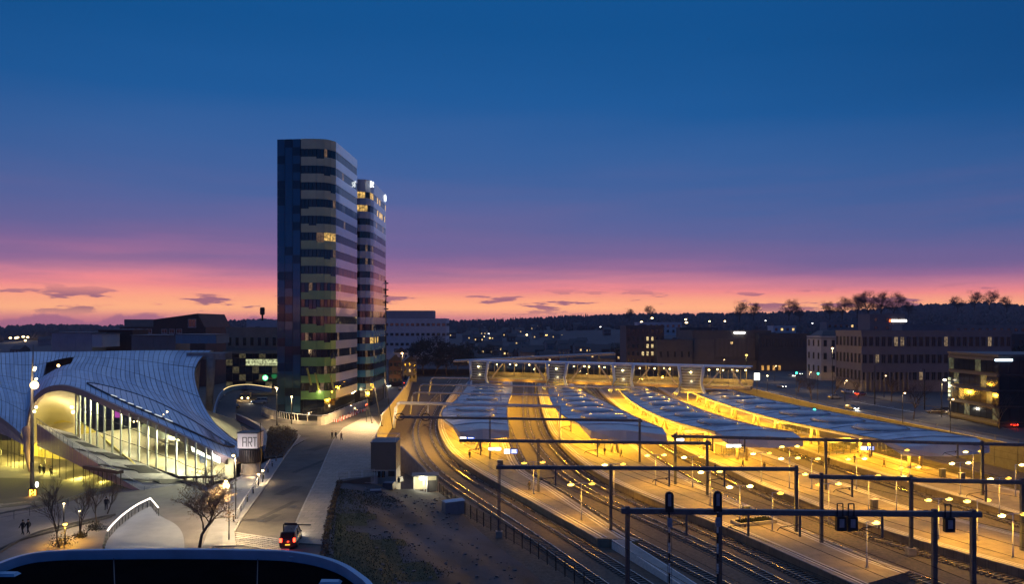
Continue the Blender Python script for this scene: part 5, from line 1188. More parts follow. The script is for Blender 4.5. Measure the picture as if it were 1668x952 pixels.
# lamps of the town, small points
tl = random.Random(5); spots = [(787,549,'w'),(858,546,'w'),(890,547,'s'),(897,549,'s'),(919,559,'w'),(948,556,'w'),(966,552,'s'),(972,549,'s'),(981,558,'w'),(986,560,'w'),(921,551,'s'),(870,553,'s'),(846,566,'c'),(852,570,'c'),(864,563,'c'),(893,568,'w'),(900,572,'w'),(880,569,'w'),(742,566,'c'),(735,567,'c'),(757,565,'c'),(796,544,'c'),(823,557,'c'),(836,548,'c'),(727,541,'c'),(700,547,'w'),(17,551,'w'),(26,551,'w'),(38,549,'w'),(73,550,'w'),(978,533,'c'),(1045,525,'w'),(1118,526,'w'),(1335,534,'s'),(1460,514,'c'),(1512,535,'c'),(664,578,'r'),(799,560,'r'),(806,560,'r'),(971,564,'r'),(912,566,'s'),(905,562,'s'),(862,577,'c'),(918,579,'c')]
spots += [(tl.uniform(770,1005), tl.uniform(543,579), tl.choice('wwsscw')) for _ in range(34)] + [(tl.uniform(1010,1330), tl.uniform(518,532), tl.choice('wcw')) for _ in range(8)] + [(tl.uniform(20,170), tl.uniform(546,556), 'w') for _ in range(5)]
small = {'w': emit('town_warm', (1,.68,.28), 11), 's': emit('town_sodium', (1,.5,.1), 11), 'c': emit('town_white', (1,.95,.9), 6), 'r': emit('town_red', (1,.05,.08), 6)}
nm = {'w': 'warm', 's': 'orange', 'c': 'white', 'r': 'red'}
for px, py, k in spots:
    d = 560 + 420*max(0, min(1, (582-py)/40)); p = PD(px, py, d); zt = min(terr(px, d), p.z-2); h = p.z-zt
    r = T('town_lamp', 'distant small %s lamp among the dark houses on the rise' % nm[k], 'street lamp', (p.x, p.y, zt), 0, 'distant %s lamps of the town' % nm[k])
    MB().tube([(p.x,p.y,zt),(p.x,p.y,p.z)], .1, 4).obj('post', darkmetal, r); b_ = 1.25 if k in 'ws' else .65
    MB().ell(p, b_*tl.uniform(.8,1.7), b_, b_*.8, 7, 4).obj('bulb', small[k], r)
    if py > 545 and spots.index((px, py, k)) < 44: light(r, p-Vector((0,0,1)), 3500, {'w': WARM, 's': SODIUM, 'c': COOL, 'r': (1,.1,.1)}[k], .4)

# ------------------------------------------------------------------ mast with the bright lamp, and the LED sign
p = Vector((-73.6,113,zg(-73.6,113))); r = T('lamp_mast', 'tall pale mast with a dazzling lamp before the station hall', 'lamp mast', tuple(p))
zt = PD(56,562,113).z; MB().tube([p, p+Vector((0,0,9)), p+Vector((0,0,18)), Vector((p.x+.2,p.y,zt))], [.30,.26,.18,.06], 10).obj('pole', galv, r, True)
q = PD(56,628,112.4); MB().ell(q, .62,.5,.62, 12, 8).obj('main_lamp', emit('mast_lamp', (1,.60,.22), 7), r, True); light(r, q-Vector((0,3.2,.2)), 2200, (1,.66,.34), .5)
for px, py in ((57,600),(56,603),(59,618),(59,664),(56,671)): MB().ell(PD(px,py,112.6), .2,.2,.2, 8, 5).obj('side_lamp', lamp_warm, r)
MB().ell(PD(60,790,112), .22,.2,.42, 8, 5).obj('white_lamp', lamp_white, r)
c = PD(53,805,112); r = T('led_sign', 'small glowing orange LED sign on the mast over the dark road', 'sign', tuple(c)); o = (0,0,0); on = emit('led_orange', (1,.45,.04), 9)
MB().box((0,.15,0), (1.35,.15,1.5)).obj('case', darkmetal, r, o=o)
MB().box((-.38,0,0), (.16,.06,1.15)).box((-.2,0,.5), (.3,.06,.16)).box((-.2,0,.0), (.3,.06,.16)).box((-.2,0,-.5), (.3,.06,.16)).box((.08,0,.18), (.16,.06,.2)).box((.08,0,-.3), (.16,.06,.2)).box((.38,0,0), (.18,.06,1.15)).obj('led_characters', on, r, o=o)
MB().tube([(0,.2,-.7),(0,.2,-3.2)], .06, 6).obj('stem', darkmetal, r, o=o); light(r, c+Vector((0,-.6,0)), 60, (1,.45,.05), .3)
# round sign column with the ART box
c = P(408,772,0); r = T('sign_column', 'round warm-lit column with a dark drum and a white box reading ART', 'sign column', tuple(c)); o = (0,0,0)
MB().lathe((0,0,0), [(1.75,0),(1.75,.15),(1.55,.2),(1.55,2.0)], 24).obj('base_drum', mat('drum_concrete', (.42,.36,.26), .7, var=.12), r, True, o=o)
MB().lathe((0,0,0), [(1.7,1.98),(1.7,4.2)], 24).obj('dark_drum', darkmetal, r, True, o=o)
for i in range(28):
    a = 2*math.pi*i/28; MB().box((1.78*math.cos(a),1.78*math.sin(a),3.1), (.10,.2,2.1), a).obj('slat', mat('louvre', (.05,.04,.04), .5), r, o=o)
MB().box((0,0,5.7), (3.3,3.0,2.5)).obj('sign_box', mat('sign_box_white', (.62,.60,.62), .5, var=.04), r, o=o)
MB().box((0,0,7.0), (3.5,3.2,.14)).obj('box_lid', darkmetal, r, o=o)
lt_ = mat('sign_letter', (.09,.085,.09), .6)
def L_(x, segs, nm_):
    q = MB()
    for x0, z0, x1, z1 in segs: q.bar((x+x0,-1.515,z0), (x+x1,-1.515,z1), .15, .05, up=(0,1,0))
    q.obj(nm_, lt_, r, o=o)
z0, z1, zm = 4.75, 6.35, 5.5
L_(-.75, [(0,z0,0,z1),(.0,z1-.08,.6,z1-.08),(.6,z0,.6,z1),(0,zm,.6,zm)], 'letter'); L_(.15, [(0,z0,0,z1),(0,z1-.08,.6,z1-.08),(.6,z1,.6,zm),(0,zm,.6,zm),(.25,zm,.62,z0)], 'letter'); L_(.95, [(.32,z0,.32,z1),(0,z1-.08,.64,z1-.08)], 'letter')
light(r, c+Vector((1.2,-3.0,.5)), 160, (1,.66,.30), .2); light(r, c+Vector((-.8,-4.5,4.2)), 420, (1,.85,.8), .3)  # the second is an unseen lamp added to brighten the ART box
MB().tube([(1.85,-.5,0),(1.85,-.5,8.6)], .07, 6).obj('side_pole', darkmetal, r, o=o)

# ------------------------------------------------------------------ railings, ramps, beds on the plaza
def railing(pts, lab, h=1.0, m=galv, step=1.8, rr=.045, name='railing', mids=(.5,), lit=None):
    pts = [Vector(p) for p in pts]; r = T(name, lab, 'railing', tuple(pts[0]))
    if not lit: MB().tube([p+Vector((0,0,h)) for p in pts], rr, 5).obj('handrail', m, r, True)
    for t in mids: MB().tube([p+Vector((0,0,h*t)) for p in pts], rr*.5, 4).obj('mid_rail', m, r)
    for p in resample(pts, step): MB().tube([p, p+Vector((0,0,h))], rr*.8, 5).obj('baluster', m, r)
    return r
def gz(px, py): p = P(px, py, 0); return Vector((p.x, p.y, zg(p.x, p.y)))
railing(cr([gz(a,b) for a,b in [(-30,858),(30,845),(90,832),(150,812),(200,802)]], 5), 'long metal railing along the edge of the dark lower road', 1.1)
railing([P(a,b,0) for a,b in [(385,846),(400,820),(418,792),(440,757)]], 'silver handrail along the street pavement below the sign column', .9, galv_pale, 4, .07, mids=())
railing([P(a,b,0) for a,b in [(338,800),(352,786),(368,770),(384,752)]], 'dark railing between the hall entrance and the plaza', 1.1, darkmetal, 1.5)
ramp_c = cr([P(a,b,0) for a,b in [(168,905),(175,882),(196,858),(222,838),(245,826)]], 6)
r = railing(ramp_c+[P(258,842,0)], 'curved ramp railing with a glowing white handrail', 1.15, darkmetal, 1.2, .05, mids=(.35,.65), lit=True)
gl = [p+Vector((0,0,1.15)) for p in ramp_c[6:]]+[P(258,842,0)+Vector((0,0,1.15))]
MB().tube(gl, .075, 6).obj('glowing_handrail', emit('rail_glow', (1,.88,.74), 5), r); MB().tube([p+Vector((0,0,1.15)) for p in ramp_c[:7]], .05, 5).obj('handrail', darkmetal, r)
for i in (4,10,16,22):
    p = gl[min(i, len(gl)-1)]; light(r, p+Vector((.5,-.2,-.15)), 14, (1,.9,.8), .3)
rm = MB(); inner = [P(a,b,0) for a,b in [(300,905),(300,885),(296,868),(285,855),(262,843)]]; inn = cr(inner, 6)
rm.strip([p+Vector((0,0,.05)) for p in ramp_c], [p+Vector((0,0,.05)) for p in inn]); struct(rm.obj('ramp_path', mat('ramp_blue', (.26,.27,.30), .65, scale=.6, var=.15)))
bed = cr([P(a,b,0) for a,b in [(-40,925),(10,893),(50,875),(100,862),(150,850),(185,842)]], 6); r = T('planting_bed', 'long dark curved planting bed with a low kerb across the lower plaza', 'planting bed', tuple(bed[0]))
wd = [1.6*math.sin(math.pi*min(1,(i+4)/(len(bed)+4)))**.6+.1 for i in range(len(bed))]
A_, B_ = [p+Vector((0,w_,.10)) for p, w_ in zip(bed, wd)], [p-Vector((0,w_,-.10)) for p, w_ in zip(bed, wd)]
MB().strip(B_, A_).obj('soil', mat('bed_soil', (.03,.028,.024), .95, scale=1, var=.5, bump=.8, bscale=6), r)
for E in (A_, B_): MB().wall(E, -.1, .22, .16).obj('kerb', concrete_dark, r)
# hedge bed beside the street
hb = [P(a,b,0) for a,b in [(430,750),(461,746),(486,709),(470,698),(440,699),(428,722)]]; r = T('hedge_bed', 'low brown winter hedge bed at the bend of the street', 'hedge', tuple(hb[0]))
MB().prism([(p.x,p.y) for p in hb], .01, .25).obj('soil', mat('bed_soil', (.03,)*3), r)
q = MB(); hr = random.Random(4); cx = sum((p for p in hb), Vector())/6
for _ in range(5200):
    i = hr.randrange(6); a, b = hb[i], hb[(i+1) % 6]; p = cx.lerp(a.lerp(b, hr.random()), hr.random()**.5*.96); z = hr.uniform(.2,1.0)+.25*math.sin(p.x*1.7)*math.cos(p.y*1.3)
    s = hr.uniform(.08,.2); d1 = Vector((hr.gauss(0,1),hr.gauss(0,1),hr.gauss(0,1))).normalized()*s; d2 = Vector((hr.gauss(0,1),hr.gauss(0,1),hr.gauss(0,1))).normalized()*s
    c = Vector((p.x,p.y,z)); q._add([c-d1, c+d2, c+d1], [(0,1,2)])
q.obj('foliage', mat('hedge_leaf', (.055,.038,.02), .85, scale=1.2, c2=(.11,.075,.035)), r)
# lit balustrade around the tower forecourt
bp = [P(a,b,0) for a,b in [(427,676),(447,684),(475,689),(505,692),(528,692),(548,684),(575,672),(598,664)]]; bp = cr(bp, 4)
r = T('lit_balustrade', 'warm-lit concrete parapet with slanting fins around the tower forecourt', 'balustrade', tuple(bp[8]))
MB().wall(bp, -.1, .7, .5).obj('plinth', mat('warm_concrete', (.42,.38,.32), .75, scale=.8, var=.15), r)
MB().tube([p+Vector((0,1.1,2.2)) for p in bp], .09, 6).obj('handrail', galv_pale, r, True)
for i, p in enumerate(resample(bp, 1.15)):
    if i < 22 or i % 4 == 0: MB().bar(p+Vector((0,0,.6)), p+Vector((-.5,1.1,2.2)), .16, .3).obj('fin', mat('fin_cream', (.5,.45,.34), .6), r)
sol = [p for p in bp if p.x > P(520,690,0).x]; MB().wall(sol, .71, 2.0, .3).obj('solid_parapet', mat('warm_concrete', (.4,)*3), r)
for k in (3,9,15,20,25): p = bp[min(k, len(bp)-1)]; light(r, p+Vector((0,-2.0,.9)), 130, (1,.66,.30), .2); light(r, p+Vector((0,2.4,1.2)), 160, (1,.66,.30), .2)
# red and white barrier blocks on the street
br_ = random.Random(8); b0 = None
for i in range(22):
    px, py = 545+(i % 11)*5.0+br_.uniform(-1.5,1.5), 689-(i % 11)*2.0+(i//11)*3.2-4; p = P(px+ (i//11)*3, py, -.12)
    if b0 is None:
        b0 = T('road_barrier', 'red and white plastic road barrier lying in the heap beside the parapet', 'barrier', (0,0,0), 0, 'red and white barriers on the street')
        MB().hexa([(-.6,-.22,0),(.6,-.22,0),(.6,.22,0),(-.6,.22,0),(-.55,-.1,.75),(.55,-.1,.75),(.55,.1,.75),(-.55,.1,.75)]).obj('body', mat('barrier_red', (.5,.05,.03), .5), b0)
        for s in (-.28,.28): MB().hexa([(s-.14,-.235,.02),(s+.14,-.235,.02),(s+.14,.235,.02),(s-.14,.235,.02),(s-.14,-.115,.76),(s+.14,-.115,.76),(s+.14,.115,.76),(s-.14,.115,.76)]).obj('white_band', whitepaint, b0)
        b0.location = p; b0.rotation_euler.z = .3
    else: dup(b0, b0['label'], p, br_.uniform(-.6,1.2))
# curved blue ramp with lit columns by the tower
rc = cr([P(a,b,3.2) for a,b in [(346,690),(352,662),(360,645),(376,635),(405,632),(442,637)]], 6); r = T('curved_ramp', 'curved blue-sided ramp on pale columns beside the tower', 'ramp', (rc[10].x, rc[10].y, 0))
MB().wall(rc, 2.6, 4.2, .35).obj('outer_side', mat('ramp_side', (.22,.34,.50), .45, .2, var=.1), r)
q = MB(); q.strip([p-Vector((0,0,.5)) for p in rc], [p-Vector((0,0,.5)) for p in offset(rc, 5)]); q.obj('deck', concrete_dark, r)
MB().tube([p+Vector((0,0,1.05)) for p in rc[14:]], .14, 6).obj('lit_edge', emit('ramp_edge', (1,.72,.30), 1.6), r)
for i in (9,13,18,24): p = rc[i]; MB().tube([(p.x+.4,p.y+1.2,-.1),(p.x,p.y+1.2,3.0)], [.35,.45], 8).obj('column', mat('ramp_col', (.5,.44,.33), .6), r, True)
for px in (385,394,404): p = P(px,652,0); MB().ell(p+Vector((0,0,.6)), .3,.3,.3, 8, 5).obj('ground_lamp', lamp_warm, r); light(r, p+Vector((0,-1,1.2)), 300, (1,.66,.30), .2)
r = T('curved_wall', 'low curved blue wall ending beside the sign column', 'wall', tuple(P(420,700,0)))
cw = cr([P(a,b,0) for a,b in [(382,682),(404,692),(424,704),(432,720),(430,738)]], 5); MB().wall(cw, -.1, 1.3, .5).obj('body', mat('ramp_side', (.2,)*3), r); MB().wall(cw, 1.305, 1.42, .7).obj('coping', concrete, r)
fence_pts = resample(cr([P(a,b,0) for a,b in [(368,692),(388,702),(404,714),(412,726)]], 5), 1.0); r = T('picket_row', 'row of pale slanting pickets beside the curved blue wall', 'fence', tuple(fence_pts[0]))
for p in fence_pts: MB().bar(p, p+Vector((-.5,0,1.5)), .16, .3).obj('picket', mat('fin_cream', (.4,)*3), r)

# ------------------------------------------------------------------ lot: fence, hut, grey box building, pile of goods
fp = resample(cr([P(a,b,-5.0) for a,b in [(716,806),(760,840),(850,892),(920,938),(985,985)]], 6), 2.4)
r = T('lot_fence', 'dark mesh fence on posts between the waste ground and the tracks', 'fence', tuple(fp[5]))
for p in fp: MB().box((p.x,p.y,-4.1), (.12,.12,2.2)).obj('post', darkmetal, r)
q = MB()
for a, b in zip(fp, fp[1:]):
    for k in range(12): t = k/12; s = a.lerp(b, t); q.bar((s.x,s.y,-5.0), (s.x,s.y,-3.2), .025)
q.obj('mesh_bars', darkmetal, r); q = MB()
for z in (-3.15,-4.1,-4.95): q.tube(zset(fp, z), .03, 4)
q.obj('rail', darkmetal, r)
r = T('box_building', 'tall narrow grey box building with brown top half at the plaza corner', 'building', (-21.9,128,-4.6)); o = (0,0,0)
MB().box((0,0,2.4), (4.3,5,5.0)).obj('lower_wall', mat('box_grey', (.36,.35,.32), .7, scale=.5, var=.12), r, o=o); MB().box((0,0,7.2), (4.3,5,4.6)).obj('upper_wall', mat('box_brown', (.16,.13,.10), .7, scale=.5, var=.12), r, o=o)
MB().box((0,0,9.56), (4.5,5.2,.12)).obj('roof', galv, r, o=o)
for x in (-1.5,-.75,0): MB().box((x,-2.55,4.15), (.55,.12,1.05)).obj('window', darkglass, r, o=o)
MB().box((1.4,-2.6,4.3), (1.1,.3,.9)).obj('vent_box', darkmetal, r, o=o)
q = MB()
for s in (-1,1): q.tube([(s*2,-2.3,9.6),(s*2,-2.3,10.4)], .05, 5).tube([(s*2,2.3,9.6),(s*2,2.3,10.4)], .05, 5)
q.tube([(-2,-2.3,10.4),(2,-2.3,10.4),(2,2.3,10.4),(-2,2.3,10.4),(-2,-2.3,10.4)], .05, 5); q.obj('roof_rail', galv_pale, r, o=o)
p = P(693,800,-4.6); r = T('lit_hut', 'small open hut with a dazzling lamp at the corner of the waste ground', 'hut', tuple(p), .15); o = (0,0,0)
MB().box((0,1.2,1.4), (4.2,.15,2.8)).obj('rear_wall', cream, r, o=o); MB().box((2.05,0,1.4), (.12,2.4,2.8)).obj('side_wall', darkclad, r, o=o); MB().box((0,0,2.9), (4.8,3,.16)).obj('roof', galv, r, o=o)
MB().box((1.1,-1.0,1.0), (1.6,.1,2.0)).obj('door', darkclad, r, o=o)
for x in (-2.0,-.3,.2): MB().box((x,-1.2,1.4), (.12,.12,2.8)).obj('post', galv_pale, r, o=o)
MB().ell((-.6,-1.1,2.45), .55,.3,.34, 10, 6).obj('lamp', emit('hut_lamp', (1,.93,.60), 24), r, True, o=o); light(r, p+Vector((-.6,-1.8,2.2)), 800, (1,.9,.6), .3)
p = P(738,838,-4.7); r = T('relay_cabinet', 'grey steel relay cabinet with pale end panel by the track fence', 'cabinet', tuple(p), .5)
MB().box((0,0,1.05), (3.2,1.5,2.1)).obj('body', mat('cab_blue', (.18,.21,.25), .5, var=.1), r, o=o); MB().hexa([(-1.7,-.9,2.1),(1.7,-.9,2.1),(1.7,.9,2.1),(-1.7,.9,2.1),(-1.6,-.1,2.35),(1.6,-.1,2.35),(1.6,.1,2.35),(-1.6,.1,2.35)]).obj('roof', galv_pale, r, o=o)
MB().box((1.62,0,1.0), (.05,1.3,1.9)).obj('end_panel', mat('cab_pale', (.4,.43,.46), .5), r, o=o)
for x in (-1,0,1): MB().box((x*1.0,-.77,1.0), (.9,.04,1.8)).obj('door', mat('cab_blue', (.2,)*3), r, o=o)
pr2 = random.Random(12); tarp = mat('tarp_blue', (.03,.045,.075), .5, scale=2, var=.4)
for i, (px, py, s, lab) in enumerate([(590,786,1.6,'dark blue-wrapped pallet nearest the pale wall'),(606,792,1.9,'long dark bundle on a pallet in the heap of goods'),(622,784,1.5,'tall dark crate at the back of the heap of goods'),(634,795,1.7,'tarpaulin-covered pallet at the right end of the heap of goods'),(612,806,1.8,'low wrapped pallet in front of the heap of goods'),(588,803,1.5,'flat stack of boards nearest the waste ground hedge'),(648,783,1.4,'grey crate beside the box building')]):
    p = P(px,py,-2.0); r = T('goods_pallet', lab, 'pallet', (p.x,p.y,-2.3), pr2.uniform(-.5,.5))
    for k in range(5): MB().box((-.5*s+.25*s*k,0,.14), (.16*s,s*.9,.04)).obj('slat', mat('pallet_wood', (.2,.14,.08), .8), r, o=o)
    for k in (-1,0,1): MB().box((0,k*.4*s,.06), (s*1.1,.1,.12)).obj('bearer', mat('pallet_wood', (.2,)*3), r, o=o)
    h = pr2.uniform(.5,1.3); MB().hexa([(-.55*s,-.45*s,.17),(.55*s,-.45*s,.17),(.55*s,.45*s,.17),(-.55*s,.45*s,.17),(-.48*s,-.4*s,h),(.5*s,-.38*s,h*.92),(.5*s,.4*s,h),(-.5*s,.38*s,h*1.06)]).obj('load', tarp, r, o=o)
    MB().box((0,0,h*1.02), (.98*s,.7*s,.06)).obj('top_sheet', mat('sheet_pale', (.2,.22,.27), .4, var=.2), r, o=o)
# site fence panels in front of the plaza wall
for i in range(3):
    a = P(549+i*21, 791-i*1.5, -1.0); b = P(568+i*21, 790-i*1.5, -1.0); r = T('site_fence_panel', '%s wire site fence panel from the street before the heap of goods' % ORD[i], 'fence', tuple(a), 0, 'wire site fence panels')
    q = MB().tube([a, a+Vector((0,0,2.2)), b+Vector((0,0,2.2)), b, a+Vector((0,0,.1))], .03, 5); q.obj('frame', galv_pale, r)
    q = MB()
    for k in range(1,12): s = a.lerp(b, k/12); q.bar(s, s+Vector((0,0,2.2)), .012)
    for k in range(1,5): q.bar(a+Vector((0,0,.44*k)), b+Vector((0,0,.44*k)), .012)
    q.obj('mesh_bars', galv, r)
# hedge / scrub along the pavement edge of the lot
q = MB(); hr = random.Random(6)
for _ in range(2200):
    i = hr.uniform(0, N_*.55); k = int(i); p = L0[k].lerp(L0[k+1], i-k)+Vector((hr.uniform(.0,.9),0,0)); c = Vector((p.x,p.y,hr.uniform(-.5,.05)+.25*math.sin(i*2.1)**2))
    s = hr.uniform(.08,.2); d1 = Vector((hr.gauss(0,1),hr.gauss(0,1),hr.gauss(0,1))).normalized()*s; d2 = Vector((hr.gauss(0,1),hr.gauss(0,1),hr.gauss(0,1))).normalized()*s; q._add([c-d1,c+d2,c+d1], [(0,1,2)])
r = T('scrub_hedge', 'dark scrubby hedge along the pavement edge above the waste ground', 'hedge', tuple(L0[5])); q.obj('foliage', MATS['hedge_leaf'], r)
q = MB()
for k in range(0, 18, 1): p = L0[k]; q.tube([p+Vector((.2,0,-.2)), p+Vector((.4,0,.35))], .03, 4)
q.obj('stems', bark, r)

# ------------------------------------------------------------------ foreground roof with rounded corners
FZ = 11.3
ol = [(X(a, (CAMZ-FZ)*FPX/(b-HZ)), (CAMZ-FZ)*FPX/(b-HZ)) for a, b in [(-150,1060),(-75,968),(-40,937),(0,917),(45,903),(95,897.5),(160,896),(300,895),(440,897),(490,901),(530,909),(562,921),(588,938),(606,955),(640,1010),(670,1080)]]
olv = cr([(x,y,0) for x, y in ol], 6); back = [(olv[-1].x-1, 12), (olv[0].x, 12)]
r = T('foreground_roof', 'near building top with rounded corners, pale blue rim and black roof', 'building', (-20,35,0))
poly = [(p.x,p.y) for p in olv]+back; cx = sum(p[0] for p in poly)/len(poly); cy = sum(p[1] for p in poly)/len(poly)
MB().prism([(p.x,p.y) for p in offset(olv, .15)]+back, 0, FZ-.8).obj('wall', darkclad, r)
MB().prism([(p.x,p.y) for p in offset(olv, .25)]+back, FZ-.79, FZ-.55).obj('roof', mat('black_roof', (.003,.003,.004), .95, scale=.5, var=.5, spec=.0), r)
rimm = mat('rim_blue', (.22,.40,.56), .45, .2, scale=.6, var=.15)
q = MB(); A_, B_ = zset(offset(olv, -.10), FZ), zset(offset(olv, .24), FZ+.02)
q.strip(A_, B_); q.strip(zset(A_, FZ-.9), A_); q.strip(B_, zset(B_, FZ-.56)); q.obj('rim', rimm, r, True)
for k, (px, ya, yb) in enumerate([(185,915,990),(420,915,990)]):
    a, b = P(px,ya-8,FZ-.5), P(px+(-2 if k else 3),yb,FZ-.5); MB().bar(a, b, .05, .03).obj('roof_seam', mat('seam', (.03,.04,.06), .6), r)
for px, py, s in ((74,911,1),(484,915,-1)):  # bluish bent arms shaped after lamp-post reflections on the dark roof
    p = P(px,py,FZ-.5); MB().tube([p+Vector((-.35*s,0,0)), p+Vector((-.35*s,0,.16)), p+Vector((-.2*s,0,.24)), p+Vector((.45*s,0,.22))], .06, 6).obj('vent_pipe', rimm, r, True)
for px, py in ((12,938),(538,951)):  # flat blue pieces modelled in place of faint roof reflections
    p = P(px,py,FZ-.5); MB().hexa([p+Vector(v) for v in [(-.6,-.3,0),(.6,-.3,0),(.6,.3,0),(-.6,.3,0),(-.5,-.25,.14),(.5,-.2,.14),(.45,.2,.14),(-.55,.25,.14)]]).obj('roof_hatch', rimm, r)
# ------------------------------------------------------------------ trees
def branches(rnd, h, spread, levels, q, tw, base=Vector((0,0,0)), r0=.16, up0=.35, nsplit=(3,5)):
    def grow(p, d, L, r, lev):
        n = 3; pts = [p]; dd = d.copy()
        for i in range(n):
            dd = (dd+Vector((rnd.gauss(0,.16),rnd.gauss(0,.16),rnd.gauss(.03,.10)))).normalized(); pts.append(pts[-1]+dd*L/n)
        rs = [r*(1-.5*i/n) for i in range(n+1)]
        rs = [max(.004*h**.5, x) for x in rs]
        (q if lev < 3 else tw).tube(pts, rs, 6 if lev == 0 else (4 if lev < 3 else 3), lev < 2)
        if lev >= levels: return
        nn = rnd.randint(*nsplit)+(3 if lev == 0 else 0); az0 = rnd.uniform(0,6.28)
        for kk in range(nn):
            t = rnd.uniform(.35,1.0) if lev else rnd.uniform(.38,1.0); i = min(n-1, int(t*n)); pp = pts[i].lerp(pts[i+1], t*n-i)
            ax = Vector((rnd.gauss(0,1),rnd.gauss(0,1),rnd.gauss(0,.5))).normalized()
            if lev == 0: aa = az0+6.283*kk/nn+rnd.gauss(0,.2); ax = Vector((math.cos(aa),math.sin(aa),.35))
            nd = (dd*(1-spread)+ax*spread+Vector((0,0,up0*.5))).normalized()
            grow(pp, nd, L*rnd.uniform(.55,.78), r*rnd.uniform(.42,.6), lev+1)
    grow(base, Vector((0,0,1)), h*.44, r0, 0)
def bare_tree(name, p, h, lab, seed, spread=.55, levels=4, r0=.16, m=None, group=None, nsplit=(3,5), leaves=0):
    rnd = random.Random(seed); q, tw = MB(), MB(); branches(rnd, h, spread, levels, q, tw, r0=r0, nsplit=nsplit)
    r = T(name, lab, 'tree', tuple(p), rnd.uniform(0,6), group); q.obj('trunk', bark, r, True, o=(0,0,0)); 
    if leaves:
        vs = [Vector(v) for v in tw.v]
        for _ in range(leaves):
            c = rnd.choice(vs)+Vector((rnd.gauss(0,.12),rnd.gauss(0,.12),rnd.gauss(0,.12))); s = rnd.uniform(.05,.12); d1 = Vector((rnd.gauss(0,1),rnd.gauss(0,1),rnd.gauss(0,1))).normalized()*s; d2 = Vector((rnd.gauss(0,1),rnd.gauss(0,1),rnd.gauss(0,1))).normalized()*s
            tw._add([c-d1,c+d2,c+d1], [(0,1,2)])
    tw.obj('crown', m or mat('twig', (.085,.06,.045), .9, scale=2, var=.3), r, o=(0,0,0)); return r
bare_tree('bare_tree', P(325,893,0), 9.6, 'wide bare tree with brown twigs on the plaza in front of the hall', 5, .60, 5, .19, nsplit=(4,4), leaves=2200, m=mat('twig_brown', (.24,.16,.10), .9, scale=2, var=.35))
for i, (px, py, h, lab) in enumerate([(97,893,7.6,'thin young bare tree beside the bright yellow park lamp'),(157,862,6.2,'thin young bare tree behind the planting bed'),(131,873,5.2,'smallest thin bare tree on the lower plaza'),(175,838,4.6,'thin bare tree at the end of the planting bed')]):
    bare_tree('young_tree', P(px,py,0), h, lab, 20+i, .34, 4, .09, nsplit=(3,4), m=mat('twig_young', (.16,.11,.08), .9))
for i, (px, py, s) in enumerate([(100,890,1.4),(156,864,1.2),(131,876,.7)]):        # low dark shrubs at their feet
    p = P(px,py,0); rnd = random.Random(60+i); q = MB()
    for _ in range(420):
        v = Vector((rnd.gauss(0,.42),rnd.gauss(0,.4),abs(rnd.gauss(.3,.28))))*s; d1 = Vector((rnd.gauss(0,1),rnd.gauss(0,1),rnd.gauss(0,1))).normalized()*.12; d2 = Vector((rnd.gauss(0,1),rnd.gauss(0,1),rnd.gauss(0,1))).normalized()*.12; q._add([v-d1,v+d2,v+d1], [(0,1,2)])
    r = T('low_shrub', ['dark shrub around the tree by the bright park lamp','dark shrub around the tree behind the planting bed','small dark shrub at the smallest young tree'][i], 'shrub', tuple(p)); q.obj('foliage', foil, r, o=(0,0,0)); MB().tube([(0,0,0),(0,0,.6*s)], .03, 4).obj('stem', bark, r, o=(0,0,0))
# bare trees beside the northern road and on the rise
for i, (px, py, z, h, lab) in enumerate([(1322,652,0,11,'bare street tree left of the white villa'),(1358,648,0,12,'bare street tree before the white villa'),(1300,640,0,9,'bare street tree before the dark hall'),(1398,650,0,9,'bare street tree between villa and long office'),(1488,684,0,12,'dark bare tree beside the road before the long office'),(1452,655,0,9,'slim bare tree before the long office'),(1560,672,0,10,'bare tree left of the glass office'),(1628,700,0,11,'bare tree in front of the glass office')]):
    bare_tree('street_tree', P(px,py,z), h, lab, 70+i, .5, 4, .17, nsplit=(3,4), m=mat('twig_dark', (.05,.035,.035), .9))
proto = None
for i, (px, py, d, h) in enumerate([(1205,508,640,19),(1228,506,620,17),(1285,505,600,19),(1302,507,640,15),(1352,503,600,16),(1372,501,560,18),(1396,499,540,19),(1414,497,520,20),(1436,497,520,20),(1456,497,530,19),(1480,500,600,15),(1560,492,640,15),(1588,488,620,17),(1612,488,640,18),(1640,492,640,15),(1060,507,760,16),(1025,509,780,14)]):
    p = PD(px, py+8, d); lab = 'bare winter tree silhouetted on the ridge against the sunset, %s from the left' % (ORD+['seventeenth'])[[1025,1060,1205,1228,1285,1302,1352,1372,1396,1414,1436,1456,1480,1560,1588,1612,1640].index(px)]
    zz = ZY(py,d)-9
    if proto is None: proto = bare_tree('ridge_tree', (p.x,p.y,zz), 18, lab, 90, .66, 5, .42, group='bare trees on the ridge', nsplit=(4,5), m=mat('twig_ridge', (.05,.035,.04), .95)); proto.scale = (h/18,)*3
    else: dup(proto, lab, (p.x,p.y,zz), i*1.7, h/18)
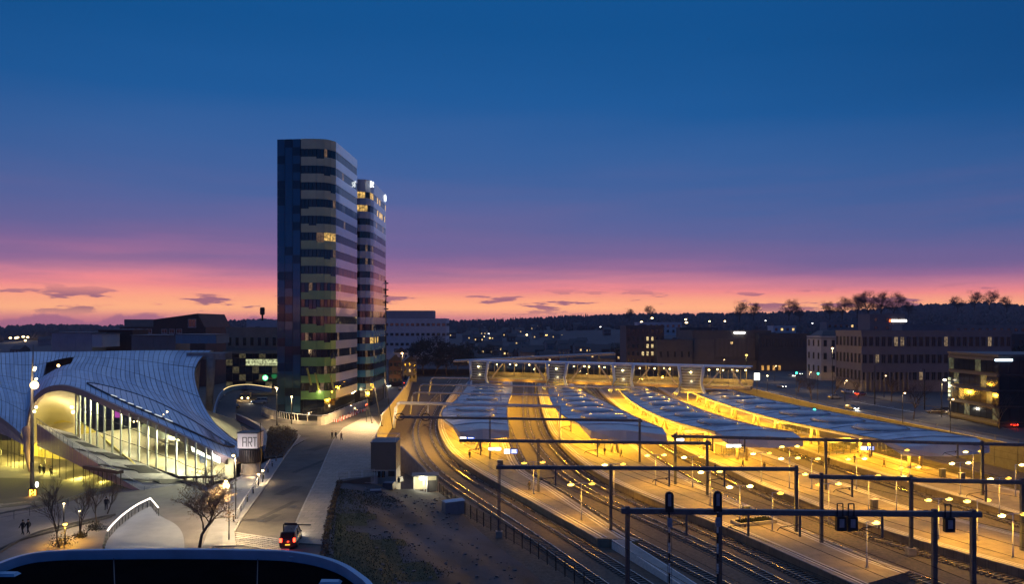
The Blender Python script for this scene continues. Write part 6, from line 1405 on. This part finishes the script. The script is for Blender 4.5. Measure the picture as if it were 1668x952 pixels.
# leafy dark trees left of the station
def leafy(p, h, w, lab, seed, m, name='evergreen_tree', n=2600):
    rnd = random.Random(seed); r = T(name, lab, 'tree', tuple(p)); q = MB(); branches(rnd, h*.9, .5, 2, q, q, r0=.3); q.obj('trunk', bark, r, True, o=(0,0,0)); q = MB()
    lumps = [(Vector((rnd.gauss(0,w*.24),rnd.gauss(0,w*.24),h*rnd.uniform(.35,.9))), rnd.uniform(.18,.34)*w) for _ in range(16)]
    for _ in range(n):
        c, R0 = rnd.choice(lumps); v = Vector((rnd.gauss(0,1),rnd.gauss(0,1),rnd.gauss(0,1))).normalized()*R0*rnd.uniform(.55,1.05); v.z *= .8; c = c+v; s = rnd.uniform(.18,.42)
        d1 = Vector((rnd.gauss(0,1),rnd.gauss(0,1),rnd.gauss(0,1))).normalized()*s; d2 = Vector((rnd.gauss(0,1),rnd.gauss(0,1),rnd.gauss(0,1))).normalized()*s; q._add([c-d1,c+d2,c+d1,c-d2], [(0,1,2,3)])
    q.obj('crown', m, r, o=(0,0,0)); return r
for i, (px, d, yt, w, lab) in enumerate([(690,400,553,13,'dark leafy tree nearest the houses on the far street'),(708,380,546,15,'tall dark leafy tree behind the white portals'),(728,390,556,14,'dark leafy tree beside the end of the footbridge'),(745,430,560,14,'dark leafy tree behind the thin rear roof'),(676,440,562,11,'small dark leafy tree behind the far street'),(765,470,566,13,'low dark leafy tree behind the footbridge'),(720,520,548,16,'distant dark leafy tree below the ridge'),(790,540,563,14,'dark leafy tree in front of the town lights'),(1010,480,560,14,'dark leafy tree at the left of the brick office'),(1640,380,535,13,'tall dark conifer-like tree at the picture edge'),(1668,300,560,12,'dark leafy tree behind the glass office')]):
    zt = ZY(yt,d); leafy((X(px,d),d,-2), zt+2, w, lab, 120+i, foil)
# woods on the hills: uncountable
q = MB(); rnd = random.Random(44)
def blob(x, y, z, w, h, spike):
    n = 6; a0 = rnd.random(); prof = [(.5,.0),(1.0,.28),(.8,.62),(.32,.88)] if not spike else [(.9,.05),(.62,.35),(.36,.65),(.12,.9)]
    vs = []
    for rr, zz in prof:
        for k in range(n): a = 2*math.pi*(k+a0)/n; f = rr*w*rnd.uniform(.75,1.2); vs.append((x+f*math.cos(a), y+f*math.sin(a), z+h*zz*rnd.uniform(.94,1.06)))
    vs.append((x,y,z+h)); fs = []
    for j in range(3):
        for k in range(n): k2 = (k+1) % n; fs.append((j*n+k, j*n+k2, (j+1)*n+k2, (j+1)*n+k))
    for k in range(n): fs.append((3*n+k, 3*n+(k+1) % n, 4*n))
    q._add(vs, fs)
for _ in range(9000):
    d = 560+1000*rnd.random()**.7; px = rnd.uniform(-300,2000)
    if d < 1020 and 690 < px < 1130: continue
    if d < 900 and px < 500: continue
    if d < 700 and px > 1000: continue
    sp = 770 < px < 960 and rnd.random() < .5
    h = rnd.uniform(7,11)*(1.2 if sp else 1); blob(X(px,d), d, terr(px,d)-1, h*(.26 if sp else .5), h, sp)
tag(q.obj('forest', mat('forest', (.05,.04,.048), .95, scale=.08, var=.5)), 'dark bare woodland covering the hills along the horizon', 'woods', kind='stuff')

# ------------------------------------------------------------------ vehicles
tyre = mat('tyre', (.015,.015,.016), .9, var=.2); rim_ = mat('wheel_rim', (.35,.36,.38), .35, .8, var=.1)
red_on = emit('tail_on', (1,.05,.02), 9); head_on = emit('head_on', (1,.95,.8), 14); red_off = mat('tail_off', (.25,.02,.02), .3, var=0); head_off = mat('head_off', (.5,.5,.5), .2, var=0); plate = mat('plate', (.7,.5,.05), .5, var=0)
def car(p, rz, lab, paint, lights='', van=False, group=None, plate_lit=False, watts=0):
    r = T('car' if not van else 'van', lab, 'car' if not van else 'van', tuple(p), rz, group); o = (0,0,0)     # front faces +y
    L, W = (4.4,1.8) if not van else (4.9,1.95); H = 1.48 if not van else 1.95
    st = [(-L/2,.45,.80,.84),(-L/2+.12,.30,.98,.88),(-L*.2,.24,1.0,.9),(L*.18,.24,.98,.9),(L*.36,.26,.86,.88),(L/2-.1,.32,.72,.82),(L/2,.45,.62,.74)]
    if van: st = [(y, a, b+.15, c) for y, a, b, c in st]
    q = MB(); rows = []
    for y, zb, zt, f in st:
        w = W/2*f*1.08; rows.append([(-w*.96,y,zb),(-w,y,(zb+zt)/2),(-w*.93,y,zt),(-w*.5,y,zt+.04),(w*.5,y,zt+.04),(w*.93,y,zt),(w,y,(zb+zt)/2),(w*.96,y,zb)])
    for a, b in zip(rows, rows[1:]): q.strip(a, b); q.quad(a[0], b[0], b[-1], a[-1])
    q._add(rows[0], [tuple(range(8))]); q._add(rows[-1], [tuple(range(7,-1,-1))]); q.obj('body', paint, r, True, o=o)
    zc = 1.0 if not van else 1.14; y0, y1, y2, y3 = (-L*.42,-L*.30,L*.06,L*.24) if not van else (-L*.485,-L*.46,L*.12,L*.28); a, b = W*.44, W*.37
    MB().hexa([(-a,y0,zc),(a,y0,zc),(a,y3,zc-.04),(-a,y3,zc-.04),(-b,y1,H-.05),(b,y1,H-.05),(b,y2,H-.05),(-b,y2,H-.05)]).obj('cabin_glass', darkglass, r, o=o)
    MB().hexa([(-b-.01,y1-.02,H-.06),(b+.01,y1-.02,H-.06),(b+.01,y2+.02,H-.06),(-b-.01,y2+.02,H-.06),(-b*.9,y1+.1,H),(b*.9,y1+.1,H),(b*.9,y2-.1,H),(-b*.9,y2-.1,H)]).obj('roof', paint, r, o=o)
    for s in (-1,1):
        for (ya, za), (yb, zb_) in (((y0,zc),(y1,H-.05)),((y3,zc-.04),(y2,H-.05)),((-.1*L,zc),(-.1*L,H-.05))): MB().bar((s*(a+.005),ya,za), (s*(b+.005),yb,zb_), .09, .05).obj('pillar', paint, r, o=o)
        for y in (-L*.31, L*.31):
            w_ = MB(); w_.tube([(s*(W/2-.20),y,.33),(s*(W/2+.0),y,.33)], .33, 14); t_ = w_.obj('wheel', tyre, r, o=o); MB().tube([(s*(W/2-.02),y,.33),(s*(W/2+.02),y,.33)], .2, 10).obj('rim', rim_, t_, o=o)
        MB().box((s*W*.37,-L/2+.0,.82 if not van else 1.05), (.22,.1,.2 if not van else .42)).obj('tail_light', red_on if 't' in lights else red_off, r, o=o)
        MB().box((s*W*.34,L/2-.06,.60 if not van else .72), (.34,.12,.16)).obj('headlight', head_on if 'h' in lights else head_off, r, o=o)
        MB().box((s*(W/2+.06),L*.16,zc+.05), (.16,.1,.12)).obj('mirror', paint, r, o=o)
    MB().box((0,-L/2-.02,.55), (.52,.03,.12)).obj('number_plate', emit('plate_lit', (1,.62,.06), 1.5) if plate_lit else plate, r, o=o)
    MB().box((0,-L/2+.0,.36), (W*.8,.12,.16)).obj('rear_bumper', darkmetal, r, o=o); MB().box((0,L/2-.02,.36), (W*.78,.12,.18)).obj('front_bumper', darkmetal, r, o=o)
    c, s_ = math.cos(rz), math.sin(rz)
    if 't' in lights and watts:
        l = light(r, p, 25*watts, (1,.05,.02), .1); l.location = (0,-L/2-.35,.8)
    if 'h' in lights and watts:
        l = light(r, p, 250*watts, (1,.9,.7), .15); l.location = (0,L/2+.5,.6)
    return r
pk = lambda n, c: mat('paint_'+n, c, .3, .1, var=.05, coat=.6)
c = P(474,886,-.12); car(c, R(8), 'dark van with glowing red tail lights at the near end of the street', pk('black', (.02,.02,.024)), 'th', True, plate_lit=True, watts=1)
car(P(423,658,-.12), R(100), 'white van with headlights by the curved ramp', pk('white', (.5,.5,.52)), 'h', True, watts=.6); car(P(378,666,-.12), R(70), 'dark blue car beside the curved ramp', pk('navy', (.02,.03,.06)))
car(P(634,631,-.12), R(185), 'oncoming car with lit headlights on the far street', pk('grey', (.1,.1,.11)), 'h', watts=1.2)
for i, (px, py) in enumerate([(653,636),(661,627),(666,619),(671,613)]): car(P(px,py,-.12), R(8), '%s parked pale car behind the parapet on the far street, counted from the tower' % ORD[i], pk('pale%d' % (i % 2), (.34-.1*(i % 2),.3-.1*(i % 2),.26-.08*(i % 2))), 't' if i else '')
car(P(1387,668,-.12), R(180+14), 'oncoming car with bright headlights before the crossing', pk('grey', (.1,.1,.11)), 'h', watts=1.5); car(P(1402,645,-.12), R(-60), 'red-lit car braking at the crossing', pk('darkred', (.12,.02,.02)), 't', watts=4)
car(P(1380,641,-.12), R(-70), 'pale car beside the braking one at the crossing', pk('white', (.5,)*3), 'h', watts=.5); car(P(1360,650,-.12), R(-80), 'silver car waiting left of the crossing', pk('silver', (.25,.26,.27)))
car(P(1651,696,-.12), R(-30), 'red car at the picture edge by the glass office', pk('red', (.22,.03,.03)), 't', watts=2); car(P(1630,690,-.12), R(-60), 'white-lit car behind the red one at the picture edge', pk('silver', (.2,)*3), 'h')
car(P(1273,632,-.12), R(190), 'car with amber glow at the end of the footbridge', pk('grey', (.1,)*3), 'h'); car(P(1290,614,-.12), R(185), 'distant car with white headlights near the traffic light', pk('silver', (.2,)*3), 'h', watts=1); car(P(1302,611,-.12), R(185), 'distant pale car with headlights left of the traffic light', pk('white', (.5,)*3), 'h')
for i, (px, py) in enumerate([(1538,672),(1524,674),(1552,675)]): car(P(px,py,-.12), R(70), ['parked dark car','parked brown car','parked grey car'][i]+' under the white street lamp before the long office', pk(['black','brown','silver'][i], (.07,.05,.04)))
# barrier boom beside the van
p = P(462,893,0); r = T('barrier_boom', 'dark raised barrier arm on a post beside the van', 'barrier', tuple(p)); MB().tube([p,p+Vector((0,0,2.6))], .07, 6).obj('post', darkmetal, r); MB().bar(p+Vector((0,0,2.6)), p+Vector((3.0,.2,2.5)), .12, .1).obj('arm', darkmetal, r); MB().box(p+Vector((.8,0,2.7)), (1.4,.2,.14)).obj('counterweight', darkmetal, r)
# traffic lights, billboard
for px, yb, yt, lab in [(1297,650,608,'green traffic light near the footbridge end'),(1332,655,609,'green traffic light before the white villa'),(1326,688,668,'small teal signal lamp by the last canopy')]:
    p = P(px,yb,0); h = (yb-yt)/FPX*p.y; r = T('traffic_light', lab, 'traffic light', tuple(p)); MB().tube([p,p+Vector((0,0,h))], .08, 6).obj('pole', darkmetal, r); MB().box(p+Vector((0,0,h)), (.5,.4,1.3)).obj('housing', darkmetal, r); MB().ell(p+Vector((0,-.25,-.0+h)), .34,.15,.34, 8, 5).obj('green_lamp', emit('green_on', (.05,1,.55), 7), r)
p = PD(432,616,258); r = T('green_sign', 'round glowing green and white lamp sign on the glazed office', 'sign', (p.x,p.y,p.z)); MB().ell(p, 1.0,.2,1.0, 14, 8).obj('green_disc', emit('green_disc', (.10,.9,.30), 2.5), r); MB().ell(p+Vector((.1,-.15,0)), .6,.15,.55, 12, 8).obj('white_core', emit('green_core', (.85,1,.9), 6), r)
p = P(1233,640,0); r = T('lit_billboard', 'white lit billboard at the end of the footbridge', 'billboard', tuple(p)); q = PD(1233,614,p.y); MB().box(q, (2.0,.2,2.6)).obj('panel', emit('billboard', (1,.98,.85), 3.2), r); MB().box(q+Vector((0,.15,0)), (2.3,.15,2.9)).obj('frame', darkmetal, r); MB().tube([p,q], .12, 6).obj('post', darkmetal, r)
p = P(1581,690,0); q = PD(1581,664,p.y)
# ------------------------------------------------------------------ people
coat = [mat('coat_%d' % i, c, .9, var=.2) for i, c in enumerate([(.012,.012,.015),(.02,.022,.035),(.06,.05,.045),(.10,.045,.035)])]; skin = mat('skin', (.45,.28,.2), .6, var=.05)
PM = {}
def person_mesh(walk):
    if walk in PM: return PM[walk]
    s = .22 if walk else .05
    V_ = [(0,0,.95),(0,0,1.15),(0,0,1.40),(0,.01,1.50),(0,.02,1.62),(0,.02,1.74), (.10,0,.90),(.10,s*.6,.50),(.10,s*.7,.10),(.10,s*.7+.16,.05), (-.10,0,.90),(-.10,-s*.3,.50),(-.10,-s*1.3,.12),(-.10,-s*1.3+.15,.07), (.20,0,1.40),(.25,-s*.6,1.12),(.25,-s*.4+.06,.86),(.25,-s*.3+.09,.77), (-.20,0,1.40),(-.25,s*.5,1.12),(-.25,s*.8+.08,.88),(-.25,s*.9+.1,.79)]
    E_ = [(0,1),(1,2),(2,3),(3,4),(4,5),(0,6),(6,7),(7,8),(8,9),(0,10),(10,11),(11,12),(12,13),(2,14),(14,15),(15,16),(16,17),(2,18),(18,19),(19,20),(20,21)]
    rad = [.17,.15,.18,.06,.10,.085,.105,.075,.05,.045,.105,.075,.05,.045,.075,.055,.04,.042,.075,.055,.04,.042]
    me = bpy.data.meshes.new('body'); me.from_pydata(V_, E_, []); ob = bpy.data.objects.new('tmp', me); col.objects.link(ob); md = ob.modifiers.new('Skin', 'SKIN')
    for i, k in enumerate(me.skin_vertices[0].data): k.radius = (rad[i], rad[i]*(.8 if i < 3 else 1)); k.use_root = i == 0
    ob.modifiers.new('Sub', 'SUBSURF').levels = 1
    dg = bpy.context.evaluated_depsgraph_get(); m2 = bpy.data.meshes.new_from_object(ob.evaluated_get(dg)); bpy.data.objects.remove(ob); m2.polygons.foreach_set('use_smooth', [True]*len(m2.polygons))
    mi = []
    m2.materials.clear()
    for pl_ in m2.polygons: z = pl_.center.z; mi.append(1 if z > 1.50 else (2 if z < .90 and abs(pl_.center.x) < .19 else (1 if z < .84 else 0)))
    PM[walk] = (m2, mi); return PM[walk]
def person(p, rz, lab, ci, walk=True, group=None):
    m0, mi = person_mesh(walk); key = ('pm', ci, walk)
    if key not in PM:
        m = m0.copy(); m.name = 'body'
        for x in (coat[ci], skin, coat[0]): m.materials.append(x)
        m.polygons.foreach_set('material_index', mi); PM[key] = m
    r = T('person', lab, 'person', tuple(p), rz, group); put(PM[key], 'body', r)
    if 'hair' not in PM: PM['hair'] = MB().ell((0,-.01,1.72), .105,.115,.10, 10, 6).mesh('hair', mat('hair', (.02,.014,.01), .8), smooth=True); PM['nose'] = MB().hexa([(-.02,.11,1.62),(.02,.11,1.62),(.02,.13,1.62),(-.02,.13,1.62),(-.01,.10,1.69),(.01,.10,1.69),(.01,.11,1.69),(-.01,.11,1.69)]).mesh('nose', skin)
    put(PM['hair'], 'hair', r); put(PM['nose'], 'nose', r); return r
for a in [(P(37,872,0), 1.4, 'left one of two people in black walking across the lower plaza', 0, True),(P(46,871,0), 1.5, 'right one of two people in black walking across the lower plaza', 0, True),(P(173,832,0), .4, 'person in dark clothes walking towards the lower entrance', 1, True),
          (P(541,716,0), 2.8, 'person in black walking at the street edge of the wide pavement', 0, True),(P(547,716,0), 2.9, 'second person in dark clothes beside another on the wide pavement', 1, True),(P(556,718,0), 2.7, 'person in a reddish coat on the wide pavement', 3, True)]: person(*a)
for px, py, lab, ci in [(72,789,'dark figure standing left before the lower glass entrance',0),(78,790,'dark figure standing second before the lower glass entrance',1),(90,794,'figure in grey crouched close to the lower entrance doors',2)]:
    p = linex(bb[-1], bb[10], px); q = Vector((p.x, p.y-1.2, zg(p.x,p.y-1.2))); person(q, 1.0, lab, ci, False)
pe = [(765,748,'person in black waiting under the first canopy nose',0),(862,800,'person in grey standing on the curved platform',2),(1012,745,'person in black beside the shelter of the second platform',0),(1165,770,'person in dark blue on the second platform near a lamp',1),(1210,762,'person in black near the third canopy nose',0),(1245,768,'person in grey on the third platform by the double lamp',2),(1350,758,'person in black near the last canopy shelter',0),(1392,755,'person in dark blue walking under the last canopy',1),(1440,762,'person in reddish coat before the last canopy tip',3),(985,742,'person in dark blue left of the shelter on the second platform',1)]
for px, py, lab, ci in pe: person(P(px,py,ZP), px*.3, lab, ci, px % 2 == 0)
# ------------------------------------------------------------------ evening haze over the whole place
hz = MB().prism([(-2500,-150),(2500,-150),(2500,1950),(-2500,1950)], -7.6, 96).obj('haze', None)
def haze_mat(dens):
    m = bpy.data.materials.new('haze_air'); m.use_nodes = True; nt = m.node_tree; nt.nodes.clear()
    v = nt.nodes.new('ShaderNodeVolumePrincipled'); v.inputs['Color'].default_value = (.80,.74,.86,1); v.inputs['Density'].default_value = dens; v.inputs['Anisotropy'].default_value = .2
    o = nt.nodes.new('ShaderNodeOutputMaterial'); nt.links.new(v.outputs[0], o.inputs['Volume']); m.cycles.homogeneous_volume = True if hasattr(m.cycles, 'homogeneous_volume') else False; return m
hz.data.materials.clear(); hz.data.materials.append(haze_mat(.00014)); tag(hz, 'thin violet evening haze hanging over the town and hills', 'haze', kind='stuff')

# ------------------------------------------------------------------ wear and small ironwork on the street
for i, (px, py, w, l, rz) in enumerate([(470,800,1.6,6,-.2),(440,845,1.2,4,-.2),(520,730,2.2,7,-.25),(455,830,.9,9,-.2),(505,760,1.0,12,-.2)]):
    p = P(px,py,-.12); struct(MB().box((p.x,p.y,-.1165), (w,l,.006), rz+.4*0).obj('road_patch', mat('patch_asphalt', (.05,.046,.042), .9, scale=1, var=.3)))
for i, (px, py) in enumerate([(462,782),(425,850),(495,735),(530,712),(478,826)]):
    p = P(px,py,-.12); r = T('manhole_cover', ['iron manhole cover halfway along the street','iron manhole cover nearest the cobbled threshold','iron manhole cover by the hedge bed corner','iron manhole cover farthest up the street','iron manhole cover near the east kerb'][i], 'manhole cover', (p.x,p.y,-.115))
    MB().lathe((0,0,0), [(.42,0),(.42,.012)], 16).obj('lid', darkmetal, r, o=(0,0,0)); MB().lathe((0,0,0), [(.5,-.002),(.5,.006)], 16).obj('ring', concrete_dark, r, o=(0,0,0))
for i in range(9):
    a = P(388,850,0).lerp(P(455,752,0), i/8); r = T('bollard', '%s steel bollard from the camera along the street kerb' % ORD[i], 'bollard', (a.x-.6,a.y,0), 0, 'bollards along the kerb')
    MB().lathe((0,0,0), [(.09,0),(.09,.85),(.06,.92)], 8).obj('shaft', darkmetal, r, o=(0,0,0)); MB().lathe((0,0,.7), [(.095,0),(.095,.08)], 8).obj('band', whitepaint, r, o=(0,0,0))
st_r = random.Random(31)                        # loose stones and rubble on the waste ground
q = MB()
for _ in range(420):
    i = st_r.uniform(1, N_-2); t = st_r.uniform(.25,.93); p = lotp(int(i), t).lerp(lotp(int(i)+1, t), i-int(i)); s = st_r.uniform(.05,.22)
    q.hexa([p+Vector((x*s*st_r.uniform(.6,1.2), y*s*st_r.uniform(.6,1.2), z*s*st_r.uniform(.5,1))) for z in (-.3,.8) for x, y in ((-1,-1),(1,-1),(1,1),(-1,1))])
tag(q.obj('rubble', mat('rubble', (.10,.10,.105), .9, scale=3, var=.4)), 'loose stones and rubble strewn over the waste ground', 'rubble', kind='stuff')
